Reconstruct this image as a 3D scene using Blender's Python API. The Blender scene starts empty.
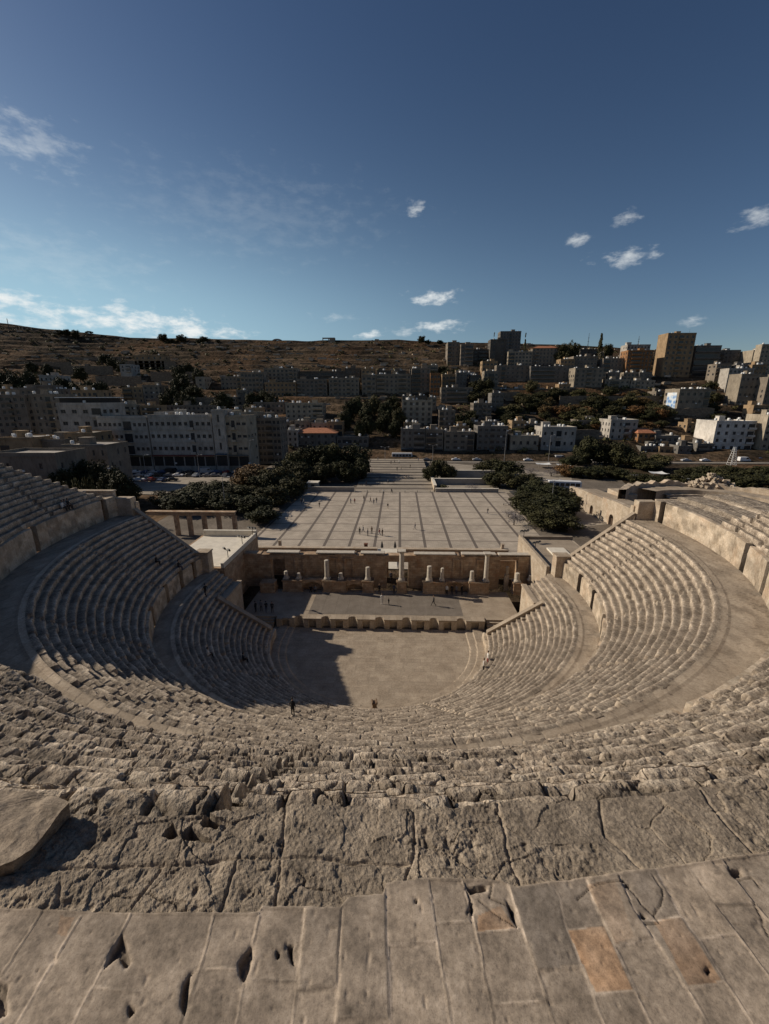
import bpy, bmesh, math, random
import numpy as np
from mathutils import Vector, Matrix
R = math.radians
SC = bpy.context.scene
COL = SC.collection
# ---------------------------------------------------------------- camera
FOC, PITCH, YAW, ROLL = 414.0, 0.268, 0.036, -0.002
CAM = np.array([2.67, -49.6, 32.0])
cp, sp, cy_, sy_ = math.cos(PITCH), math.sin(PITCH), math.cos(YAW), math.sin(YAW)
_f = np.array([-sy_*cp, cy_*cp, -sp]); _r = np.array([cy_, sy_, 0.0]); _u = np.cross(_r, _f)
_r2 = math.cos(ROLL)*_r + math.sin(ROLL)*_u; _u2 = -math.sin(ROLL)*_r + math.cos(ROLL)*_u
cam_d = bpy.data.cameras.new('camera'); cam = bpy.data.objects.new('camera', cam_d); COL.objects.link(cam)
cam.matrix_world = Matrix(((_r2[0], _u2[0], -_f[0], CAM[0]), (_r2[1], _u2[1], -_f[1], CAM[1]), (_r2[2], _u2[2], -_f[2], CAM[2]), (0, 0, 0, 1)))
cam_d.sensor_fit = 'VERTICAL'; cam_d.sensor_height = 36.0; cam_d.lens = FOC/1024*36.0
cam_d.clip_start = 0.1; cam_d.clip_end = 20000
SC.camera = cam
# ---------------------------------------------------------------- sun, sky, exposure
SUN_AZ, SUN_EL = R(-14), R(30)       # shadows run to +x and a little towards the camera
sun_to = Vector((-math.cos(SUN_AZ)*math.cos(SUN_EL), -math.sin(SUN_AZ)*math.cos(SUN_EL), math.sin(SUN_EL)))
sd = bpy.data.lights.new('sun', 'SUN'); sun = bpy.data.objects.new('sun', sd); COL.objects.link(sun)
sd.energy = 5.0; sd.angle = R(0.5); sd.color = (1.0, 0.88, 0.72)
sun.rotation_euler = sun_to.to_track_quat('Z', 'Y').to_euler()
SC.view_settings.view_transform = 'Standard'; SC.view_settings.look = 'None'
SC.view_settings.gamma = 1.0; SC.view_settings.use_curve_mapping = False
SC.view_settings.exposure = -0.14
world = bpy.data.worlds.new("World"); SC.world = world; world.use_nodes = True
def px_dir(px, py):
    d = _r2*((px-384.5)/FOC) - _u2*((py-512)/FOC) + _f
    return d/np.linalg.norm(d)
def onz(px, py, z):
    d = px_dir(px, py); return CAM + d*((z-CAM[2])/d[2])
def ony(px, py, y):
    d = px_dir(px, py); return CAM + d*((y-CAM[1])/d[1])
def build_world():
    nt = world.node_tree; N = nt.nodes; L = nt.links; N.clear()
    out = N.new('ShaderNodeOutputWorld'); bg = N.new('ShaderNodeBackground'); bg.inputs[1].default_value = 0.05
    sky = N.new('ShaderNodeTexSky'); sky.sky_type = 'NISHITA'; sky.sun_disc = False
    sky.sun_elevation = SUN_EL
    sky.sun_rotation = math.atan2(sun_to.x, sun_to.y)
    sky.altitude = 800; sky.air_density = 1.0; sky.dust_density = 1.0; sky.ozone_density = 1.5
    tc = N.new('ShaderNodeTexCoord')
    def M(op, a, b=None, c=None):
        n = N.new('ShaderNodeMath'); n.operation = op
        for i, v in enumerate((a, b, c)):
            if v is None: continue
            if isinstance(v, (int, float)): n.inputs[i].default_value = v
            else: L.new(v, n.inputs[i])
        return n.outputs[0]
    sep = N.new('ShaderNodeSeparateXYZ'); L.new(tc.outputs['Generated'], sep.inputs[0])
    X, Y, Z = sep.outputs
    az = M('ARCTAN2', X, Y)
    el = M('ARCSINE', M('MINIMUM', M('MAXIMUM', Z, -1.0), 1.0))
    comb = N.new('ShaderNodeCombineXYZ'); L.new(az, comb.inputs[0]); L.new(el, comb.inputs[1])
    def noise(scale, detail, sx=1.0, sy=1.0, rough=0.6, off=0.0):
        mp = N.new('ShaderNodeMapping'); mp.inputs['Scale'].default_value = (sx, sy, 1); mp.inputs['Location'].default_value = (off, off, off)
        L.new(comb.outputs[0], mp.inputs[0])
        n = N.new('ShaderNodeTexNoise'); n.inputs['Scale'].default_value = scale; n.inputs['Detail'].default_value = detail; n.inputs['Roughness'].default_value = rough
        L.new(mp.outputs[0], n.inputs[0]); return n.outputs[0]
    n1 = noise(26, 6, 1, 2.2); n2 = noise(9, 5, 1, 3.0, off=3.1)
    warp = M('MULTIPLY', M('SUBTRACT', n1, 0.5), 1.0)
    # small fair-weather clouds: centre azimuth, elevation, half sizes, strength
    clouds = [(418, 209, 15, 8, .6), (433, 298, 30, 9, .9), (440, 326, 34, 8, .8), (368, 335, 18, 6, .8), (576, 240, 16, 8, .55), (627, 217, 17, 8, .5), (627, 257, 38, 10, .6),
              (762, 217, 28, 12, .5), (692, 320, 14, 7, .45), (400, 331, 20, 6, .4), (335, 318, 26, 6, .25)]
    total = None
    def blob(px, py, hw, hh, k):
        d = px_dir(px, py); a0 = math.atan2(d[0], d[1]); e0 = math.asin(d[2])
        d2 = px_dir(px+hw, py); a1 = math.atan2(d2[0], d2[1]); d3 = px_dir(px, py-hh); e1 = math.asin(d3[2])
        wa, we = max(abs(a1-a0), 1e-3), max(abs(e1-e0), 1e-3)
        u = M('DIVIDE', M('SUBTRACT', az, a0), wa); v = M('DIVIDE', M('SUBTRACT', el, e0), we)
        q = M('ADD', M('MULTIPLY', u, u), M('MULTIPLY', v, v))
        s = M('ADD', M('SUBTRACT', 0.95, M('SQRT', q)), M('MULTIPLY', warp, 3.6))
        mr = N.new('ShaderNodeMapRange'); mr.inputs[1].default_value = 0.0; mr.inputs[2].default_value = 1.35; mr.inputs[3].default_value = 0; mr.inputs[4].default_value = k
        mr.interpolation_type = 'SMOOTHSTEP'; L.new(s, mr.inputs[0]); return mr.outputs[0]
    for c in clouds:
        b = blob(*c); total = b if total is None else M('MAXIMUM', total, b)
    # the low bank on the left and thin cirrus above it
    for c in ((130, 320, 100, 16, 1.0), (190, 331, 70, 11, 1.0), (10, 302, 60, 18, .95), (5, 322, 70, 18, .7), (110, 308, 40, 7, .8)):
        total = M('MAXIMUM', total, blob(*c))
    for c in ((20, 140, 80, 34, .33), (250, 215, 160, 60, .07), (60, 260, 120, 40, .12)):
        d = px_dir(c[0], c[1]); b = blob(*c); total = M('MAXIMUM', total, M('MULTIPLY', b, M('MULTIPLY', n2, 1.7)))
    veil = None
    # thin high veil, brightest low on the side the sun is on
    for c in ((-160, 345, 520, 170, .38), (-60, 335, 330, 90, .85)):
        d = px_dir(c[0], c[1]); a0 = math.atan2(d[0], d[1]); e0 = math.asin(d[2]); d2 = px_dir(384, 345-c[3]); e1 = math.asin(d2[2])
        u = M('DIVIDE', M('SUBTRACT', az, a0), c[2]/420.0); v = M('DIVIDE', M('SUBTRACT', el, e0), e1-e0)
        g = M('MULTIPLY', M('EXPONENT', M('MULTIPLY', M('ADD', M('MULTIPLY', u, u), M('MULTIPLY', v, v)), -1.3)), c[4]*0.75)
        veil = g if veil is None else M('ADD', veil, g)
    mix = N.new('ShaderNodeMix'); mix.data_type = 'RGBA'; L.new(total, mix.inputs[0])
    gm = N.new('ShaderNodeGamma'); gm.inputs[1].default_value = 1.18; L.new(sky.outputs[0], gm.inputs[0])
    hs = N.new('ShaderNodeHueSaturation'); hs.inputs['Hue'].default_value = 0.502; hs.inputs['Saturation'].default_value = 1.06; hs.inputs['Value'].default_value = 0.93; L.new(gm.outputs[0], hs.inputs['Color'])
    mv = N.new('ShaderNodeMix'); mv.data_type = 'RGBA'; L.new(veil, mv.inputs[0]); L.new(hs.outputs[0], mv.inputs[6]); mv.inputs[7].default_value = (8.5, 13.5, 16.0, 1)
    L.new(mv.outputs[2], mix.inputs[6]); mix.inputs[7].default_value = (19.0, 19.6, 19.4, 1)
    L.new(mix.outputs[2], bg.inputs[0]); L.new(bg.outputs[0], out.inputs[0])
build_world()
# ---------------------------------------------------------------- noise
def _hash(ix, iy, iz, seed):
    h = (ix.astype(np.int64)*374761393 + iy.astype(np.int64)*668265263 + iz.astype(np.int64)*1274126177 + seed*1442695041) & 0xffffffff
    h = ((h ^ (h >> 13))*1274126177) & 0xffffffff
    h = h ^ (h >> 16)
    return (h & 0xffffff).astype(np.float32)/np.float32(0xffffff)
def vnoise(x, y, z=0.0, seed=0):
    """value noise, -1..1"""
    x = np.asarray(x, float); y = np.asarray(y, float); z = np.asarray(z, float) + np.zeros_like(x)
    ix, iy, iz = np.floor(x), np.floor(y), np.floor(z)
    fx, fy, fz = x-ix, y-iy, z-iz
    fx, fy, fz = fx*fx*(3-2*fx), fy*fy*(3-2*fy), fz*fz*(3-2*fz)
    o = 0
    for a in (0, 1):
        for b in (0, 1):
            for c in (0, 1):
                w = (fx if a else 1-fx)*(fy if b else 1-fy)*(fz if c else 1-fz)
                o = o + w*_hash(ix+a, iy+b, iz+c, seed)
    return o*2-1
def fbm(x, y, z=0.0, oct=4, seed=0, gain=0.5):
    a, s, t = 1.0, 0.0, 0.0
    for i in range(oct):
        s = s + a*vnoise(np.asarray(x)*2**i, np.asarray(y)*2**i, np.asarray(z)*2**i, seed+i*17); t += a; a *= gain
    return s/t
def cells(x, y, seed=0):
    """Voronoi: (distance to nearest, distance to second, id 0..1 of nearest)"""
    x = np.asarray(x, float); y = np.asarray(y, float); ix, iy = np.floor(x), np.floor(y)
    d1 = np.full(x.shape, 9.0); d2 = np.full(x.shape, 9.0); idn = np.zeros(x.shape)
    for a in (-1, 0, 1):
        for b in (-1, 0, 1):
            cx, cy = ix+a, iy+b; z0 = np.zeros_like(cx)
            px, py = cx+_hash(cx, cy, z0, seed), cy+_hash(cx, cy, z0+1, seed)
            d = np.hypot(px-x, py-y); h = _hash(cx, cy, z0+2, seed)
            near = d < d1
            d2 = np.where(near, d1, np.minimum(d2, d)); idn = np.where(near, h, idn); d1 = np.where(near, d, d1)
    return d1, d2, idn
def sstep(a, b, x):
    t = np.clip((x-a)/(b-a), 0, 1); return t*t*(3-2*t)
# ---------------------------------------------------------------- materials
MATS = {}
def nodes_of(name):
    m = bpy.data.materials.new(name); m.use_nodes = True
    nt = m.node_tree; b = nt.nodes['Principled BSDF']; return m, nt, b
def ramp(nt, fac, cols):
    r = nt.nodes.new('ShaderNodeValToRGB'); nt.links.new(fac, r.inputs[0]); e = r.color_ramp.elements
    for i, (p, c) in enumerate(cols):
        if i < 2: el = e[i]; el.position = p
        else: el = e.new(p)
        el.color = (*c, 1)
    return r.outputs[0]
def tex(nt, kind, scale, detail=4, rough=0.6, vec=None, stretch=None, feature=None):
    n = nt.nodes.new('ShaderNodeTex'+kind); n.inputs['Scale'].default_value = scale
    if kind == 'Noise': n.inputs['Detail'].default_value = detail; n.inputs['Roughness'].default_value = rough
    if feature: n.feature = feature
    if vec is None:
        g = nt.nodes.new('ShaderNodeNewGeometry'); vec = g.outputs['Position']
    if stretch:
        mp = nt.nodes.new('ShaderNodeMapping'); mp.inputs['Scale'].default_value = stretch; nt.links.new(vec, mp.inputs[0]); vec = mp.outputs[0]
    nt.links.new(vec, n.inputs['Vector']); return n
def mixc(nt, fac, a, b, mode='MIX'):
    m = nt.nodes.new('ShaderNodeMix'); m.data_type = 'RGBA'; m.blend_type = mode
    for i, v in ((0, fac), (6, a), (7, b)):
        if isinstance(v, (int, float)): m.inputs[i].default_value = v
        elif isinstance(v, tuple): m.inputs[i].default_value = (*v, 1) if len(v) == 3 else v
        else: nt.links.new(v, m.inputs[i])
    return m.outputs[2]
def bump(nt, b, h, strength, dist):
    n = nt.nodes.new('ShaderNodeBump'); n.inputs['Strength'].default_value = strength; n.inputs['Distance'].default_value = dist
    nt.links.new(h, n.inputs['Height']); nt.links.new(n.outputs[0], b.inputs['Normal'])
def stone(name, dark, mid, light, s1=1.2, s2=14, bstr=0.6, bdist=0.03, tone=False, rough=0.93, orange=0.0, spots=0.35, s3=60):
    if name in MATS: return MATS[name]
    m, nt, b = nodes_of(name)
    n1 = tex(nt, 'Noise', s1, 5, 0.62); n2 = tex(nt, 'Noise', s2, 5, 0.65); n3 = tex(nt, 'Noise', s3, 3, 0.6)
    mx = nt.nodes.new('ShaderNodeMath'); mx.operation = 'MULTIPLY_ADD'; nt.links.new(n2.outputs[0], mx.inputs[0]); mx.inputs[1].default_value = 0.5
    m2 = nt.nodes.new('ShaderNodeMath'); m2.operation = 'MULTIPLY'; nt.links.new(n1.outputs[0], m2.inputs[0]); m2.inputs[1].default_value = 0.5; nt.links.new(m2.outputs[0], mx.inputs[2])
    c = ramp(nt, mx.outputs[0], [(0.36, dark), (0.64, light), (0.5, mid)])
    if spots:
        sp_ = ramp(nt, n3.outputs[0], [(0.3, (1-spots,)*3), (0.5, (1, 1, 1))]); c = mixc(nt, 1.0, c, sp_, 'MULTIPLY')
    if orange:
        no = tex(nt, 'Noise', 0.35, 4, 0.7); f = ramp(nt, no.outputs[0], [(0.52, (0, 0, 0)), (0.7, (orange,)*3)])
        c = mixc(nt, f, c, (0.36, 0.19, 0.09))
    if tone:
        a = nt.nodes.new('ShaderNodeAttribute'); a.attribute_name = 'tone'; c = mixc(nt, 1.0, c, a.outputs['Color'], 'MULTIPLY')
    nt.links.new(c, b.inputs['Base Color']); b.inputs['Roughness'].default_value = rough
    b.inputs['Specular IOR Level'].default_value = 0.2
    ad = nt.nodes.new('ShaderNodeMath'); ad.operation = 'ADD'; nt.links.new(n2.outputs[0], ad.inputs[0]); nt.links.new(n3.outputs[0], ad.inputs[1])
    bump(nt, b, ad.outputs[0], bstr, bdist)
    MATS[name] = m; return m
def plain(name, col, rough=0.8, var=0.15, scale=2.0, metal=0.0, spec=0.3, emit=None):
    if name in MATS: return MATS[name]
    m, nt, b = nodes_of(name)
    n = tex(nt, 'Noise', scale, 4, 0.6)
    c = ramp(nt, n.outputs[0], [(0.3, tuple(v*(1-var) for v in col)), (0.7, tuple(min(1, v*(1+var)) for v in col))])
    nt.links.new(c, b.inputs['Base Color']); b.inputs['Roughness'].default_value = rough; b.inputs['Metallic'].default_value = metal
    b.inputs['Specular IOR Level'].default_value = spec
    MATS[name] = m; return m
def masonry(name, c1, c2, mortar, bw=0.6, bh=0.3, orange=0.0, bdist=0.02, var=0.25):
    """coursed stone seen on vertical faces: brick pattern in metres along the wall"""
    if name in MATS: return MATS[name]
    m, nt, b = nodes_of(name); L = nt.links
    g = nt.nodes.new('ShaderNodeNewGeometry'); s = nt.nodes.new('ShaderNodeSeparateXYZ'); L.new(g.outputs['Position'], s.inputs[0])
    tcn = nt.nodes.new('ShaderNodeTexCoord'); sn = nt.nodes.new('ShaderNodeSeparateXYZ'); L.new(tcn.outputs['Normal'], sn.inputs[0])
    ad = nt.nodes.new('ShaderNodeMath'); ad.operation = 'ADD'; L.new(s.outputs[0], ad.inputs[0]); L.new(s.outputs[1], ad.inputs[1])
    cb = nt.nodes.new('ShaderNodeCombineXYZ'); L.new(ad.outputs[0], cb.inputs[0]); L.new(s.outputs[2], cb.inputs[1])
    br = nt.nodes.new('ShaderNodeTexBrick'); L.new(cb.outputs[0], br.inputs['Vector'])
    br.inputs['Color1'].default_value = (*c1, 1); br.inputs['Color2'].default_value = (*c2, 1); br.inputs['Mortar'].default_value = (*mortar, 1)
    br.inputs['Scale'].default_value = 1; br.inputs['Brick Width'].default_value = bw; br.inputs['Row Height'].default_value = bh
    br.inputs['Mortar Size'].default_value = 0.012; br.inputs['Mortar Smooth'].default_value = 0.4; br.inputs['Bias'].default_value = 0.0
    n1 = tex(nt, 'Noise', 0.9, 5, 0.65); n2 = tex(nt, 'Noise', 9, 4, 0.6)
    v = ramp(nt, n1.outputs[0], [(0.3, (1-var,)*3), (0.7, (1+var,)*3)])
    c = mixc(nt, 1.0, br.outputs[0], v, 'MULTIPLY')
    if orange:
        no = tex(nt, 'Noise', 1.1, 4, 0.75); f = ramp(nt, no.outputs[0], [(0.48, (0, 0, 0)), (0.68, (orange,)*3)])
        c = mixc(nt, f, c, (0.30, 0.15, 0.07))
    L.new(c, b.inputs['Base Color']); b.inputs['Roughness'].default_value = 0.95; b.inputs['Specular IOR Level'].default_value = 0.2
    bump(nt, b, n2.outputs[0], 0.7, bdist)
    MATS[name] = m; return m
# ---------------------------------------------------------------- mesh helpers
def mesh_np(name, V, Q, mat, parent=None, tone=None, smooth=False):
    me = bpy.data.meshes.new(name); V = np.asarray(V, np.float32); Q = np.asarray(Q, np.int32)
    me.vertices.add(len(V)); me.vertices.foreach_set('co', V.ravel())
    k = Q.shape[1]; me.loops.add(Q.size); me.loops.foreach_set('vertex_index', Q.ravel())
    me.polygons.add(len(Q)); me.polygons.foreach_set('loop_start', np.arange(0, Q.size, k, dtype=np.int32))
    me.polygons.foreach_set('loop_total', np.full(len(Q), k, np.int32))
    me.polygons.foreach_set('use_smooth', np.full(len(Q), smooth))
    if tone is not None:
        a = me.attributes.new('tone', 'FLOAT_COLOR', 'POINT'); t = np.asarray(tone, np.float32)
        if t.ndim == 1: t = np.stack([t, t, t], 1)
        a.data.foreach_set('color', np.concatenate([t, np.ones((len(t), 1), np.float32)], 1).ravel())
    me.update(calc_edges=True); me.materials.append(mat)
    o = bpy.data.objects.new(name, me); COL.objects.link(o)
    if parent: o.parent = parent
    return o
def grid_faces(nr, nc, closed=False):
    i = np.arange(nr-1)[:, None]; j = np.arange(nc-1)[None, :]
    a = i*nc+j
    return np.stack([a, a+1, a+nc+1, a+nc], -1).reshape(-1, 4)
class MB:
    """collects simple solids, builds ONE mesh"""
    def __init__(s): s.v = []; s.f = []; s.m = []; s.mi = 0
    def poly(s, pts, faces):
        b = len(s.v); s.v += [tuple(p) for p in pts]; s.f += [tuple(b+i for i in f) for f in faces]; s.m += [s.mi]*len(faces)
    def box(s, x0, x1, y0, y1, z0, z1, M=None):
        P = [(x0, y0, z0), (x1, y0, z0), (x1, y1, z0), (x0, y1, z0), (x0, y0, z1), (x1, y0, z1), (x1, y1, z1), (x0, y1, z1)]
        if M is not None: P = [tuple(M @ Vector(p)) for p in P]
        s.poly(P, [(0, 3, 2, 1), (4, 5, 6, 7), (0, 1, 5, 4), (1, 2, 6, 5), (2, 3, 7, 6), (3, 0, 4, 7)])
    def prism(s, pts, z0, z1):
        n = len(pts); P = [(p[0], p[1], z0 if not callable(z0) else z0(*p)) for p in pts]+[(p[0], p[1], z1 if not callable(z1) else z1(*p)) for p in pts]
        s.poly(P, [tuple(range(n))[::-1], tuple(range(n, 2*n))]+[(i, (i+1) % n, n+(i+1) % n, n+i) for i in range(n)])
    def lathe(s, prof, cx=0, cy=0, z=0, n=12, M=None):
        P = []; F = []
        for (r, h) in prof:
            for k in range(n):
                a = 2*math.pi*k/n; P.append((cx+r*math.cos(a), cy+r*math.sin(a), z+h))
        for i in range(len(prof)-1):
            for k in range(n): F.append((i*n+k, i*n+(k+1) % n, (i+1)*n+(k+1) % n, (i+1)*n+k))
        F.append(tuple(range(n))[::-1]); F.append(tuple((len(prof)-1)*n+k for k in range(n)))
        if M is not None: P = [tuple(M @ Vector(p)) for p in P]
        s.poly(P, F)
    def tube(s, path, rad, n=6):
        P = []; F = []; m = len(path)
        rad = rad if hasattr(rad, '__len__') else [rad]*m
        for i, p in enumerate(path):
            a = Vector(path[max(0, i-1)]); b = Vector(path[min(m-1, i+1)]); t = (b-a).normalized()
            u = t.cross(Vector((0, 0, 1)) if abs(t.z) < .9 else Vector((1, 0, 0))).normalized(); w = t.cross(u)
            for k in range(n):
                q = Vector(p)+(u*math.cos(2*math.pi*k/n)+w*math.sin(2*math.pi*k/n))*rad[i]; P.append(tuple(q))
        for i in range(m-1):
            for k in range(n): F.append((i*n+k, i*n+(k+1) % n, (i+1)*n+(k+1) % n, (i+1)*n+k))
        F.append(tuple(range(n))[::-1]); F.append(tuple((m-1)*n+k for k in range(n)))
        s.poly(P, F)
    def mesh(s, name, mats, bevel=0.0):
        me = bpy.data.meshes.new(name); me.from_pydata(s.v, [], s.f)
        mats = mats if isinstance(mats, (list, tuple)) else [mats]
        for m in mats: me.materials.append(m)
        if len(mats) > 1: me.polygons.foreach_set('material_index', s.m)
        if bevel:
            bm = bmesh.new(); bm.from_mesh(me)
            bmesh.ops.bevel(bm, geom=[e for e in bm.edges if e.calc_face_angle(0) > .6], offset=bevel, segments=1, affect='EDGES', clamp_overlap=True)
            bm.to_mesh(me); bm.free()
        me.update()
        # every solid gets a slightly different tone of the same stone
        adj = list(range(len(me.vertices)))
        def root_(i):
            while adj[i] != i: adj[i] = adj[adj[i]]; i = adj[i]
            return i
        for e in me.edges:
            a, b = root_(e.vertices[0]), root_(e.vertices[1])
            if a != b: adj[a] = b
        at = me.attributes.new('tone', 'FLOAT_COLOR', 'POINT'); rr = random.Random(len(me.vertices)); tv = {}; buf = []
        for i in range(len(me.vertices)):
            k = root_(i)
            if k not in tv: tv[k] = 1+rr.uniform(-.12, .12)
            buf += [tv[k]]*3+[1.0]
        at.data.foreach_set('color', buf)
        return me
    def build(s, name, mats, parent=None, bevel=0.0):
        o = bpy.data.objects.new(name, s.mesh(name, mats, bevel)); COL.objects.link(o)
        if parent: o.parent = parent
        return o
def tag(o, label=None, cat=None, group=None, kind=None):
    for k, v in (('label', label), ('category', cat), ('group', group), ('kind', kind)):
        if v: o[k] = v
    return o
def empty(name, loc=(0, 0, 0), rz=0.0, label=None, cat=None, group=None, kind=None):
    o = bpy.data.objects.new(name, None); COL.objects.link(o); o.location = loc; o.rotation_euler = (0, 0, rz)
    return tag(o, label, cat, group, kind)
def copy_tree(o, parent=None):
    c = o.copy(); COL.objects.link(c); c.parent = parent
    for ch in list(o.children): copy_tree(ch, c)
    return c
def inst(name, me, parent=None, loc=(0, 0, 0), rot=(0, 0, 0), sc=(1, 1, 1)):
    o = bpy.data.objects.new(name, me); COL.objects.link(o); o.location = loc; o.rotation_euler = rot; o.scale = sc
    if parent: o.parent = parent
    return o
# ================================================================ the theatre
M_SEAT = stone('seat_stone', (0.165, 0.13, 0.098), (0.335, 0.275, 0.213), (0.60, 0.51, 0.40), s1=1.1, s2=7, bstr=0.8, bdist=0.05, tone=True, spots=0.5, s3=26)
M_SLAB = stone('slab_stone', (0.165, 0.137, 0.11), (0.295, 0.242, 0.19), (0.42, 0.35, 0.28), s1=3.5, s2=22, bstr=0.28, bdist=0.005, tone=True, spots=0.3, s3=120)
M_ROUGH = stone('weathered_block', (0.13, 0.105, 0.08), (0.26, 0.21, 0.16), (0.38, 0.31, 0.235), s1=4, s2=26, bstr=0.65, bdist=0.010, tone=True, spots=0.5, s3=90)
M_FLAG = stone('flagstone', (0.24, 0.19, 0.14), (0.33, 0.27, 0.205), (0.42, 0.35, 0.27), s1=0.5, s2=5, bstr=0.5, bdist=0.02, tone=True, spots=0.2, s3=20)
M_ASH = stone('ashlar', (0.30, 0.235, 0.165), (0.42, 0.345, 0.26), (0.55, 0.47, 0.37), s1=0.8, s2=5, bstr=0.6, bdist=0.03, tone=True, orange=0.3, spots=0.3, s3=14)
M_WALL = masonry('scaenae_masonry', (0.44, 0.33, 0.225), (0.30, 0.21, 0.14), (0.14, 0.11, 0.08), 0.7, 0.38, orange=0.6, var=0.35)
M_COLUMN = stone('column_stone', (0.36, 0.32, 0.27), (0.48, 0.43, 0.36), (0.58, 0.53, 0.45), s1=2, s2=12, bstr=0.4, bdist=0.01, spots=0.2)
M_WHITE = plain('pale_plaster', (0.62, 0.57, 0.48), 0.9, 0.12, 1.0)
theatre = empty('roman_theatre', (0, 0, 0), 0, 'ancient stone amphitheatre with three tiers of curved seat rows around a round stage floor', 'amphitheatre')
rng = np.random.RandomState(7)
STEPS = {'lower': [-18, -42, -70, -104, -136, -162], 'middle': [-5, -26, -48, -67, -113, -138, -168], 'upper': [-14, -40, -66, -120, -146, -172]}
def phi_grid(r, depth0, span, k=0.0035, smin=0.02, smax=0.5):
    """angles measured from the near point of the axis, finer where the camera is near"""
    out = [0.0]; p = 0.0; mx = span
    while p < mx:
        a = -math.pi/2+p
        d = min(math.dist((r*math.cos(a), r*math.sin(a)), (CAM[0], CAM[1])), math.dist((-r*math.cos(a), r*math.sin(a)), (CAM[0], CAM[1])))
        d = math.hypot(d, depth0); p += min(max(k*d, smin), smax)/r; out.append(p)
    a = np.array(out); return np.concatenate([-a[:0:-1], a])
def end_angle(r, y):   # angle from the axis at which the arc reaches the line Y=y
    return math.pi/2+math.asin(max(-1, min(1, y/r)))
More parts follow.
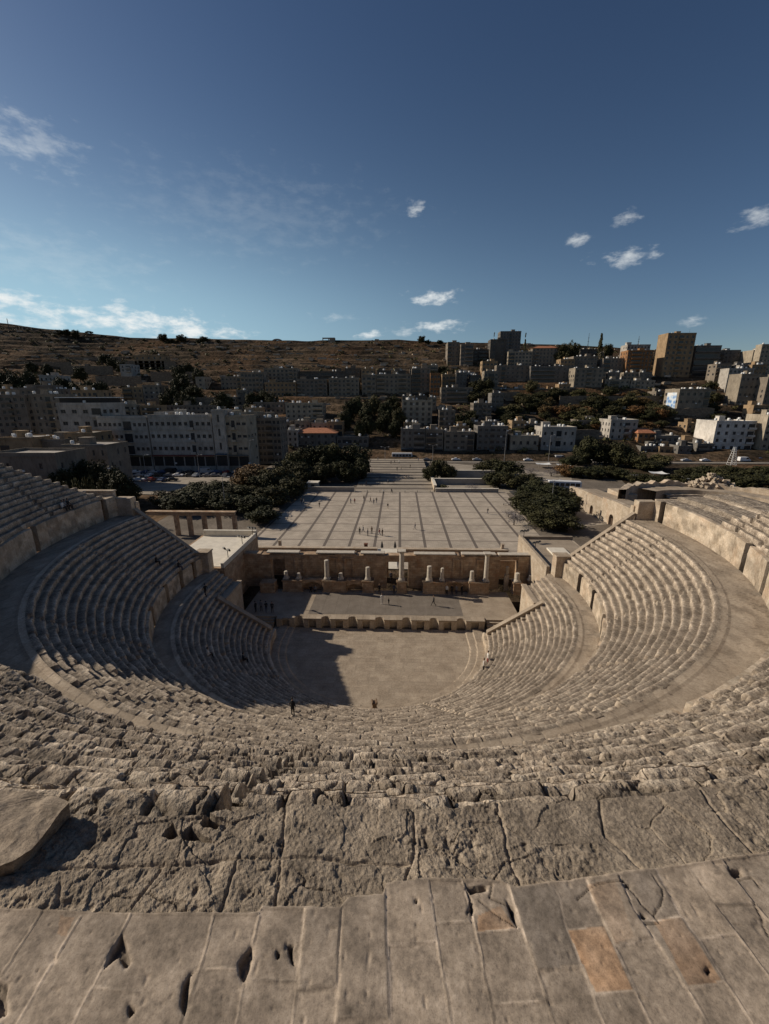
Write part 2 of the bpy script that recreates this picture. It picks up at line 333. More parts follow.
def build_tier(name, N, r0, z0, tread, riser, yend, kind, ruinf, mat=M_SEAT, k=0.0035, nr=5, nt=6, row_end=None, smin=0.03, dep=10, rows=None):
    rt = r0+N*tread; pg = phi_grid((r0+rt)/2, dep, 1.95, k, smin=smin)
    base = 1.38
    rows_v = []; rows_t = []
    P0 = pg
    for q in (range(N) if rows is None else rows):
        rk = r0+q*tread; zk = z0+q*riser
        pe = end_angle(rk, yend)
        s = np.sign(P0); ap = np.abs(P0); phi = s*np.where(ap < base, ap, base+(ap-base)/(1.95-base)*(pe-base))
        phi = s*np.minimum(np.abs(phi), pe)
        arc = phi*rk
        j = np.cumsum(rng.uniform(0.55, 1.5, int(2*rk*2.1/0.9)+20))-rk*2.1
        idx = np.clip(np.searchsorted(j, arc), 1, len(j)-1)
        jd = np.minimum(arc-j[idx-1], j[idx]-arc)
        bm = (arc-(j[idx-1]+j[idx])/2)
        nb = len(j)+2
        bdz = rng.normal(0, 1, nb)[idx]; bdr = rng.normal(0, 1, nb)[idx]; btl = rng.normal(0, 1, nb)[idx]; btn = rng.uniform(-1, 1, nb)[idx]; brk = rng.uniform(0, 1, nb)[idx]
        ru = ruinf(phi, q)
        dz = bdz*(0.012+0.028*ru)+bm*btl*0.035*ru; dr = bdr*(0.015+0.06*ru)
        miss = (brk < 0.06*ru)          # a block lost or sunk
        dz = dz-miss*riser*0.55
        gap = np.exp(-(jd/0.035)**2)*(0.05+0.05*ru)
        wear = 0.018+0.11*ru*(0.5+0.5*vnoise(arc*1.3, q*7.1, 0, 5))+0.07*np.maximum(0, vnoise(arc*3.1, q*3.3, 0, 9)-.2)
        th = np.degrees(phi)-90
        st = np.zeros_like(phi)
        for a in STEPS[kind]:
            st = np.maximum(st, (np.abs((th-a)*math.pi/180*rk) < (0.42 if kind != 'upper' else 0.30)).astype(float))
        notch = np.zeros_like(phi)
        if kind == 'upper':
            cand = np.linspace(-.25, .1, 141); zz_ = zk+riser+np.interp(q, [0, 5, 11, 15, 18], [.5, .3, -.2, -.3, 0]); rm = rk+.2
            D_ = np.stack([rm*np.sin(cand), -rm*np.cos(cand), cand*0+zz_], 1)-CAM; dep_ = D_@_f; ux_ = 384.5+FOC*(D_@_r2)/dep_; uy_ = 512-FOC*(D_@_u2)/dep_
            line = np.interp(ux_, [180, 225, 243, 262, 278, 300, 322], [832, 806, 791, 779, 770, 757, 746]); best = cand[np.argmin(np.abs(uy_-line))]
            notch = (np.abs(arc-best*rk) < 0.20).astype(float)*(1.0 if abs(uy_-line).min() < 6 else 0)
        exist = np.ones_like(phi); lift = (np.interp(phi, [-.9, -.6, -.42, -.35, -.28, -.2, -.06, .06, .14, .22, .3], [0, .6, 1.3, 1.6, .9, .55, .5, .42, .12, .15, 0])*(1-q/N)**1.5+np.interp(q, [0, 5, 11, 15, 18], [0, 0, -.3, -.35, 0])*sstep(.9, .5, np.abs(phi))) if kind == 'upper' else 0.0
        fine = 0.02*(kind == 'upper')
        if row_end is not None:
            el, er = row_end(q, rk); exist = ((phi > el) & (phi < er)).astype(float)
        us = np.linspace(0, 1, nr+1)[:-1]; vs = np.linspace(0, 1, nt+1)
        prof = [('r', u) for u in us]+[('t', v) for v in vs[:-1]]+([('t', 1.0), ('t', 1.9)] if q == N-1 and kind == 'upper' else [('t', 1.0), ('d', 1.0)] if q == N-1 else [])
        for kindp, u in prof:
            if kindp == 'r':
                rr = np.full_like(phi, rk)+dr; zz = zk+(riser+dz)*u
                rr = rr+wear*np.clip((u-0.5)/0.5, 0, 1)**2+gap*0.8
                zz = np.where(notch > 0, zk-.12, zz); zz = np.where(st > 0, zk+riser*(0.5 if kind != 'upper' else 0.12)*u, zz)
            else:
                w = np.clip(1-u*tread/(wear+0.06), 0, 1)**2
                rr = rk+u*tread+dr*(1-u)+wear*w*0.8; zz = zk+riser+dz-w*wear*0.6-gap
                zz = np.where((notch > 0) & (u < .75), zk-.12, zz); hs = st*(u < 0.5); zz = np.where(hs > 0, zk+riser*(0.5 if kind != 'upper' else 0.12), zz)
            x3, y3 = rr*np.sin(phi), rr*np.cos(phi)
            amp = 0.007+0.055*ru
            if kindp == 'd': zz = zz-0.5
            n = fbm(x3*2.6, y3*2.6, zz*2.6, 5, 3, 0.58)*amp*1.7
            big = fbm(x3*0.7, y3*0.7, zz*0.7, 2, 31)*0.06*ru
            if kind == 'upper': n = n+0.035*ru*np.abs(fbm(x3*6.5, y3*6.5, zz*6.5, 4, 57, 0.65))-0.01*ru
            rr = rr+n*0.8; zz = zz+n+big+lift+fine*fbm(x3*9, y3*9, zz*9, 3, 77)
            if row_end is not None:
                dbr = z_debris(phi, rr)+0.08*fbm(x3*1.2, y3*1.2, 0, 3, 8)
                zz = np.where(exist > 0, zz, np.minimum(zz, dbr))
            ck = 0.0
            if kind == 'upper':
                c1_, c2_, ci_ = cells(x3*1.5+0.5*fbm(x3*2, y3*2, 0, 3, 5), y3*1.5+zz*0.8+0.5*fbm(x3*2, y3*2, 0, 3, 6), 91)
                ck = np.exp(-((c2_-c1_)/0.05)**2)*ru; zz = zz-0.05*ck+0.07*(ci_-0.5)*ru
            rows_v.append(np.stack([rr*np.sin(phi), -rr*np.cos(phi), zz], 1))
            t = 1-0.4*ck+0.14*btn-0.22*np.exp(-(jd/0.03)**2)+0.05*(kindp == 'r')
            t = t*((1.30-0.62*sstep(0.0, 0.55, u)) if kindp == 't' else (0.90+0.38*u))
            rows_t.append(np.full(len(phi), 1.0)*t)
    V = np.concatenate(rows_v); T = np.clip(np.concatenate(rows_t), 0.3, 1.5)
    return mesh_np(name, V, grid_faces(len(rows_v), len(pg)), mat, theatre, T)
def ring(name, r0, r1, zf, yend, mat, nr=8, k=0.005, bl=1.1, bw=0.7, amp=0.012, parent=theatre, span=None, tonev=0.16, skirt=0.0, smin=0.04, tscale=None, us=None):
    """flat or raised band of flagstones following the arc; zf(u, phi) gives the height"""
    pg = phi_grid((r0+r1)/2, 8, 1.95, k, smin=smin); us = np.linspace(0, 1, nr+1) if us is None else us; vs = []; ts = []
    for u in us:
        r = r0+(r1-r0)*u
        pe = end_angle(r, yend); phi = np.sign(pg)*np.minimum(np.abs(pg), pe)
        row = math.floor((r-r0)/bw); arc = phi*r/bl+row*0.37
        idc = np.floor(arc); fr = arc-idc; jd = np.minimum(fr, 1-fr)*bl
        tn = _hash(idc, np.full_like(idc, row), np.zeros_like(idc), 5)*2-1
        rj = ((r-r0) % bw); rjd = min(rj, bw-rj) if r1-r0 > bw*1.2 else 9
        x, y = r*np.sin(phi), -r*np.cos(phi)
        z = zf(u, phi)+fbm(x*1.5, y*1.5, 0, 4, 2)*amp+tn*amp*0.8-0.02*np.exp(-(jd/0.05)**2)
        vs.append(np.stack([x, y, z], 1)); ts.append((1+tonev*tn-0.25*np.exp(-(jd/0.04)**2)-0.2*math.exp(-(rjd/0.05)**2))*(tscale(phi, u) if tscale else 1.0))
    V = np.concatenate(vs); T = np.clip(np.concatenate(ts), .3, 1.5)
    return mesh_np(name, V, grid_faces(len(us), len(pg)), mat, parent, T)
def wall_arc(name, segs, r0, z0, z1, thick, mat, parent=theatre, k=0.004, zj=0.05, bl=1.0, rough=0.03, bottom=None):
    """podium wall: segs list of (phi_a, phi_b); coursed blocks, rounded coping"""
    vs = []; fs = []; ts = []; base = 0
    prof = []
    nz = 7
    for i in range(nz+1): prof.append((0.0, z0+(z1-z0)*i/nz))
    prof[-1] = (0.03, z1)
    prof += [(thick*0.5, z1+0.02), (thick-0.03, z1), (thick, z1-0.08), (thick, (bottom if bottom is not None else z0))]
    for (a, b) in segs:
        n = max(3, int(abs(b-a)*r0/0.22)); phi = np.linspace(a, b, n)
        rows = []
        rt = []
        zt = fbm(phi*r0*0.6, 0*phi, 0, 2, 44)*zj
        for kx, (dr, z) in enumerate(prof):
            row = math.floor((z-z0)/0.6); arc = phi*r0/bl+row*0.5; idc = np.floor(arc); fr = arc-idc; jd = np.minimum(fr, 1-fr)*bl
            tn = _hash(idc, np.full_like(idc, row), np.zeros_like(idc), 11)*2-1
            rr = r0+dr+(fbm(phi*r0*1.5, np.full_like(phi, z*1.5), 0, 3, 12)*rough+0.02*tn)*(1 if dr < thick/2 else -1)
            zz = z+(zt if abs(z-z1) < .1 else 0)
            rows.append(np.stack([rr*np.sin(phi), -rr*np.cos(phi), np.full_like(phi, 0)+zz], 1)); rt.append(1+0.3*tn-0.3*np.exp(-(jd/.05)**2))
        V = np.concatenate(rows); m = len(prof)
        vs.append(V); ts.append(np.concatenate(rt)); f = grid_faces(m, n)+base; fs.append(f)
        # end caps as quads between profile neighbours
        for e in (0, n-1):
            for i in range(m//2-1):
                fs.append(np.array([[base+i*n+e, base+(i+1)*n+e, base+(m-2-i)*n+e, base+(m-1-i)*n+e]]))
        base += len(V)
    return mesh_np(name, np.concatenate(vs), np.concatenate(fs), mat, parent, np.clip(np.concatenate(ts), .3, 1.5))
# heights
def z_debris(phi, r): return 18.95+0.0*phi+0.45*sstep(39.7, 39.9, r)+0.35*sstep(43.0, 43.4, r)*(phi > 0)
def ruin_low(phi, q):
    return 0.05+0.2*np.clip(vnoise(phi*6, q*0.8, 0, 3), 0, 1)+0.45*sstep(1.15, 0.3, np.abs(phi+0.15))
def ruin_mid(phi, q):
    return 0.05+0.2*np.clip(vnoise(phi*7, q*0.6, 0, 6), 0, 1)+0.6*sstep(1.0, 0.35, np.abs(phi+0.1))
def ruin_up(phi, q):
    return np.clip(0.30+0.2*vnoise(phi*9, q*0.5, 0, 8)+0.65*sstep(0.95, 0.3, np.abs(phi))*0.68, 0, 1.0)
build_tier('lower_seating', 16, 14.45, 1.35, 0.6, 0.395, -0.3, 'lower', ruin_low, dep=24, nr=4, nt=6, k=0.0036)
build_tier('middle_seating', 13, 26.35, 9.95, 0.6, 0.48, 5.0, 'middle', ruin_mid, dep=16, nr=5, nt=6, k=0.0034)
def up_end(q, rk):
    yl = 3.5-(rk-37.4)*1.3 if rk < 43.5 else -4.5-(rk-43.5)*2
    el = -(math.pi/2+math.asin(yl/rk))
    er = {0: 1.40, 1: 1.39, 2: 1.37, 3: 1.34, 4: 1.33}.get(q, 1.30-0.012*(q-5))
    return el, er
build_tier('upper_seating', 18, 37.45, 18.95, 0.505, 0.50, 5.0, 'upper', ruin_up, dep=6, nr=8, nt=9, k=0.0030, row_end=up_end, smin=0.022, rows=range(0, 12))
build_tier('upper_seating', 18, 37.45, 18.95, 0.505, 0.50, 5.0, 'upper', ruin_up, dep=2.5, nr=20, nt=16, k=0.0028, row_end=up_end, smin=0.015, rows=range(12, 18))
# walkways
curb = lambda z, a=0.12: (lambda u, phi: z+0*phi)
ring('lower_walkway', 23.95, 26.1, lambda u, phi: 7.69-0.05*(u > .2)+0*phi-.35*(u == 0), 5.0, M_FLAG, us=[0, .001, .05, .12, .19, .2, .3, .5, .7, .85, 1], tscale=lambda p, u: 1.05+(0.35*sstep(0.0, -0.3, p) if u < .2 else -.05))  # inner edge paler on the left: sunlight put into the tone
ring('upper_walkway', 34.0, 37.05, lambda u, phi: 16.22-.04*(u > .14)+0*phi-.35*(u == 0), 5.0, M_FLAG, us=[0, .001, .05, .1, .135, .14]+list(np.linspace(.2, 1, 12)), tscale=lambda p, u: 1.0+(0.4*sstep(-0.3, -0.7, p) if u < .14 else -.04))  # left stretch of the inner edge lightened too, its lit look painted in
# orchestra: round paved floor, two low steps, podium
def orchestra():
    n = 150; xs = np.linspace(-14.6, 15.0, 240); ysv = np.linspace(-14.6, 3.4, 150); X, Y = np.meshgrid(xs, ysv)
    row = np.floor(Y/0.62); off = _hash(row, row*0, row*0, 3)*3; colw = 0.8+0.6*_hash(row, row*0+1, row*0, 3); c = np.floor((X+off)/colw); fx = ((X+off)/colw-c)*colw
    jd = np.minimum(np.minimum(fx, colw-fx), np.minimum(Y/0.62-row, 1-(Y/0.62-row))*0.62)
    tn = _hash(c, row, row*0, 9)*2-1; Rr = np.hypot(X, np.minimum(Y, 0))
    Z = np.where(Rr > 12.25, 0.14, 0.0)+np.where(Rr > 13.15, 0.14, 0.0)+0.008*tn+0.01*fbm(X, Y, 0, 3, 1)
    T = 1+0.09*tn-0.12*np.exp(-(jd/0.05)**2)+0.12*((Rr > 12.15) & (Rr < 12.5))+0.10*((Rr > 13.1) & (Rr < 13.35))
    inside = (Rr < 14.55)
    V = np.stack([X.ravel(), Y.ravel(), Z.ravel()], 1); F = grid_faces(150, 240); k = inside.ravel()[F].all(1)
    mesh_np('orchestra_floor', V, F[k], M_FLAG, theatre, T.ravel())
orchestra()
wall_arc('orchestra_podium', [(-end_angle(14.1, 0.6), end_angle(14.1, 0.6))], 14.12, 0.1, 1.4, 0.45, M_ASH, rough=0.05)
PI = math.pi
def gaps(a, b, holes, w, r):
    out = []; cur = a
    for h in sorted(holes):
        p = R(h+90)
        out.append((cur, p-w/2/r)); cur = p+w/2/r
    out.append((cur, b)); return out
wall_arc('middle_podium_wall', gaps(-end_angle(26, 5), end_angle(26, 5), [1, -9, -22, -158, -171, -180, -187], 0.9, 26), 26.05, 7.6, 9.95, 0.45, M_ASH)
wall_arc('upper_podium_wall', gaps(-end_angle(37, 5), end_angle(37, 5), [5.5, -19.5, -27.5, -66, -118, -165.5, -184.5], 0.9, 37), 37.0, 16.1, 18.95, 0.6, M_ASH, rough=0.05)
# rear terrace and the ruined rim the photographer looks over
J28 = lambda pts: np.array([onz(a, b, 28.6)[:2] for a, b in pts])
joints_px = [[(41.6, 910.7), (2.6, 974)], [(80.6, 916), (15.6, 1024), (5, 1045)], [(130, 913), (114, 946), (92, 987), (70, 1030)], [(92, 987), (139, 992.6)], [(200, 969), (179.5, 1024)],
 [(213.8, 914.6), (200.8, 966.6), (181, 1024), (176, 1040)], [(200.8, 969), (236, 968)], [(259.3, 914.6), (251.5, 946), (243.7, 979.6), (233, 1034)], [(245, 980), (294.4, 981)],
 [(304.8, 908), (301, 948), (290, 1036)], [(295.7, 990), (336, 987.4)], [(342.5, 907), (336, 1005), (336, 1036)], [(386, 883.4), (387.3, 943), (391, 1035)], [(337, 1022), (391, 1021)],
 [(428, 879.5), (434, 920), (438, 946), (446, 990), (452, 1036)], [(388, 945), (435.4, 940.6)], [(434, 924.5), (470.5, 921)], [(462.7, 879.5), (475.7, 925), (485, 977), (497, 1036)],
 [(476, 931.5), (518.6, 928)], [(494, 1005.6), (544.7, 1000)], [(507, 882), (521, 925), (537, 969), (557, 1034)], [(537, 969), (560, 967), (585, 965)], [(549, 877), (560, 899), (567, 930), (594, 994.5), (608, 1034)],
 [(584.5, 875), (603.5, 925), (618.4, 953.7), (656, 1034)], [(567, 930), (603.5, 925)], [(615.7, 945.6), (653.8, 939)], [(595, 994.5), (634.7, 990.4)], [(618.4, 874), (633.4, 909), (655, 939), (687.7, 987.7), (714, 1034)],
 [(655, 868), (679.6, 914), (701, 941.5), (725.8, 982), (760, 1034)], [(650, 921), (682, 917)], [(687.7, 987.7), (725, 981)], [(687.7, 866), (712, 901), (736.6, 932), (775, 984)], [(700, 939), (737, 933)],
 [(723, 861), (747.5, 895), (785, 938)], [(715, 905), (755, 902)]]
SLAB_EDGE = J28([(-260, 900), (-60, 905), (0, 908), (130, 912), (258, 912), (262, 906), (340, 906), (348, 896), (383, 893), (386, 882), (430, 878), (500, 879), (515, 886), (545, 882), (580, 878), (620, 872), (690, 863), (769, 851), (860, 835), (1000, 820)])
cracks_px = [[(464, 884), (472, 900), (468, 915)], [(470, 888), (492, 884), (490, 898), (508, 903), (516, 926)], [(480, 900), (494, 912), (515, 928)], [(578, 900), (600, 884), (624, 882)], [(622, 880), (640, 905), (652, 915), (661, 906), (662, 890), (655, 878)],
 [(652, 915), (658, 922), (646, 926)], [(728, 868), (738, 880), (752, 876), (760, 886)], [(752, 900), (764, 918), (769, 935)]]
holes_px = [[(122, 932), (128, 950), (131, 962), (125, 968), (119, 957), (103, 969), (110, 950)], [(197, 968), (191, 975), (188, 1005), (184, 1018), (180, 1005), (182, 985), (190, 972)], [(252, 944), (253, 955), (248, 972), (243, 984), (238, 975), (236, 962), (244, 952)],
 [(276, 949), (281, 951), (280, 958), (276, 959)], [(287, 944), (294, 944), (293, 958), (296, 968), (290, 964), (288, 952)], [(128, 1004), (137, 1008), (128, 1018), (126, 1012)], [(-12, 975), (8, 985), (5, 1000), (7, 1015), (-8, 1020)],
 [(466, 885), (488, 885), (487, 891), (470, 893)], [(506, 898), (514, 908), (516, 926), (510, 917)], [(468, 896), (474, 906), (472, 919), (469, 908)], [(727, 868), (742, 868), (744, 875), (733, 878)], [(641, 914), (648, 916), (645, 921), (640, 919)], [(52, 955), (57, 956), (55, 961)],
 [(415, 898), (418, 898), (418, 903), (415, 903)], [(706, 965), (711, 970), (708, 975), (704, 971)], [(622, 886), (630, 884), (630, 890)]]
notch_px = [[(160, 832), (172, 818), (180, 832), (170, 836)], [(178, 832), (190, 820), (204, 832), (214, 838), (184, 836)], [(200, 818), (208, 808), (222, 818), (216, 824), (202, 822)], [(222, 802), (230, 796), (242, 806), (230, 808)]]
def seg_dist(P, a, b):
    ab = b-a; t = np.clip(((P-a)@ab)/(ab@ab+1e-12), 0, 1); return np.hypot(*(P-(a+t[:, None]*ab)).T)
def terrace():
    # fine part in front of the camera
    rs = np.concatenate([np.arange(46.50, 46.75, 0.02), np.arange(46.75, 48.75, 0.0085)]); ph = np.arange(-0.035, 0.175, 0.0085/47.5)
    RR, PH = np.meshgrid(rs, ph, indexing='ij'); X = RR*np.sin(PH); Y = -RR*np.cos(PH)
    XY = np.stack([X.ravel(), Y.ravel()], 1)
    ex = np.interp(X.ravel(), SLAB_EDGE[:, 0], SLAB_EDGE[:, 1]); d_edge = XY[:, 1]-ex     # >0 : beyond the slabs (towards the stage)
    jdist = np.full(len(XY), 9.0)
    wob = np.stack([fbm(XY[:, 0]*9, XY[:, 1]*9, 0, 2, 71), fbm(XY[:, 0]*9, XY[:, 1]*9, 0, 2, 72)], 1)*0.008
    XW = XY+wob
    for pl in joints_px:
        W = J28(pl)
        for a, b in zip(W[:-1], W[1:]): jdist = np.minimum(jdist, seg_dist(XW, a, b))
    slab = d_edge < 0
    # label the slabs
    shp = RR.shape; free = ((jdist > 0.007) & (d_edge < -0.012)).reshape(shp); lab = np.zeros(shp, np.int32); nl = 0
    from collections import deque
    fr = free.tolist(); lb = [[0]*shp[1] for _ in range(shp[0])]
    for i0 in range(0, shp[0], 6):
        for j0 in range(0, shp[1], 6):
            if fr[i0][j0] and not lb[i0][j0]:
                nl += 1; dq = deque([(i0, j0)]); lb[i0][j0] = nl
                while dq:
                    i, j = dq.popleft()
                    for a, b in ((i+1, j), (i-1, j), (i, j+1), (i, j-1)):
                        if 0 <= a < shp[0] and 0 <= b < shp[1] and fr[a][b] and not lb[a][b]:
                            lb[a][b] = nl; dq.append((a, b))
    lab = np.array(lb).ravel(); r2 = np.random.RandomState(4)
    tn = r2.uniform(-1, 1, nl+2); hz = r2.normal(0, 0.0035, nl+2); tx = r2.normal(0, 0.006, nl+2); ty = r2.normal(0, 0.006, nl+2)
    tn[0] = 0; hz[0] = 0; tx[0] = 0; ty[0] = 0
    x, y = XY.T
    z = 28.6+hz[lab]+tx[lab]*(x-2.7)*0.15+ty[lab]*(y+48)*0.5
    mort = np.exp(-(jdist/0.006)**2)
    z -= 0.003*np.exp(-(jdist/0.010)**2)-0.003*np.exp(-(jdist/0.005)**2)
    z += 0.0045*fbm(x*7, y*7, 0, 4, 5)+0.0012*fbm(x*60, y*60, 0, 3, 6)
    pit = np.maximum(0, vnoise(x*26, y*26, 0, 14)-0.72); z -= pit*0.03
    T = np.stack([1+0.27*tn[lab], 1+0.25*tn[lab]-.005, 1+0.22*tn[lab]-.01], 1)*(1+0.5*fbm(x*4, y*4, 0, 5, 61, .6)+0.25*np.clip(fbm(x*12, y*12, 0, 4, 63)-.15, 0, 1)-0.45*np.clip(fbm(x*1.7, y*1.7, 0, 5, 66)-.1, 0, 1))[:, None]
    # warm tinted slabs
    def inside(px):
        P = J28(px); c = np.zeros(len(XY), bool); n = len(P)
        for i in range(n):
            a, b = P[i], P[(i+1) % n]
            cond = ((a[1] > y) != (b[1] > y)); xi = a[0]+(y-a[1])/(b[1]-a[1]+1e-12)*(b[0]-a[0]); c ^= cond & (x < xi)
        return c
    orange = np.array([1.18, 0.90, 0.68])
    for pg, s in (([(568, 931), (603, 926), (633, 990), (596, 993)], 1.0), ([(653, 921), (681, 918), (722, 981), (689, 986)], 0.8), ([(586, 884), (615, 882), (634, 938), (616, 944)], 0.35), ([(478, 915), (500, 905), (516, 928), (477, 931)], 0.9), ([(60, 915), (74, 917), (66, 935), (57, 934)], 0.8)):
        m = inside(pg); f = (s*np.clip(0.75+0.5*fbm(x*5, y*5, 0, 3, 77), 0, 1.1))*m
        T = T*(1-f[:, None])+T*orange*f[:, None]
    T *= (1+0.75*mort[:, None]*sstep(-0.45, 0.1, vnoise(x*5, y*5, 0, 3))[:, None]-0.35*mort[:, None]*sstep(-0.3, -0.6, vnoise(x*5, y*5, 0, 3))[:, None])
    for pl in cracks_px:
        W = J28(pl); cd = np.full(len(XY), 9.0)
        for a, b in zip(W[:-1], W[1:]): cd = np.minimum(cd, seg_dist(XW+wob*1.6, a, b))
        g = np.exp(-(cd/0.0038)**2); z -= 0.014*g; T *= (1-0.55*g)[:, None]
    for pg in holes_px:
        W = J28(pg); wx = XY+wob*1.1; ins = np.zeros(len(XY), bool); dd = np.full(len(XY), 9.0)
        for i in range(len(W)):
            a, b = W[i], W[(i+1) % len(W)]; dd = np.minimum(dd, seg_dist(wx, a, b))
            cond = ((a[1] > wx[:, 1]) != (b[1] > wx[:, 1])); xi = a[0]+(wx[:, 1]-a[1])/(b[1]-a[1]+1e-12)*(b[0]-a[0]); ins ^= cond & (wx[:, 0] < xi)
        g = np.where(ins, np.clip(dd/0.012, 0, 1), 0); rim = np.where(ins, 0, np.exp(-(dd/0.012)**2)); z -= g*(0.055+0.02*fbm(x*30, y*30, 0, 2, 4))+rim*0.006; T *= (1-0.4*g+0.12*rim)[:, None]
    # weathered blocks of the rim
    bj = [[(285, 806), (281, 850), (275, 905)], [(413, 790), (415, 850), (408, 870), (404, 884)], [(178, 862), (230, 856), (330, 858), (410, 862)], [(497, 792), (507, 845), (522, 888)], [(600.8, 790), (606, 830), (641.6, 866)], [(700, 784), (720, 814), (752, 848), (765, 856)],
          [(130, 905), (150, 880), (165, 860)], [(55, 905), (60, 880)], [(220, 908), (232, 870), (236, 856)], [(0, 870), (60, 868), (130, 860), (180, 862)], [(820, 770), (850, 840)], [(-60, 905), (-40, 860)]]
    bd = np.full(len(XY), 9.0)
    for pl in bj:
        W = J28(pl)
        for a, b in zip(W[:-1], W[1:]): bd = np.minimum(bd, seg_dist(XY+wob*2.2, a, b))
    pitted = np.zeros(len(XY))
    for pg, s in (([(413, 780), (497, 780), (520, 890), (404, 890)], 1.0), ([(285, 780), (413, 780), (412, 860), (281, 860)], 0.5), ([(-200, 780), (285, 780), (276, 915), (-200, 915)], 0.9), ([(281, 862), (404, 862), (404, 900), (276, 905)], 0.55), ([(497, 840), (600, 840), (600, 890), (515, 890)], 0.75), ([(706, 770), (900, 770), (900, 860), (760, 860)], 0.6)):
        pitted = np.maximum(pitted, s*inside(pg))
    d1, d2, cid = cells(x*7.0+0.7*fbm(x*4, y*4, 0, 2, 3), y*7.0, 21); e1, e2, eid = cells(x*22, y*22, 22)
    rough = 0.22+0.62*pitted; f1, f2, fi = cells(x*2.1+0.35*fbm(x*3, y*3, 0, 3, 15), y*2.6+0.35*fbm(x*3, y*3, 0, 3, 16), 27); crk = np.exp(-((f2-f1)/0.018)**2)*(vnoise(x*2, y*2, 0, 29) > 0.1)
    zb = 28.57+0.03*fbm(x*1.6, y*1.6, 0, 3, 41)+rough*(0.034*fbm(x*5.5, y*7, 0, 6, 42, 0.66)+0.012*(0.4-e1)+0.02*(cid-0.5)*pitted)
    zb += 0.005*fbm(x*45, y*45, 0, 3, 43)-0.012*crk+0.02*(fi-0.5)
    zb -= 0.022*np.exp(-(bd/0.012)**2)
    pr = np.maximum(0, fbm(x*13, y*10, 0, 3, 46)-0.25)*rough; zb -= pr*0.07
    for pg in notch_px:
        W = J28(pg); wx = XY+wob*1.3; ins = np.zeros(len(XY), bool); dd = np.full(len(XY), 9.0)
        for i in range(len(W)):
            a, b = W[i], W[(i+1) % len(W)]; dd = np.minimum(dd, seg_dist(wx, a, b))
            cond = ((a[1] > wx[:, 1]) != (b[1] > wx[:, 1])); xi = a[0]+(wx[:, 1]-a[1])/(b[1]-a[1]+1e-12)*(b[0]-a[0]); ins ^= cond & (wx[:, 0] < xi)
        zb -= np.where(ins, np.clip(dd/0.015, 0, 1), 0)*.14
    # the front lip breaks away
    lip = J28([(-400, 830), (0, 826), (100, 815), (180, 812), (250, 806), (285, 803), (340, 801), (413, 806), (450, 803), (497, 799), (560, 797), (640, 792), (700, 786), (769, 777), (1000, 740)])
    ly = np.interp(x, lip[:, 0], lip[:, 1])+0.035*fbm(x*5, y*0+3, 0, 4, 51); over = np.clip(y-ly, 0, 1)
    zb -= np.minimum(over*2.6, 0.62)*(1+0.1*fbm(x*8, y*8, 0, 3, 52))
    Tb = np.stack([1+0.10*fbm(x*2.2, y*2.2, 0, 4, 91)+0.05*(cid-0.5)-pr*0.5-0.15*crk+0.3*np.clip(fbm(x*9, y*9, 0, 4, 93), -.3, 1)]*3, 1)*np.array([0.99, 1.0, 1.0])
    Tb *= (1+0.35*(np.exp(-(bd/0.012)**2)*(vnoise(x*5, y*5, 0, 6) > 0.0))[:, None])
    k = sstep(-0.006, 0.010, d_edge+0.006*fbm(x*15, y*15, 0, 3, 33))
    z = z*(1-k)+zb*k; T = T*(1-k[:, None])+Tb*k[:, None]
    # light cement fillet along the slab edge
    cem = np.exp(-((d_edge+0.002)/(0.018 if True else 1))**2)*np.where(x > 3.45, 1.0, 0.45)*(0.6+0.4*vnoise(x*9, y*3, 0, 5)); cem = np.clip(cem, 0, 1)
    z = z+0.012*cem; T = T*(1-0.8*cem[:, None])+np.array([1.30, 1.27, 1.22])*0.8*cem[:, None]
    V = np.stack([x, y, z], 1); F = grid_faces(*shp); fslab = k[F].mean(1) < 0.5
    o = mesh_np('terrace_paving', V, F[fslab], M_SLAB, theatre, np.clip(T, .2, 1.9), smooth=True)
    o = mesh_np('rim_blocks', V, F[~fslab], M_ROUGH, theatre, np.clip(T, .2, 1.9), smooth=False)
    return
terrace()
def terrace_rest():
    def part(a, b, nm):
        n = max(8, int(abs(b-a)*47/0.25)); ph = np.linspace(a, b, n); rs = np.array([46.5, 46.56, 46.6, 46.75, 46.9, 47.1, 47.3, 47.5, 47.8, 48.2, 48.8, 49.9]); vs = []; ts = []
        for r in rs:
            x, y = r*np.sin(ph), -r*np.cos(ph); z = 28.57+0.07*fbm(x*2, y*2, 0, 4, 3)-(0.6 if r < 46.58 else 0); arc = ph*r/1.1; i = np.floor(arc); t = _hash(i, i*0+math.floor(r*1.2), i*0, 3)*2-1
            vs.append(np.stack([x, y, z], 1)); ts.append(1+0.15*t)
        mesh_np(nm, np.concatenate(vs), grid_faces(len(rs), n), M_ROUGH, theatre, np.concatenate(ts))
    part(-end_angle(46.5, -12), -0.0351, 'rim_blocks'); part(0.175, end_angle(46.5, -30), 'rim_blocks')
terrace_rest()
wall_arc('rear_wall', [(-end_angle(50, -12), end_angle(50, -25))], 49.95, 28.3, 30.2, 0.8, M_ASH, bottom=15.0)
mbt = MB()
# back of the terrace behind the fine patch
pp = [(49.96*math.sin(a), -49.96*math.cos(a)) for a in np.linspace(-0.04, 0.18, 12)]; qq = [(48.72*math.sin(a), -48.72*math.cos(a)) for a in np.linspace(0.18, -0.04, 12)]
mbt.prism(pp+qq, 28.2, 28.585); mbt.build('terrace_back', M_ROUGH, theatre)
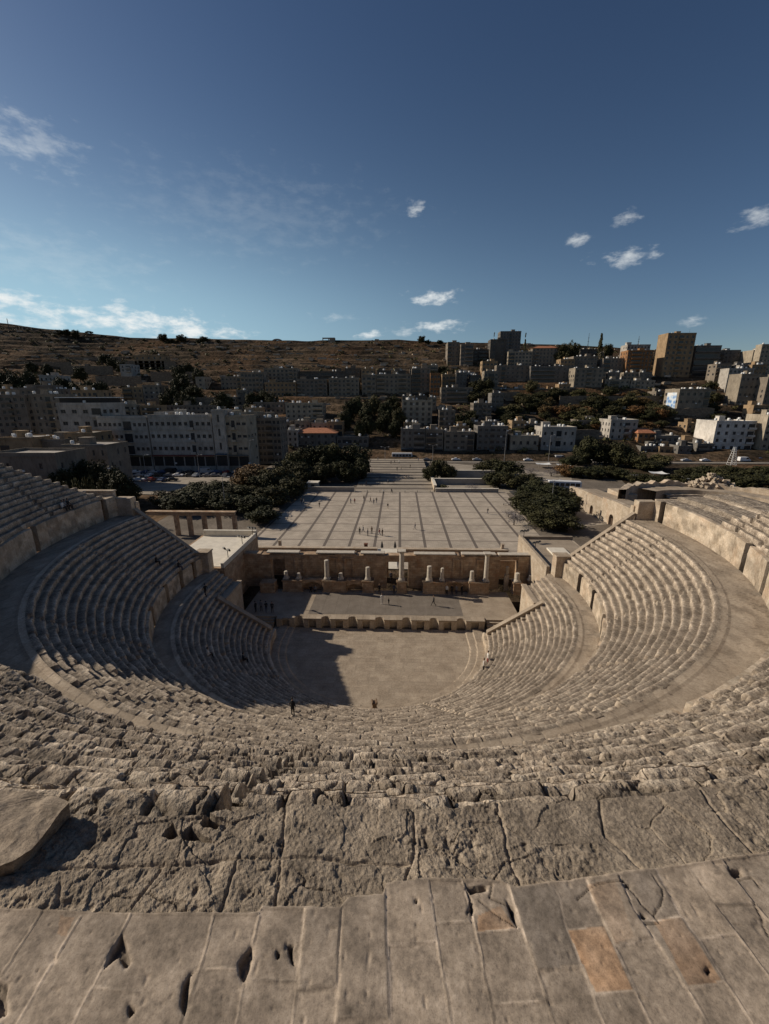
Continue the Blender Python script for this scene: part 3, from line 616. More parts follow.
# ================================================================ ends of the seating, stage, scaenae wall
def slope_wall(name, x0, z0, x1, z1, y, th, zb, mat, cope=0.25, zb1=None):
    """wall in the plane Y=y whose top climbs from (x0,z0) to (x1,z1)"""
    m = MB(); s = 1 if x1 > x0 else -1; n = 14
    P = []
    top = [(x0+(x1-x0)*i/n, z0+(z1-z0)*i/n) for i in range(n+1)]
    zb1 = zb if zb1 is None else zb1
    for k, (x, z) in enumerate(top):
        b = zb+(zb1-zb)*k/n
        P += [(x, y, b), (x, y+th, b), (x, y+th, z), (x, y, z)]
    F = []
    for i in range(n):
        a = i*4; b = a+4
        F += [(a, b, b+3, a+3), (a+1, a+2, b+2, b+1), (a+3, b+3, b+2, a+2), (a, a+1, b+1, b)]
    F += [(0, 3, 2, 1), (n*4, n*4+1, n*4+2, n*4+3)]
    m.poly(P, F); o = m.build(name, mat, theatre)
    c = MB(); P = []
    for k, (x, z) in enumerate(top): P += [(x, y-0.09, z+.005), (x, y+th+0.07, z+.005), (x, y+th+0.07, z+cope), (x, y-0.09, z+cope)]
    c.poly(P, F); c.build('coping', M_FLAG, o); return o
for s in (1, -1):
    slope_wall('end_parapet', s*14.5, 1.75, s*21.3, 6.25, -0.42, 0.5, 0.0, M_ASH, cope=0.3)
    slope_wall('end_parapet', s*26.2, 10.3, s*34.3, 16.9, 5.05, 0.55, 1.0, M_ASH if s > 0 else M_WALL)
    m = MB(); m.box(min(s*24.6, s*26.5), max(s*24.6, s*26.5), 4.9, 6.4, 1.2, 10.6); m.box(min(s*24.5, s*26.6), max(s*24.5, s*26.6), 4.8, 6.5, 10.62, 10.85); m.build('end_pier', M_ASH, theatre, 0.04)
    m = MB(); m.box(min(s*34.6, s*36.9), max(s*34.6, s*36.9), 5.0, 6.2, 8, 18.7); m.build('end_pier', M_ASH, theatre, 0.05)
    m = MB(); m.box(min(s*34.4, s*35.3), max(s*34.4, s*35.3), 5.7, 6.5, 8, 17.9); m.build('end_pier', M_ASH, theatre, 0.05)
    # straight wing of seat rows carried over the side passage
    m = MB()
    for k in range(5):
        xa, xb = 21.05+k*0.6, 24.1; zt_ = 1.35+12*0.395+k*0.395
        m.box(min(s*xa, s*xb), max(s*xa, s*xb), -0.28+.002*k, 5.6-.002*k, (zt_-0.41 if k else 1.2), zt_)
    m.build('wing_seating', M_SEAT, theatre, 0.03)
    m = MB(); m.box(min(s*24.0, s*25.8), max(s*24.0, s*25.8), 4.6, 6.2, 1.2, 7.66); m.build('wing_floor', M_FLAG, theatre)
    # wall with the little arch, facing the stage
    m = MB(); X = s*20.75; xi, xo = min(X-s*0.3, X+s*0.25), max(X-s*0.3, X+s*0.25)
    m.box(xi, xo, 0.1, 1.9, 1.0, 5.9); m.box(xi, xo, 3.3, 5.75, 1.0, 5.902)
    pts = [(1.9, 2.6)]+[(2.6-0.7*math.cos(a), 2.6+0.7*math.sin(a)) for a in np.linspace(0, PI, 9)][1:-1]+[(3.3, 2.6)]
    Pf = [(X-s*0.3, a, b) for a, b in pts]+[(X-s*0.3, 3.3, 5.901), (X-s*0.3, 1.9, 5.901)]; n = len(Pf)
    Pb = [(X+s*0.25, p[1], p[2]) for p in Pf]
    m.poly(Pf+Pb, [tuple(range(n)), tuple(range(2*n-1, n-1, -1))]+[(i, n+i, n+(i+1) % n, (i+1) % n) for i in range(n)])
    m.build('arched_side_wall', M_ASH, theatre)
    m = MB(); m.box(xi-.1, xo+.1, 0.08, 5.85, 5.91, 6.2); m.build('coping', M_FLAG, theatre, 0.03)
    m = MB(); m.box(min(s*21.0, s*24.1), max(s*21.0, s*24.1), 5.2, 5.58, 1.1, 5.6); m.build('end_wall', M_WALL, theatre)
    m = MB(); m.box(min(s*34.9, s*20.9), max(s*34.9, s*20.9), 4.6, 5.02, -0.5, 5.4); m.build('end_wall', M_WALL, theatre)
    m = MB(); 
    for k in range(13): m.box(min(s*(26.6+k*0.62), s*(27.25+k*.62)), max(s*(26.6+k*.62), s*(27.25+k*.62)), 4.7, 5.04, 0, 10.1+k*0.48)
    m.build('end_wall', M_WALL, theatre)
# parapet beyond the upper left rows
m = MB(); m.box(-47.5, -37.0, 5.1, 5.7, 12, 19.55); m.box(-47.6, -36.9, 5.0, 5.8, 19.56, 19.75); m.build('upper_end_wall', M_ASH, theatre, 0.04)
m = MB(); m.box(37.0, 46.0, 5.1, 5.7, 8, 18.9); m.build('upper_end_wall', M_ASH, theatre, 0.04)
# stage floor and platform
m = MB(); m.box(-20.3, 20.3, 4.0, 12.9, -0.5, 1.38); m.build('stage_floor', M_FLAG, theatre)
m = MB()
for i in range(12):
    x0 = -10.6+i*1.9; m.box(x0, x0+1.872, 4.9, 11.5, 1.36, 1.392)
m.build('stage_platform', stone('grey_boards', (0.13, 0.11, 0.09), (0.175, 0.15, 0.125), (0.22, 0.19, 0.16), s1=0.6, s2=8, bstr=0.2, bdist=0.006, spots=0.2), theatre)
# front of the stage with alternating round and square niches
def stage_front():
    m = MB(); y0, y1, z0, z1 = 3.25, 4.15, 0.0, 1.42; xs = -14.3; pitch = 1.93; x = xs; kinds = ['rect' if i % 2 == 0 else 'round' for i in range(15)]
    m.box(-14.9, 15.2, y1-0.02, 4.3, z0, z1)
    for i, kd in enumerate(kinds):
        c = -13.55+i*1.94; w = 0.52 if kd == 'rect' else 0.66
        nxt = c+1.94-(0.66 if kd == 'rect' else 0.52)
        m.box(c+w, nxt if i < 14 else 14.95, y0, y1, z0, z1)           # pier
        if kd == 'rect': m.box(c-w, c+w, y0+0.55, y1, z0, z1-0.002); m.box(c-w, c+w, y0, y0+.56, 1.22, z1-.001)
        else:
            n = 9; pts = [(c-w*math.cos(a), y0+0.05+w*math.sin(a)) for a in np.linspace(0, PI, n)]
            for p, q in zip(pts[:-1], pts[1:]): m.prism([p, q, (q[0], y1), (p[0], y1)], z0, z1-0.003)
    m.box(-14.9, -14.07, y0, y1, z0, z1)
    m.build('stage_front', M_ASH, theatre, 0.02)
    c = MB()
    for i, kd in enumerate(kinds):
        cc = -13.55+i*1.94; w = 0.52 if kd == 'rect' else 0.66; nxt = cc+1.94-(0.66 if kd == 'rect' else 0.52)
        c.box(cc+w-.05, (nxt if i < 14 else 14.95)+.05, y0-0.08, 4.4, z1+.002, z1+0.16)
        if kd == 'rect': c.box(cc-w+.05, cc+w-.05, y0-.06, 4.4, z1+.003, z1+.155)
        else:
            pts = [(cc-w*math.cos(a), y0+0.05+w*math.sin(a)) for a in np.linspace(0.08, PI-0.08, 9)]
            for p, q in zip(pts[:-1], pts[1:]): c.prism([p, q, (q[0], 4.4), (p[0], 4.4)], z1+.003, z1+0.155)
    c.build('coping', M_FLAG, theatre, 0.02)
stage_front()
for s in (1, -1):
    m = MB()
    for k in range(5): m.box(min(s*15.3, s*19.9), max(s*15.3, s*19.9), 2.6+k*0.34, 4.32, 0, 0.28*(k+1)-.001*k)
    m.build('stage_steps', M_FLAG, theatre, 0.02)
    m = MB(); m.box(min(s*14.6, s*20.8), max(s*14.6, s*20.8), -0.4, 4.2, -0.4, 0.06); m.build('side_entrance_floor', M_FLAG, theatre)
# scaenae wall with three doors
def scaenae():
    Y0, Y1, zt = 14.2, 15.6, 7.1
    doors = [(-18.7, -16.3, 6.2), (0.7, 4.3, 5.9), (19.3, 22.2, 6.4)]
    m = MB(); x = -23.6
    segs = []
    for a, b, h in doors: segs.append((x, a)); x = b
    segs.append((x, 26.0))
    r = random.Random(3)
    for a, b in segs:
        n = max(1, int((b-a)/1.6)); 
        for i in range(n):
            xa, xb = a+(b-a)*i/n, a+(b-a)*(i+1)/n; m.box(xa, xb, Y0+r.uniform(-.02, .02), Y1, 1.2, zt+r.uniform(-.12, .12))
    for a, b, h in doors: m.box(a-.01, b+.01, Y0+.05, Y1-.05, h, zt-.05)
    m.build('stage_back_wall', M_WALL, theatre)
    for a, b in ((-19.3, -13.8), (-11, -4.6), (-3.6, 0.4), (5.2, 12.0), (13, 18.6), (19.0, 24.6)):
        m = MB(); m.box(a, b, Y0-.08+r.uniform(-.05, .05), Y1-.3, zt+.13, zt+.28+r.uniform(0, .08)); m.build('coping', M_COLUMN, theatre, 0.04)
    for a, b, h in ((-21, -15, 5.2), (18.2, 24, 4.6), (-1.5, 0.9, 5.0), (4.4, 6.5, 4.8)):
        m = MB(); m.box(a, b, 18.6, 19.3, 1.3, h); m.build('rear_wall', M_WALL, theatre, .05)
    # shallow blind niches in the wall, as projecting frames round a dark recess
    for xc in (-13.9, -8.2, -5.6, 12.4, 16.3):
        f = MB(); f.box(xc-.85, xc-.5, Y0-.14, Y0-.03, 3.4, 6.3); f.box(xc+.5, xc+.85, Y0-.14, Y0-.03, 3.4, 6.3); f.box(xc-.9, xc+.9, Y0-.16, Y0-.03, 6.31, 6.6)
        f.build('niche_frame', M_WALL, theatre, 0.03)
    # columned podium in front: masonry blocks with arched recesses between
    blocks = [(-18.4, -14.0, 3.3, 12.0), (-10.4, -6.3, 3.3, 12.0), (-3.4, -1.5, 3.15, 12.0), (3.7, 5.9, 3.15, 12.0), (8.9, 13.2, 3.1, 12.0), (17.1, 20.2, 3.0, 12.0), (23.3, 24.9, 3.0, 12.0)]
    blocks = []
    for (pa, pb) in ((283, 302), (323, 346), (362.6, 373), (397, 406.5), (423, 445), (469, 488.5), (513.5, 522)):
        A = ony(pa, 590, 12.0); B = ony(pb, 590, 12.0); blocks.append((A[0], B[0]))
    for (a, b) in blocks:
        m = MB(); m.box(a, b, 12.0, 13.4, 1.3, 3.2); m.box(a-.12, b+.12, 11.9, 13.5, 3.203, 3.42); m.box(a-.1, b+.1, 11.9, 13.45, 1.3, 1.62)
        m.build('column_podium', M_WALL, theatre, 0.03)
    for (a, b) in ((blocks[0][1], blocks[1][0]), (blocks[1][1], blocks[2][0]), (blocks[4][1], blocks[5][0])):
        m = MB(); c = (a+b)/2; w = (b-a)/2-.02; n = 10
        pts = [(c-w*math.cos(t), 1.5+w*0.85*math.sin(t)) for t in np.linspace(0, PI, n)]
        h = min(3.3, 1.5+w*.85+.25)
        P = [(p[0], 12.5, min(p[1], 3.1)) for p in pts]+[(c+w, 12.5, 3.3), (c-w, 12.5, 3.3)]; k = len(P); P2 = [(p[0], 13.3, p[2]) for p in P]
        m.poly(P+P2, [tuple(range(k))[::-1], tuple(range(k, 2*k))]+[(i, (i+1) % k, k+(i+1) % k, k+i) for i in range(k)])
        m.box(a+.02, b-.02, 13.32, 14.0, 1.3, 3.0)
        m.build('podium_arch', M_WALL, theatre)
    for (a, b) in ((blocks[0][0]-3, blocks[0][0]-1.2),):
        m = MB(); m.box(a-.6, b, 11.4, 13.2, 1.3, 3.1); m.build('column_podium', M_WALL, theatre, 0.03)
scaenae()
def column(px, ytop, ybase, label, Y=12.7, rad=0.34, broken=True, capital=False):
    b = ony(px, ybase, Y-.35); t = ony(px, ytop, Y); zb = 3.42; h = t[2]-zb
    x = (b[0]+t[0])/2
    root = empty('column', (x, Y, zb), 0, label, 'column', 'columns standing along the back of the stage')
    m = MB(); m.box(-rad*1.35, rad*1.35, -rad*1.35, rad*1.35, 0, 0.14); m.lathe([(rad*1.3, .14), (rad*1.36, .2), (rad*1.15, .28), (rad*1.2, .34), (rad*1.03, .42)], n=16); m.build('base', M_COLUMN, root, 0.01)
    m = MB(); n = 8; prof = []
    for i in range(n+1):
        u = i/n; prof.append((rad*(1.0-0.12*u)*(1+0.015*math.sin(i*2.3+px)), .42+(h-.42)*u))
    if broken: prof[-1] = (rad*0.72, prof[-1][1]); prof.insert(-1, (rad*.9, prof[-1][1]-0.06))
    m.lathe(prof, n=16); m.build('shaft', M_COLUMN, root)
    if capital:
        m = MB(); m.lathe([(rad*.9, 0), (rad*1.0, .1), (rad*1.35, .4)], z=h, n=16); m.box(-rad*1.5, rad*1.5, -rad*1.5, rad*1.5, h+.4, h+.55); m.build('capital', M_COLUMN, root, 0.01)
    return root
column(286, 571, 582, 'short broken column stump, leftmost of the row behind the stage')
column(298.6, 573, 582, 'very low column stump beside the leftmost one on the same plinth')
column(326.7, 560, 583, 'pale half height column on the plinth left of the centre doorway, next to a stump', rad=.4)
column(340.8, 573, 583, 'low round stump sharing a plinth with a half height column left of the centre')
column(367.8, 567, 584, 'single broken column on its own plinth just left of the central doorway', rad=.38)
column(401.7, 553.5, 585, 'tallest full column with a capital, right beside the central doorway', rad=.42, broken=False, capital=True)
column(429.4, 566, 586, 'broken column right of the tall centre column, thicker of the pair on one plinth', rad=.42)
column(442.3, 568, 586, 'thinner broken column of the pair right of the tall centre column', rad=.3)
column(472, 571, 587, 'broken column just left of the tall right hand column', rad=.36)
column(486.6, 556, 587, 'tall slender full column with a capital near the right doorway', rad=.38, broken=False, capital=True)
column(517.3, 573, 588, 'broken column right of the right doorway on a small plinth', rad=.42)
column(530.3, 575, 587, 'rightmost low column stump against the side wing wall', rad=.3, Y=13.2)
# jagged pillar standing in the right doorway
m = MB(); b = ony(505, 588, 14)
m.prism([(b[0]-.35, 13.4), (b[0]+.35, 13.4), (b[0]+.3, 14.0), (b[0]-.3, 14.0)], 1.38, 4.2); m.prism([(b[0]-.2, 13.5), (b[0]+.3, 13.5), (b[0]+.25, 13.9), (b[0]-.15, 13.9)], 4.2, 5.6)
tag(m.build('broken_pillar', M_ASH, None, 0.05), 'jagged broken stone pillar standing alone in the right doorway of the stage wall', 'pillar')
# side wings with flat pale roofs
for s in (1, -1):
    w = empty('stage_wing', (0, 0, 0), 0, ('sunlit stone side wing with a flat roof at the right end of the stage wall' if s > 0 else 'side wing at the left end of the stage with a bright white roof terrace'), 'building')
    m = MB(); xa, xb = s*(24.1 if s > 0 else 23.2), s*33.5
    m.box(min(xa, xb), max(xa, xb), 6.6 if s < 0 else 6.9, 21.5, 0.5, 7.7); m.build('wall', M_ASH if s > 0 else M_WALL, w)
    m = MB(); m.box(min(xa, xb)+.5, max(xa, xb)-.5, 7.1, 21, 7.702, 7.78); m.build('roof', M_WHITE if s < 0 else M_FLAG, w)
    m = MB(); a, b = (xa, xa+s*.5); m.box(min(a, b), max(a, b), 6.6 if s < 0 else 6.9, 21.5, 7.703, 8.5)
    m.box(min(xa, xb)+.5, max(xa, xb)-.0, 21.0, 21.52, 7.703, 8.9 if s < 0 else 8.3)
    m.build('parapet', M_WHITE if s < 0 else M_FLAG, w, 0.03)
    if s > 0:
        m = MB(); m.box(27.2, 30, 12, 16, 7.79, 8.1); m.box(28, 29.5, 9, 10.3, 7.79, 8.5); m.build('roof_box', M_WHITE, w, 0.03)
# ------------------------------------------------ altar like block in the orchestra
m = MB(); a = onz(374.5, 711.5, 0)
al = empty('altar', (a[0], a[1], 0.01), 0.2, 'small brown stone altar standing alone on the round orchestra floor', 'altar')
MB_ = MB(); MB_.box(-.34, .34, -.34, .34, 0, .22); MB_.box(-.28, .28, -.28, .28, .22, .3); MB_.build('base', plain('altar_stone', (0.17, 0.115, 0.075), .9, .3, 6), al, 0.02)
MB_ = MB(); MB_.prism([(-.22, -.22), (.22, -.22), (.22, .22), (-.22, .22)], .3, 1.05); MB_.build('shaft', MATS['altar_stone'], al, 0.02)
MB_ = MB(); MB_.box(-.3, .3, -.3, .3, 1.05, 1.2); MB_.box(-.3, -.16, -.3, .3, 1.2, 1.36); MB_.box(.16, .3, -.3, .3, 1.2, 1.36); MB_.build('cap', MATS['altar_stone'], al, 0.02)
# fallen block on the rim, lower left
def fallen_block():
    zt = 28.66
    top = [(-140, 770), (-60, 778), (0, 790), (45, 797), (75, 809), (55, 828), (31, 853), (12, 868), (-20, 878), (-90, 890), (-180, 880), (-200, 820)]
    T = [onz(a, b, zt) for a, b in top]; c = sum(T)/len(T)
    n = 26; m = MB()
    # dense radial surface with noise so that it reads as broken stone
    per = []
    for i in range(len(T)):
        p, q = T[i], T[(i+1) % len(T)]
        for k in range(9): per.append(p+(q-p)*k/9)
    per = np.array(per); V = []; 
    us = np.linspace(0, 1, 22)[1:]
    prof = [(u, 0.0) for u in us]+[(1.0-.035*i, -0.075*i) for i in range(1, 7)]
    for (u, dz) in prof:
        P = c+(per-c)*u; P[:, 2] = zt+dz+0.03*(1-u)
        P[:, 2] += 0.09*(P[:, 0]-c[0])
        P += np.stack([fbm(P[:, 0]*4, P[:, 1]*4, P[:, 2]*4, 4, 61), fbm(P[:, 0]*4, P[:, 1]*4, P[:, 2]*4, 4, 62), fbm(P[:, 0]*5, P[:, 1]*5, P[:, 2]*5, 5, 63)], 1)*0.05
        V.append(np.concatenate([P, P[:1]]))
    F = grid_faces(len(prof), len(per)+1)
    o = mesh_np('fallen_block', np.concatenate(V), F, M_ROUGH, None, np.ones(sum(len(v) for v in V)))
    tag(o, 'large broken stone block jutting over the rim at the lower left, casting a black shadow', 'stone block')
fallen_block()
# ================================================================ ground, plaza, streets
def ridge(X):
    return np.interp(X, [-700, -470, -420, -300, -150, 0, 120, 250, 400, 700], [119, 117, 110, 98, 95, 93, 90, 84, 78, 74])
def terrain(X, Y):
    X = np.asarray(X, float); Y = np.asarray(Y, float)
    rz = ridge(X); y1 = 158+0*X; y2 = 440+0*X
    t = np.clip((Y-y1)/(y2-y1), 0, 1)
    # a foot slope, then terraces up to the plateau
    z = 1.3+(rz-1.3)*(0.92*t+0.08*sstep(0, 1, t)) - 0
    z = np.where(Y > y2, rz-(Y-y2)*0.12, z)
    z = z+np.where(t > 0.03, 1, 0)*(2.2*fbm(X*0.015, Y*0.02, 0, 4, 5)*np.clip(t*6, 0, 1))
    sx = z/5.5+0.55*fbm(X*0.02, Y*0.01, 0, 3, 15); fr = sx-np.floor(sx); z = z+np.where((t > .04) & (t < 1), 5.5*0.75*(sstep(.55, 1.0, fr)-fr), 0)
    r = np.hypot(X, Y)
    # the slope the theatre is cut into (behind and beside the seating)
    side = sstep(46, 70, r)*sstep(12, -25, Y)*26.0
    z = np.maximum(z, side*(Y < 60)+1.3*(1-0)) if True else z
    z = np.where((r < 50.5) & (Y < 20), -1.2, z)
    z = np.where((r < 52) & (Y < 8) & (r >= 50.5), 8, z)
    return z
def tz(x, y): return float(terrain(np.array([x]), np.array([y]))[0])
def on_terrain(px, py, ymin=60):
    d = px_dir(px, py); t = (ymin-CAM[1])/d[1]
    while t < 1500:
        p = CAM+d*t
        if p[2] <= tz(p[0], p[1]): return p
        t += 1.0
    return CAM+d*600
M_GROUND, nt, b = nodes_of('hill_ground')
n1 = tex(nt, 'Noise', 0.035, 6, 0.65); n2 = tex(nt, 'Noise', 0.4, 5, 0.7); n3 = tex(nt, 'Noise', 0.011, 4, 0.6)
wv = tex(nt, 'Noise', 0.12, 4, 0.6, stretch=(0.12, 1.0, 2.2))
c1 = ramp(nt, n1.outputs[0], [(0.36, (0.05, 0.04, 0.03)), (0.7, (0.21, 0.15, 0.10)), (0.5, (0.12, 0.088, 0.06))])
c2 = ramp(nt, wv.outputs[0], [(0.42, (0.55, 0.55, 0.55)), (0.6, (1.15, 1.1, 1.05))])
c = mixc(nt, 1.0, c1, c2, 'MULTIPLY')
red = ramp(nt, n3.outputs[0], [(0.5, (0, 0, 0)), (0.62, (0.6, 0.6, 0.6))]); c = mixc(nt, red, c, (0.17, 0.095, 0.05))
sp_ = ramp(nt, n2.outputs[0], [(0.38, (0.35, 0.37, 0.33)), (0.55, (1, 1, 1))]); c = mixc(nt, 1.0, c, sp_, 'MULTIPLY')
nt.links.new(c, b.inputs['Base Color']); b.inputs['Roughness'].default_value = 1.0; b.inputs['Specular IOR Level'].default_value = 0.05
bump(nt, b, n2.outputs[0], 1.0, 0.8)
def build_ground():
    xs = np.concatenate([np.linspace(-6000, -720, 14), np.arange(-700, 700, 5.0), np.linspace(720, 6000, 14)])
    ys = np.concatenate([np.linspace(-4000, -200, 8), np.concatenate([np.arange(-180, 150, 5.0), np.arange(150, 460, 2.0), np.arange(460, 620, 8.0)]), np.linspace(640, 8000, 14)])
    X, Y = np.meshgrid(xs, ys); Z = terrain(X, Y); Z = np.where(Y > 620, np.maximum(Z, -20), Z)
    o = mesh_np('ground', np.stack([X.ravel(), Y.ravel(), Z.ravel()], 1), grid_faces(*X.shape), M_GROUND, None); o['kind'] = 'structure'
build_ground()
def sheet(name, pts, z, mat, kind='structure'):
    m = MB(); m.poly([(p[0], p[1], z) for p in pts], [tuple(range(len(pts)))]); o = m.build(name, mat); o['kind'] = kind; return o
sheet('pavement', [(-58, 21.7), (48, 21.7), (74, 60), (100, 152.7), (-58, 152.7), (-60, 60)], 1.42, stone('worn_paving', (0.10, 0.082, 0.062), (0.15, 0.125, 0.10), (0.22, 0.185, 0.15), s1=.15, s2=2, bstr=.2, bdist=.02, spots=.3))
# plaza paving: pale slabs with dark bands
def plaza_mat():
    m, nt, b = nodes_of('plaza_paving'); L = nt.links
    g = nt.nodes.new('ShaderNodeNewGeometry'); s = nt.nodes.new('ShaderNodeSeparateXYZ'); L.new(g.outputs['Position'], s.inputs[0])
    def math_(op, a, bb):
        n = nt.nodes.new('ShaderNodeMath'); n.operation = op
        for i, v in ((0, a), (1, bb)):
            if isinstance(v, (int, float)): n.inputs[i].default_value = v
            else: L.new(v, n.inputs[i])
        return n.outputs[0]
    def band(co, off, per, w):
        f = math_('FRACT', math_('DIVIDE', math_('SUBTRACT', co, off-w/2), per), 0); return math_('LESS_THAN', f, w/per)
    bx = band(s.outputs[0], 2.93, 5.43, 0.62); by = band(s.outputs[1], 31.64, 6.05, 0.5)
    cb = nt.nodes.new('ShaderNodeCombineXYZ'); L.new(s.outputs[0], cb.inputs[0]); L.new(s.outputs[1], cb.inputs[1])
    br = nt.nodes.new('ShaderNodeTexBrick'); L.new(cb.outputs[0], br.inputs['Vector']); br.inputs['Scale'].default_value = 1; br.inputs['Brick Width'].default_value = 0.9; br.inputs['Row Height'].default_value = 0.5
    br.inputs['Color1'].default_value = (0.45, 0.395, 0.325, 1); br.inputs['Color2'].default_value = (0.38, 0.33, 0.27, 1); br.inputs['Mortar'].default_value = (0.26, 0.22, 0.18, 1); br.inputs['Mortar Size'].default_value = 0.02
    n = tex(nt, 'Noise', 0.25, 5, 0.65); v = ramp(nt, n.outputs[0], [(0.35, (0.8, 0.79, 0.78)), (0.65, (1.12, 1.1, 1.08))]); c = mixc(nt, 1.0, br.outputs[0], v, 'MULTIPLY')
    c = mixc(nt, math_('MULTIPLY', by, 0.8), c, (0.16, 0.13, 0.11)); c = mixc(nt, math_('MULTIPLY', bx, 0.93), c, (0.12, 0.10, 0.085))
    L.new(c, b.inputs['Base Color']); b.inputs['Roughness'].default_value = 0.85; b.inputs['Specular IOR Level'].default_value = 0.25
    return m
PZ = 1.5
sheet('plaza', [(-31.5, 21.6), (33.5, 21.6), (38.5, 87), (-28.5, 87)], PZ, plaza_mat())
M_ASPH = plain('asphalt', (0.05, 0.05, 0.052), 0.9, 0.25, 0.6)
M_PAVE = stone('pavement', (0.22, 0.19, 0.155), (0.30, 0.26, 0.21), (0.38, 0.33, 0.27), s1=0.3, s2=3, bstr=.2, bdist=.01, spots=.15)
M_CONC = stone('concrete', (0.24, 0.22, 0.19), (0.32, 0.29, 0.25), (0.40, 0.37, 0.32), s1=0.4, s2=4, bstr=.2, bdist=.01, spots=.15)
# stepped path that leads from the plaza to the street
m = MB(); zz = PZ+0.05
for k in range(6):
    m.box(-12.5, 14.5, 87.05+k*11.5, 87.05+(k+1)*11.5+(0.0), 1.0, zz+k*0.28)
o = m.build('path', M_PAVE); o['kind'] = 'structure'
m = MB()
for k in range(1, 6): m.box(-12.5, 14.5, 87.0+k*11.5, 87.04+k*11.5+.45, 1.0, zz+k*0.28+.004)
for k in range(6): m.box(-12.5, 14.5, 91+k*11.5, 94.0+k*11.5, 1.0, zz+k*0.28+.004)
o = m.build('path_bands', plain('dark_band', (0.13, 0.11, 0.09), .9)); o['kind'] = 'structure'  # darker strips laid across the path
m = MB(); m.box(-600, 600, 156, 168, 1.0, 1.62); o = m.build('road', M_ASPH); o['kind'] = 'structure'
m = MB(); m.box(-600, 600, 152.8, 155.98, 1.0, 1.75); m.box(-600, 600, 168.02, 171.5, 1.0, 1.76); o = m.build('pavement', M_PAVE); o['kind'] = 'structure'
mk = MB()
for k in range(-60, 60): mk.box(k*6, k*6+3, 161.9, 162.05, 1.6, 1.626)
o = mk.build('lane_markings', plain('road_paint', (0.7, 0.7, 0.68))); o['kind'] = 'structure'
# car park on the left and its access road
sheet('car_park', [(-125, 84), (-62, 80), (-46, 100), (-40, 112), (-128, 114)], 1.52, M_PAVE)
sheet('side_road', [(-135, 114.2), (-36, 112.2), (-30, 122), (-138, 124)], 1.525, M_ASPH)
sheet('square', [(36, 86), (62, 92), (74, 122), (30, 150), (18, 150), (18, 88)], 1.46, M_PAVE)
sheet('yard', [(40, 46), (56, 52), (60, 84), (44, 84)], 1.47, M_PAVE)
sheet('yard_road', [(40, 84.2), (70, 84.2), (74, 91), (40, 90)], 1.475, M_ASPH)
# low parapet at the near edge of the plaza
def wall_thing(name, boxes, mat, label, cat='wall', bevel=0.03, cope=None, copemat=None):
    m = MB()
    for b_ in boxes: m.box(*b_)
    if cope is None: return tag(m.build(name, mat, None, bevel), label, cat)
    r = empty(name, (0, 0, 0), 0, label, cat); m.build('wall_body', mat, r, bevel); c_ = MB()
    for b_ in boxes: c_.box(b_[0]-.12, b_[1]+.12, b_[2]-.12, b_[3]+.12, b_[5]+.003, b_[5]+cope)
    c_.build('coping', copemat or M_WHITE, r, 0.02); return r
wall_thing('low_wall', [(-27.5, -1.8, 30.2, 31.0, 1.4, 2.2)], M_WALL, 'long low wall along the near edge of the plaza, left of the tan ramp', cope=.12, copemat=M_ASH)
wall_thing('low_wall', [(2.6, 25, 30.2, 31.0, 1.4, 2.15)], M_WALL, 'long low wall along the near edge of the plaza, right of the tan ramp', cope=.12, copemat=M_ASH)
m = MB(); m.poly([(-1.6, 21.7, 1.52), (2.4, 21.7, 1.52), (2.4, 31, 1.9), (-1.6, 31, 1.9)], [(0, 1, 2, 3)]); m.box(-1.6, 2.4, 31, 31.2, 1.4, 1.9); tag(m.build('ramp', M_WHITE), 'short tan sunlit ramp in the middle gap of the low wall', 'ramp')
wall_thing('low_wall', [(-29.5, -12.6, 87.3, 88.0, 1.3, 2.9)], M_CONC, 'low grey wall behind the far left corner of the plaza', cope=.15, copemat=M_CONC)
wall_thing('planter_wall', [(15.0, 36, 87.4, 88.1, 1.3, 2.6)], M_CONC, 'low stone planter wall at the far right corner of the plaza, nearest of three', cope=.15)
wall_thing('planter_wall', [(15.0, 37, 100, 100.8, 1.3, 3.6)], M_CONC, 'middle one of three stepped planter walls right of the path', cope=.15)
wall_thing('planter_wall', [(19.0, 40, 112, 113, 1.3, 4.6)], M_CONC, 'farthest and longest stepped planter wall right of the path', cope=.15)
wall_thing('pier', [(14.6, 15.4, 89, 110, 1.3, 3.4)], M_ASH, 'pale stone side wall that follows the right edge of the path', cope=.12)
# kiosk at the far left corner of the plaza
k_ = empty('kiosk', (-27.0, 90.5, 1.4), 0, 'small grey kiosk with a flat roof at the far left corner of the plaza', 'kiosk')
m = MB(); m.box(-1.7, 1.7, -1.5, 1.5, 0, 2.6); m.build('wall', M_CONC, k_); m = MB(); m.box(-2.0, 2.0, -1.9, 1.8, 2.603, 2.85); m.build('roof', M_WHITE, k_, 0.02); m = MB(); m.box(-.5, .5, -1.56, -1.503, 0.05, 2.1); m.build('door', plain('dark_door', (.04, .035, .03)), k_)
# colonnade beyond the left wing
def colonnade():
    c_ = empty('colonnade', (0, 0, 0), 0, 'row of square brown piers under a stone beam beyond the left wing', 'colonnade')
    ax, bx = ony(178, 545, 40)[0], ony(236, 545, 40)[0]
    m = MB(); m.box(ax-6, bx+.5, 39.5, 40.5, 6.3, 7.0); m.box(ax-6.2, bx+.7, 39.3, 40.7, 7.003, 7.25); m.build('beam', M_WALL, c_, 0.04)
    for px in (178, 191, 205.5, 220, 235.5):
        x = ony(px, 530, 40)[0]; m = MB(); m.box(x-.45, x+.45, 39.6, 40.4, 1.3, 6.3); m.build('pier', M_WALL, c_, 0.05)
colonnade()
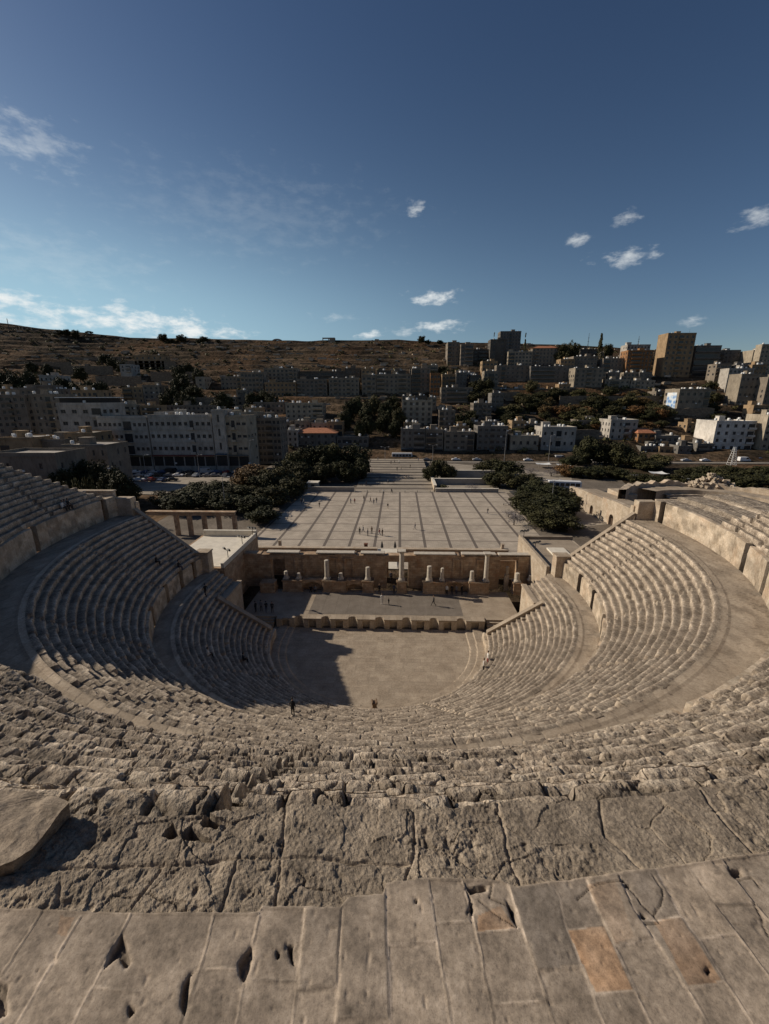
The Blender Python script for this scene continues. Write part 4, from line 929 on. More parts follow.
# odeon: small ruined theatre at the right
def odeon():
    od = empty('odeon', (0, 0, 0), 0, 'small ruined round theatre building with an arched sunlit side wall at the right', 'building')
    A = np.array([54.2, 75.0]); B = np.array([55.6, 34.0]); ht = lambda y: 6.4+0.5*math.sin(y*.4)*.3+(8.4-6.4)*max(0, (75-y)/41)
    # west wall with arched doorways: piers and wall pieces round real openings
    m = MB(); openings = [(71.5, 1.7, 3.0), (60.5, 1.7, 3.2), (50.5, 2.0, 3.4)]; n = 0
    def X(y): return A[0]+(B[0]-A[0])*(75-y)/41
    cuts = [75.0]
    for yc, w, h in openings: cuts += [yc+w/2, yc-w/2]
    cuts.append(34.0)
    for i in range(0, len(cuts), 2):
        ya, yb = cuts[i], cuts[i+1]; k = max(1, int((ya-yb)/3))
        for j in range(k):
            y0 = ya+(yb-ya)*j/k; y1 = ya+(yb-ya)*(j+1)/k; m.prism([(X(y0), y0), (X(y1), y1), (X(y1)+1.2, y1), (X(y0)+1.2, y0)], 1.0, ht((y0+y1)/2))
    for yc, w, h in openings:
        pts = [(yc+w/2, 1.3+h*.55)]+[(yc+w/2*math.cos(a), 1.3+h*.55+.05+w*.55*math.sin(a)) for a in np.linspace(0, PI, 9)]+[(yc-w/2, 1.3+h*.55)]
        pts = pts+[(yc-w/2, ht(yc)), (yc+w/2, ht(yc))]
        P = [(X(a), a, b2) for a, b2 in pts]; k = len(P); P2 = [(p[0]+1.2, p[1], p[2]) for p in P]
        m.poly(P+P2, [tuple(range(k)), tuple(range(2*k-1, k-1, -1))]+[(i, k+i, k+(i+1) % k, (i+1) % k) for i in range(k)])
    m.build('wall', M_ASH, od)
    for yc, w, h in openings:
        m = MB(); m.box(X(yc)+.5, X(yc)+.6, yc-w/2, yc+w/2, 1.3, 1.3+h*.55); m.build('door', plain('brown_door', (.07, .045, .03)), od)
    for yc in (66, 55.5, 45, 40):
        m = MB(); m.box(X(yc)-.03, X(yc)+.05, yc-.35, yc+.35, 2.6, 4.0); m.build('window', plain('dark_glass', (.02, .022, .025), .3), od)
    # north wall, roof platform and rubble top
    m = MB(); m.prism([(55.4, 74.8), (55.5, 34.2), (62, 34.5), (62, 74.9)], 5.2, lambda x, y: ht(y)-.7); m.build('roof', M_FLAG, od)
    # cavea of the odeon: stepped half ring opening to the west
    C = np.array([78.0, 47.0]); 
    def oring(nm, r0, r1, z0, z1, a0, a1, mat, rough=.3, nr=6, nn=90, jag=0.0):
        ph = np.linspace(a0, a1, nn); vs = []; ts = []
        jg = jag*np.maximum(0, fbm(ph*9, ph*0, 0, 3, 7))
        for k2, (r, z) in enumerate(((r0, 0), (r0, z0), (r0+.2, z0), ((r0+r1)/2, (z0+z1)/2), (r1-.2, z1), (r1, z1), (r1, 0))):
            x = C[0]+r*np.cos(ph); y = C[1]+r*np.sin(ph); nz = fbm(x*.8, y*.8, 0, 4, 3)*rough
            vs.append(np.stack([x, y, z+(nz+jg)*(1 if z else 0)], 1)); ts.append(1+.25*vnoise(x*1.2, y*1.2, z))
        mesh_np(nm, np.concatenate(vs), grid_faces(7, nn), mat, od, np.concatenate(ts))
    for k2 in range(7):
        oring('seat_row', 8+k2*.95, 8.98+k2*.95, 3.4+k2*.62, 3.4+k2*.62, -1.7, 1.9, M_SEAT, .12)
    oring('gallery', 14.7, 19.5, 8.2, 8.2, -1.7, 2.1, M_FLAG, .1)
    oring('outer_wall', 19.5, 21.2, 9.0, 9.0, -1.65, 2.6, M_ASH, .3, jag=1.2)
    m = MB(); m.box(62, 78, 33, 36, 1, 8.0); m.build('inner_wall', M_ASH, od, .05)
    m = MB(); m.box(62.02, 66, 60, 68, 1, 7.2); m.build('inner_wall', M_ASH, od, .05)
    m = MB(); m.box(62.1, 92, 36.1, 66, 1.0, 3.3); m.build('floor', M_FLAG, od)
odeon()
# rubble heap on the odeon wall
def rubble(name, cx, cy, z, r, h, label, n=46, seed=1):
    rr = random.Random(seed); m = MB()
    for i in range(n):
        a = rr.uniform(0, 6.283); q = rr.random()**.6; x, y = cx+r*q*math.cos(a), cy+r*.5*q*math.sin(a); s = rr.uniform(.25, .6); zz = z+h*(1-q)*rr.uniform(.3, 1)
        M = Matrix.Translation((x, y, zz)) @ Matrix.Rotation(rr.uniform(0, 3), 4, Vector((rr.random(), rr.random(), rr.random())).normalized())
        m.box(-s, s, -s*.8, s*.8, -s*.7, s*.7, M)
    tag(m.build(name, M_ASH, None, .05), label, 'rubble', kind='stuff')
p = ony(712, 477, 66); rubble('rubble', p[0], 66, 8.6, 6.5, 3.6, 'pile of pale broken stones heaped on the odeon wall', 90, 3)
# ================================================================ the city on the hill
PAL = {
 'beige': (0.27, 0.235, 0.185), 'stone': (0.22, 0.19, 0.155), 'white': (0.40, 0.375, 0.335), 'grey': (0.175, 0.165, 0.15), 'dark': (0.12, 0.11, 0.095),
 'tan': (0.32, 0.23, 0.14), 'orange': (0.27, 0.145, 0.07), 'cream': (0.36, 0.315, 0.245), 'bright': (0.62, 0.59, 0.54)}
def facade(key):
    nm = 'facade_'+key
    if nm in MATS: return MATS[nm]
    c = PAL[key]; m, nt, b = nodes_of(nm); L = nt.links
    oi = nt.nodes.new('ShaderNodeObjectInfo')
    n1 = tex(nt, 'Noise', 0.22, 5, 0.65); n2 = tex(nt, 'Noise', 1.6, 4, 0.65, stretch=(1, 1, .25))
    v = ramp(nt, n1.outputs[0], [(0.34, (0.72, 0.71, 0.70)), (0.66, (1.14, 1.12, 1.1))]); s = ramp(nt, n2.outputs[0], [(0.32, (0.72, 0.70, 0.68)), (0.52, (1, 1, 1))])
    cc = mixc(nt, 1.0, mixc(nt, 1.0, v, s, 'MULTIPLY'), c, 'MULTIPLY')
    L.new(cc, b.inputs['Base Color']); b.inputs['Roughness'].default_value = 0.9; b.inputs['Specular IOR Level'].default_value = 0.2
    MATS[nm] = m; return m
M_GLASS = plain('window_glass', (0.025, 0.028, 0.032), 0.25, .3, 0.3, spec=.5)
M_FRAME = plain('window_frame', (0.22, 0.20, 0.18), 0.7)
M_ROOF = plain('flat_roof', (0.34, 0.31, 0.27), 0.95, .3, 0.3)
M_TANK = plain('tank_white', (0.72, 0.72, 0.70), 0.5, .08)
M_TILE = plain('roof_tile', (0.36, 0.15, 0.08), 0.85, .3, 1.2)
M_IRON = plain('dark_iron', (0.04, 0.04, 0.042), 0.5)
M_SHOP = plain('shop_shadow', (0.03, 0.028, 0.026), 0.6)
WIN = {}
def win_mesh(w, h):
    k = (round(w, 1), round(h, 1))
    if k not in WIN:
        m = MB(); w2 = k[0]/2
        m.mi = 0; m.box(-w2, w2, 0.02, 0.06, 0, k[1])
        m.mi = 1
        for a, b_ in ((-w2, -w2+.07), (-.03, .03), (w2-.07, w2)): m.box(a, b_, -0.02, 0.015, 0.07, k[1]-.07)
        m.box(-w2, w2, -0.02, 0.016, 0, .069); m.box(-w2, w2, -0.02, 0.016, k[1]-.069, k[1]); m.box(-w2-.1, w2+.1, -0.28, -0.16, -0.12, -0.003)
        WIN[k] = m.mesh('window', [M_GLASS, M_FRAME])
    return WIN[k], k
TANK = None
def tank_mesh(seed=0):
    global TANK
    if TANK is None:
        m = MB(); m.lathe([(0.55, .5), (.62, .56), (.62, .85), (.6, .87), (.62, .9), (.62, 1.35), (.5, 1.52), (.2, 1.58)], n=12)
        for a in range(4): m.box(.35*math.cos(a*1.57)-.05, .35*math.cos(a*1.57)+.05, .35*math.sin(a*1.57)-.05, .35*math.sin(a*1.57)+.05, 0, .5)
        TANK = m.mesh('water_tank', M_TANK)
    return TANK
NB = [0]
def side_wall(m, P0, ux, W, z0, H, ww, wh, nf, nc, fh, rec, skipf, gap=0.0):
    """one facade with real recessed openings, built as rectangles round them; returns window centres"""
    nrm = Vector((ux.y, -ux.x, 0)); P0 = Vector(P0); out = []
    def pt(x, z, d=0.0): return P0+ux*x+Vector((0, 0, z))-nrm*d
    cw = W/max(1, nc); xs = [0.0]; zs = [z0]
    for c in range(nc): xs += [cw*(c+.5)-ww/2, cw*(c+.5)+ww/2]
    xs.append(W); zb = [z0]
    for f in range(nf):
        s = f*fh+(fh-wh)*.45; zb += [s, s+wh]
    zb.append(H)
    for i in range(len(xs)-1):
        for j in range(len(zb)-1):
            a, b_, c, d = xs[i], xs[i+1], zb[j], zb[j+1]
            hole = i % 2 == 1 and j % 2 == 1 and ((j//2), (i//2)) not in skipf
            if not hole: m.poly([pt(a, c), pt(b_, c), pt(b_, d), pt(a, d)], [(0, 1, 2, 3)])
            else:
                m.poly([pt(a, c), pt(b_, c), pt(b_, d), pt(a, d), pt(a, c, rec), pt(b_, c, rec), pt(b_, d, rec), pt(a, d, rec)], [(0, 1, 5, 4), (1, 2, 6, 5), (2, 3, 7, 6), (3, 0, 4, 7)])
                out.append((pt((a+b_)/2, c, rec-.05), (j//2, i//2)))
    return out
def building(px0, px1, pyt, pyb, key, label, yaw=0.0, depth=12.0, fl=None, cols=None, balc=None, shops=False, roof='flat', tanks=2, room=True, dist=None, win=(1.5, 1.55), canopy=False, extra_base=6.0, sidewin=True, name='building', group=None, blank=0.0, rail=False):
    """front face spans px0..px1 and pyt..pyb as measured in the photograph, standing where its foot meets the slope"""
    NB[0] += 1; rr = random.Random(NB[0]*7+1)
    p = on_terrain((px0+px1)/2, pyb) if dist is None else ony((px0+px1)/2, pyb, dist)
    Y = p[1]; a = ony(px0, (pyt+pyb)/2, Y); b_ = ony(px1, (pyt+pyb)/2, Y); t = ony((px0+px1)/2, pyt, Y)
    W = b_[0]-a[0]; zb = p[2]; H = t[2]-zb; cx = (a[0]+b_[0])/2
    root = empty(name, (cx, Y, zb), yaw, label, 'building' if name == 'building' else name, group)
    fh0 = 3.2; nf = fl or max(1, round(H/fh0)); fh = H/nf; nc = cols or max(1, round(W/3.0))
    ww = min(win[0]*rr.uniform(.75, 1.35), W/nc*.72); wh = min(win[1]*rr.uniform(.85, 1.2), fh*.6)
    if balc is None and W > 8 and rr.random() < .75: k0 = rr.randrange(nc); balc = [k0] if rr.random() < .5 or k0+1 >= nc else [k0, k0+1]; rail = rail or rr.random() < .4
    mat = facade(key); m = MB(); ux = Vector((1, 0, 0)); uy = Vector((0, 1, 0)); hw = W/2; D = depth
    skip = set()
    if balc:
        for f in range(nf):
            for c in balc: skip.add((f, c))
    if blank:
        for f in range(nf):
            for c in range(nc):
                if rr.random() < blank: skip.add((f, c))
    if shops: skip |= {(0, c) for c in range(nc)}
    wins = []
    w1 = side_wall(m, (-hw, 0, 0), ux, W, -extra_base, H, ww, wh, nf, nc, fh, .25, skip); wins += [(q, 0.0) for q, _ in w1]
    nd = max(1, round(D/4)); sk2 = set() if sidewin else {(f, c) for f in range(nf) for c in range(nd)}
    sk2 |= {(f, c) for f in range(nf) for c in range(nd) if rr.random() < .25}
    wr = side_wall(m, (hw, 0, 0), uy, D, -extra_base, H, ww, wh, nf, nd, fh, .25, sk2)
    wl = side_wall(m, (-hw, D, 0), -uy, D, -extra_base, H, ww, wh, nf, nd, fh, .25, sk2)
    if cx > CAM[0]: wins += [(q, -PI/2) for q, _ in wl]
    else: wins += [(q, PI/2) for q, _ in wr]
    m.poly([(hw, D, -extra_base), (-hw, D, -extra_base), (-hw, D, H), (hw, D, H)], [(0, 1, 2, 3)])
    m.poly([(-hw+.2, .2, H-.02), (hw-.2, .2, H-.02), (hw-.2, D-.2, H-.02), (-hw+.2, D-.2, H-.02)], [(0, 1, 2, 3)])
    m.build('wall', mat, root)
    me, k = win_mesh(ww, wh)
    if len(wins) > 96: wins = wins[:96]
    for q, rz in wins: inst('window', me, root, q, (0, 0, rz), (ww/k[0], 1, wh/k[1]))
    if balc:
        runs = []; cw = W/nc
        bs = sorted(balc); s = bs[0]; e = s
        for c in bs[1:]+[999]:
            if c == e+1: e = c
            else: runs.append((s, e)); s = e = c
        for (s, e) in runs:
            for f in range(1 if shops else 0, nf):
                x0, x1 = -hw+cw*s+.15, -hw+cw*(e+1)-.15; z = f*fh; q = MB()
                q.mi = 0; q.box(x0, x1, -1.3, -.003, z-.1, z+.08); q.box(x0, x1, -1.3, -1.18, z+.082, z+1.0) if not rail else None
                if rail:
                    q.mi = 1; q.box(x0, x1, -1.28, -1.22, z+.95, z+1.02); nn = max(3, int((x1-x0)/.5))
                    for i in range(nn+1): xx = x0+(x1-x0)*i/nn; q.box(xx-.02, xx+.02, -1.27, -1.23, z+.083, z+.949)
                q.build('balcony', [mat, M_IRON], root)
                q = MB(); q.box(x0+.3, x1-.3, -.07, -.004, z+.1, z+fh*.72); q.build('balcony_door', M_GLASS, root)
    if nf > 1 and rr.random() < .8:
        q = MB(); e = rr.choice([.1, .16])
        for f in range(1, nf): q.box(-hw-e, hw+e, -e, -.003, f*fh-.24, f*fh-.06)
        q.build('string_course', mat, root)
    if W > 6 and dist and dist < 260:
        for i in range(rr.randint(1, 4)):
            q = MB(); c_ = rr.randrange(nc); f_ = rr.randrange(nf); x = -hw+W/nc*(c_+.95); q.box(x-.4, x+.4, -.38, -.02, f_*fh+1.0, f_*fh+1.55); q.build('air_conditioner', M_TANK, root)
    if shops:
        n = max(1, int(W/4.5))
        for i in range(n):
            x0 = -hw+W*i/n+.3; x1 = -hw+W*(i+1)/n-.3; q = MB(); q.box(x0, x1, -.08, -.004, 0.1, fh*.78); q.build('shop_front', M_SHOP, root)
        q = MB(); q.box(-hw+.2, hw-.2, -1.1, -.005, fh*.84, fh*.92); q.build('shop_awning', plain('awning_'+str(NB[0] % 4), ((.16, .05, .04), (.05, .08, .12), (.12, .12, .11), (.10, .09, .05))[NB[0] % 4]), root)
    rf = MB()
    if roof == 'flat':
        ph = rr.uniform(.5, 1.0)
        for (x0, x1, y0, y1) in ((-hw-.06, hw+.06, -.08, .2), (-hw-.06, hw+.06, D-.2, D+.06), (-hw-.06, -hw+.2, .202, D-.202), (hw-.2, hw+.06, .202, D-.202)): rf.box(x0, x1, y0, y1, H+.003, H+ph)
        rf.box(-hw-.18, hw+.18, -.2, -.085, H-.25, H+.06)
        o = rf.build('parapet', mat, root)
        o = MB(); o.box(-hw+.21, hw-.21, .21, D-.21, H-.01, H+.12); o.build('roof', M_ROOF, root)
        top = H+.12
    elif roof == 'hip':
        P = [(-hw-.6, -.6, H), (hw+.6, -.6, H), (hw+.6, D+.6, H), (-hw-.6, D+.6, H), (-hw*.45, D*.5, H+2.4), (hw*.45, D*.5, H+2.4)]
        rf.poly([(a_, b2, c_-.15) for a_, b2, c_ in P[:4]]+P, [(0, 3, 2, 1), (4, 5, 9, 8), (5, 6, 9), (6, 7, 8, 9), (7, 4, 8), (0, 1, 5, 4), (1, 2, 6, 5), (2, 3, 7, 6), (3, 0, 4, 7)])
        rf.build('roof', M_TILE, root); tanks = 0; room = False; top = H
    if canopy:
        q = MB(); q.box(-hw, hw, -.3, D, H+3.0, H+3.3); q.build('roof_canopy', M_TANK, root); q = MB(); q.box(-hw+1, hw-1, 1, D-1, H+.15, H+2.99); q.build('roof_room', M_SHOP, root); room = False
    if room and W > 5:
        w = min(W*.35, rr.uniform(2.8, 4.2)); x = rr.uniform(-hw+.5, hw-w-.5); q = MB(); h = rr.uniform(2.2, 2.8); y = rr.uniform(2, D*.5)
        q.box(x, x+w, y, y+3.2, top+.003, top+h); q.box(x-.15, x+w+.15, y-.15, y+3.35, top+h+.003, top+h+.2); o = q.build('roof_room', mat, root)
    for i in range(tanks):
        s = rr.uniform(.85, 1.15); inst('water_tank', tank_mesh(), root, (rr.uniform(-hw+1, hw-1), rr.uniform(1.0, D*.6), top+.01), (0, 0, rr.random()), (s, s, s*1.05))
    if rr.random() < .5 and W > 5:
        q = MB(); x = rr.uniform(-hw+1, hw-1); q.tube([(x, 1.5, top), (x, 1.5, top+rr.uniform(2, 4))], .05, 5); q.tube([(x-.6, 1.5, top+1.9), (x+.6, 1.5, top+1.9)], .03, 4); q.build('aerial', M_IRON, root)
    return root
B = building
# ---- street level, right of the path
B(401, 425, 430, 454, 'grey', 'dark three storey house with shops directly behind the path, left of two joined houses', shops=True, balc=[2, 3], tanks=3, dist=172)
B(425.5, 443, 431, 454, 'stone', 'stone house with white roof tanks joined to the right of the house behind the path', shops=True, tanks=4, dist=172)
B(444, 474, 433, 456, 'stone', 'wide stone house with a row of shops, just right of the pair behind the path', shops=True, tanks=3, dist=172, cols=4)
B(477, 507, 427, 457, 'grey', 'taller grey house with a red balcony and many roof tanks beside the street', shops=True, balc=[2], tanks=6, dist=173, cols=5)
B(510, 538, 437, 459, 'cream', 'low two storey cream house with dark windows beside the street', tanks=3, dist=173, fl=2, cols=4, shops=False)
B(541, 575, 428, 458, 'white', 'pale three storey street house with central balconies and a sunlit left wall', tanks=5, dist=175, cols=5, balc=[2], fl=3, depth=13)
B(577, 602, 421, 441, 'stone', 'long stone house standing behind the pale street house with balconies', tanks=4, dist=205)
B(609, 636, 421, 452, 'white', 'pale house with a bright sunlit side wall behind the dark trees', tanks=3, dist=190, depth=14, cols=4, balc=[2])
B(637, 653, 433, 456, 'orange', 'low house under a brown tiled roof, left of the narrow balcony house', tanks=0, dist=184, roof='hip')
B(654, 677, 437, 458, 'grey', 'narrow grey house with balconies next to the brown tiled roof', tanks=2, dist=182, balc=[0, 1])
B(678, 694, 441, 458, 'tan', 'small tan house left of the bright white block', tanks=1, dist=186, depth=14)
B(681, 695, 429, 441, 'white', 'small white box like house on the slope above the tan house', tanks=1, dist=215)
B(714, 752, 422, 458, 'bright', 'large white block with a blazing white side wall and corner balconies', tanks=4, dist=180, cols=5, fl=5, depth=17, sidewin=False, yaw=R(-3))
B(763, 800, 416, 462, 'cream', 'tall cream block at the right edge with a tan sunlit side', tanks=3, dist=176, depth=14, sidewin=False)
# ---- second band on the right
B(676, 708, 390, 428, 'beige', 'apartment block with a blue painted mural on its sunlit side wall', tanks=7, dist=232, depth=14, fl=5, cols=5, yaw=R(3), room=False)
B(663, 691, 334, 396, 'tan', 'tall tower block rising above the whole hillside on the right', tanks=3, dist=318, depth=13, fl=12, cols=5, yaw=R(1), sidewin=False, balc=[2], win=(2.4, 1.7))
B(692, 717, 346, 396, 'grey', 'dark balcony block leaning against the right side of the tall tower', tanks=3, dist=322, depth=16, fl=8, cols=4, balc=[0, 1, 2, 3])
B(717.5, 737, 351, 388, 'grey', 'plain grey block between the balcony block and the sunlit houses near the skyline', tanks=2, dist=330, depth=16)
B(750, 765, 351, 384, 'cream', 'cream house with a bright sunlit side high on the right skyline', tanks=2, dist=318, depth=14, sidewin=False)
B(758, 790, 345, 384, 'cream', 'house on the skyline at the far right edge with a pale lit wall', tanks=2, dist=300, depth=6, sidewin=False)
B(737, 756, 375, 421, 'beige', 'five storey beige block with a tan sunlit side, above the large white block', tanks=4, dist=248, depth=11, fl=6, cols=4, sidewin=False)
B(727, 752, 369, 392, 'white', 'pale block with a small bluish lit side peeking over the five storey beige block', tanks=4, dist=282, depth=9, sidewin=False)
B(763, 800, 378, 424, 'stone', 'stone block cut by the right edge of the picture in the middle of the slope', tanks=3, dist=240, depth=10)
B(752, 768, 406, 424, 'tan', 'small tan house squeezed between the beige block and the right edge', tanks=2, dist=222, depth=8)
B(602, 625, 359, 384, 'stone', 'stone house on the upper slope, third to the left of the tall tower', tanks=4, dist=322)
B(626, 651, 351, 382, 'orange', 'brown balcony block immediately left of the tall tower', tanks=2, dist=318, balc=[1, 2, 3])
B(627, 650, 345, 354, 'white', 'whitish flat house on the skyline left of the tall tower', tanks=2, dist=362)
B(604, 629, 380, 397, 'cream', 'row house with small square windows below the stone house, left one of two', tanks=3, dist=292, cols=5)
B(630, 654, 381, 397, 'cream', 'row house with small square windows under the tower, right one of two', tanks=3, dist=292, cols=5)
B(574, 602, 369, 395, 'beige', 'beige house with a dark central balcony above the wooded slope', tanks=5, dist=285, balc=[2], cols=5)
B(573, 597, 357, 370, 'stone', 'stone house with several white tanks behind the beige balcony house', tanks=5, dist=325)
B(580, 600, 350, 359, 'dark', 'long low dark house on the skyline beside the conical tree', tanks=1, dist=372)
B(600, 612, 353, 362, 'stone', 'small skyline house right of the conical tree', tanks=2, dist=365)
B(532, 560, 348, 366, 'beige', 'beige house with a low reddish hip roof on the skyline', tanks=0, dist=350, roof='hip')
B(508, 532, 352, 366, 'cream', 'cream house below the cypress on the skyline', tanks=2, dist=345)
B(490, 506, 340, 364, 'dark', 'tall dark house below the leftmost skyline cypress', tanks=1, dist=352, cols=2)
B(500, 520.5, 332, 352, 'grey', 'highest grey block on the skyline behind the dark house', tanks=3, dist=390)
B(560, 574, 360, 376, 'tan', 'small tan house with a lit corner between two beige houses', tanks=4, dist=318, depth=10)
B(496, 529, 366, 388, 'stone', 'broad stone apartment house with four floors below the skyline houses', tanks=3, dist=305, cols=7)
B(530, 573, 367, 391, 'grey', 'long grey terraced house with dark verandas beside the broad stone house', tanks=5, dist=300, cols=7, balc=[0, 1, 2, 3])
B(482, 497, 362, 380, 'tan', 'small house with one bright sunlit window wall on the upper slope', tanks=1, dist=315, depth=10)
B(473, 490, 350, 364, 'dark', 'dark house between the slim tower house and the tall dark house', tanks=1, dist=358, cols=3)
B(460.5, 473, 345, 373, 'stone', 'right one of two slim tower houses with sunlit edges on the skyline', tanks=1, dist=340, depth=16, cols=3)
B(447.5, 459, 343, 366, 'stone', 'left one of two slim tower houses with sunlit edges on the skyline', tanks=1, dist=348, depth=18, cols=3)
B(461, 474, 373, 386, 'white', 'little white house with a glaring wall below the slim tower houses', tanks=2, dist=300, depth=10)
B(441, 472, 388, 412, 'stone', 'balcony house with a bright lit left edge in the middle of the hill', tanks=2, dist=250, depth=14, balc=[1, 2, 3, 4], cols=6)
B(430, 440, 374, 408, 'orange', 'narrow blank orange brown wall house in the middle of the hill', tanks=0, dist=262, cols=3, room=False)
B(411.5, 430, 369, 399, 'stone', 'four storey house with paired arched windows left of the orange brown house', tanks=4, dist=268, cols=4)
B(441, 461, 377, 390, 'grey', 'grey house behind the balcony house with the lit edge', tanks=2, dist=290)
B(473, 491, 404, 428, 'stone', 'stepped house with white roof objects above the grey street house, right one', tanks=4, dist=214)
B(491, 503, 394, 424, 'grey', 'grey stepped house at the edge of the wooded slope', tanks=3, dist=232)
B(402, 432, 401, 432, 'cream', 'cream house with two arched windows above the street houses', tanks=4, dist=212, cols=5)
B(439, 455, 411, 431, 'stone', 'small stone house with two square windows above the street houses', tanks=2, dist=205, cols=3)
B(404, 418, 424, 434, 'tan', 'tiny tan house with two white tanks just above the street houses', tanks=3, dist=192, room=False)
# ---- middle row under the citadel
B(362, 376, 376, 396, 'beige', 'left wing of the apartment row with stacked balconies', tanks=3, dist=268, cols=3)
B(376.5, 411, 375, 396, 'beige', 'apartment house with a central stair tower and long dark verandas', tanks=6, dist=268, balc=[0, 1, 5, 6], cols=8)
B(329, 359, 379, 396, 'beige', 'pale apartment house with two small balconies, fourth of the row', tanks=4, dist=268, balc=[1, 4], cols=7)
B(297, 327, 380, 396, 'stone', 'pale apartment house with a ladder of windows, third of the row', tanks=3, dist=268, balc=[0, 5], cols=7)
B(265, 296, 383, 396, 'tan', 'low tan house at the foot of the row, with small square windows', tanks=2, dist=266)
B(264, 297, 369, 384, 'beige', 'long beige house with end balconies above the low tan house', tanks=3, dist=295, balc=[0, 6], cols=8)
B(298, 345, 372, 381, 'dark', 'long brown ruined house under the red earth bank', tanks=2, dist=300, cols=8)
B(241, 263, 373, 392, 'beige', 'twin balcony house at the left end of the apartment row', tanks=3, dist=270, balc=[0, 4], cols=6)
B(254, 284, 403, 418, 'stone', 'flat stone house with dark openings in front of the retaining wall', tanks=4, dist=228)
B(286, 323, 404, 428, 'cream', 'yellowish stone house with a roof turret between the trees', tanks=4, dist=214, cols=7)
B(305, 336, 421, 436, 'dark', 'dim grey house half hidden behind the red roofed house', tanks=0, dist=198)
B(296, 336, 433, 458, 'grey', 'house with an orange tiled hip roof by the street', dist=178, roof='hip', cols=6)
B(288, 298, 431, 458, 'white', 'thin whitish building with a lit wall left of the orange roof', tanks=1, dist=176, cols=2)
B(337, 368, 438, 458, 'grey', 'low building with a bright white flat roof edge beside the orange roof', tanks=1, dist=178, shops=True, room=False)
B(258, 281, 419, 463, 'stone', 'six storey stone block with dark shops, right of the pair by the hotel', tanks=4, dist=148, balc=[2, 3], cols=6)
B(241, 257.5, 414, 463, 'beige', 'tall beige block joined to the right end of the long white hotel', tanks=5, dist=147, cols=4)
# ---- long white hotel and neighbours on the left
B(100, 150, 418, 466, 'white', 'left wing of the long white block behind the car park', tanks=0, dist=126, cols=10, fl=4, room=False, shops=True, win=(1.3, 1.3), yaw=R(-2))
B(151, 213.5, 417, 466, 'white', 'middle part of the long white block with rows of dark windows', tanks=7, dist=126, cols=11, fl=4, shops=True, win=(1.7, 1.3))
B(214, 226, 411, 466, 'white', 'taller stair tower with a dark slot in the long white block', tanks=1, dist=124.5, cols=1, fl=4, depth=9, win=(1.2, 3.0), room=False, shops=True)
B(226.5, 248, 417, 466, 'cream', 'right end wing of the long white block', tanks=4, dist=126, cols=4, fl=4, shops=True, win=(1.7, 1.3))
B(156, 166, 414, 440, 'white', 'small white stair box above the middle of the long white block', tanks=0, dist=128, cols=1, room=False, fl=2, extra_base=3)
B(61, 105, 405, 452, 'white', 'four storey white building with a dark roof pavilion under a white canopy', tanks=1, dist=131, cols=4, fl=4, depth=16, canopy=True, win=(2.3, 1.4))
B(-4, 29, 396, 440, 'stone', 'old beige block with one big dark veranda at the left edge', tanks=4, dist=150, cols=5, balc=[2], blank=.2)
B(29.5, 61, 395, 440, 'beige', 'beige block between the veranda block and the white building with canopy', tanks=4, dist=152, cols=5, blank=.25)
B(0, 34, 439, 462, 'tan', 'low tan flat roofed house with several white tanks at the left edge', tanks=6, dist=104, cols=3, fl=1, depth=14)
B(34.5, 66, 441, 462, 'stone', 'low flat house crowded with white tanks right of the tan one', tanks=7, dist=108, cols=4, fl=1, depth=14)
B(66, 93, 434, 452, 'tan', 'small tan roof house between the tank roofs and the white hotel', tanks=1, dist=112, cols=3, fl=2)
B(-6, 59, 456, 494, 'stone', 'old stone house with an arched door just beyond the upper left seats', tanks=0, dist=66, cols=2, fl=2, depth=12, win=(1.0, 1.5), room=False, extra_base=9)
B(64, 108, 446, 472, 'stone', 'grey stone house with three paired narrow windows behind the hedge', tanks=1, dist=92, cols=5, fl=2, depth=12, win=(.9, 1.7), extra_base=5)
# ---- small houses scattered on the upper left slope
B(40, 58, 376, 388, 'white', 'lone whitish house among dark trees on the upper left slope', tanks=1, dist=235, cols=4)
B(135, 164, 356, 371, 'tan', 'ruined tan house high below the left ridge', tanks=1, dist=330, cols=5)
B(123, 143, 388, 403, 'tan', 'left one of two old tan villas above the white hotel', tanks=1, dist=240, cols=4)
B(143.5, 160, 386, 403, 'beige', 'right one of two old tan villas above the white hotel, with tall windows', tanks=1, dist=240, cols=3)
B(196, 205, 378, 391, 'cream', 'tiny cream cube house beside dark trees on the left slope', tanks=0, dist=275, cols=1, room=False)
B(221, 241, 377, 390, 'beige', 'beige house with two rows of windows at the left end of the apartment row', tanks=2, dist=280)
B(223, 236, 398, 412, 'cream', 'cream house with one dark window, left of a pair below the wall', tanks=1, dist=236, cols=2)
B(237, 248, 391, 410, 'stone', 'stepped narrow house right of the cream one below the wall', tanks=2, dist=240, cols=2)
B(166, 214, 406, 420, 'stone', 'row of old arcaded houses directly above the long white hotel', tanks=3, dist=205, cols=11)
B(120, 131, 365, 372, 'white', 'small whitish shed below the ridge, left of the ruined tan house', tanks=0, dist=300, cols=2, room=False)
B(100, 122, 402, 418, 'grey', 'flat grey house with white roof clutter behind the canopy building', tanks=5, dist=205)
B(72, 98, 391, 404, 'tan', 'cluttered roof house with white sheets behind the canopy building, to its left', tanks=5, dist=180)
B(300, 318, 364, 371, 'tan', 'small shed on the red earth bank below the citadel wall', tanks=0, dist=340, cols=3, room=False)
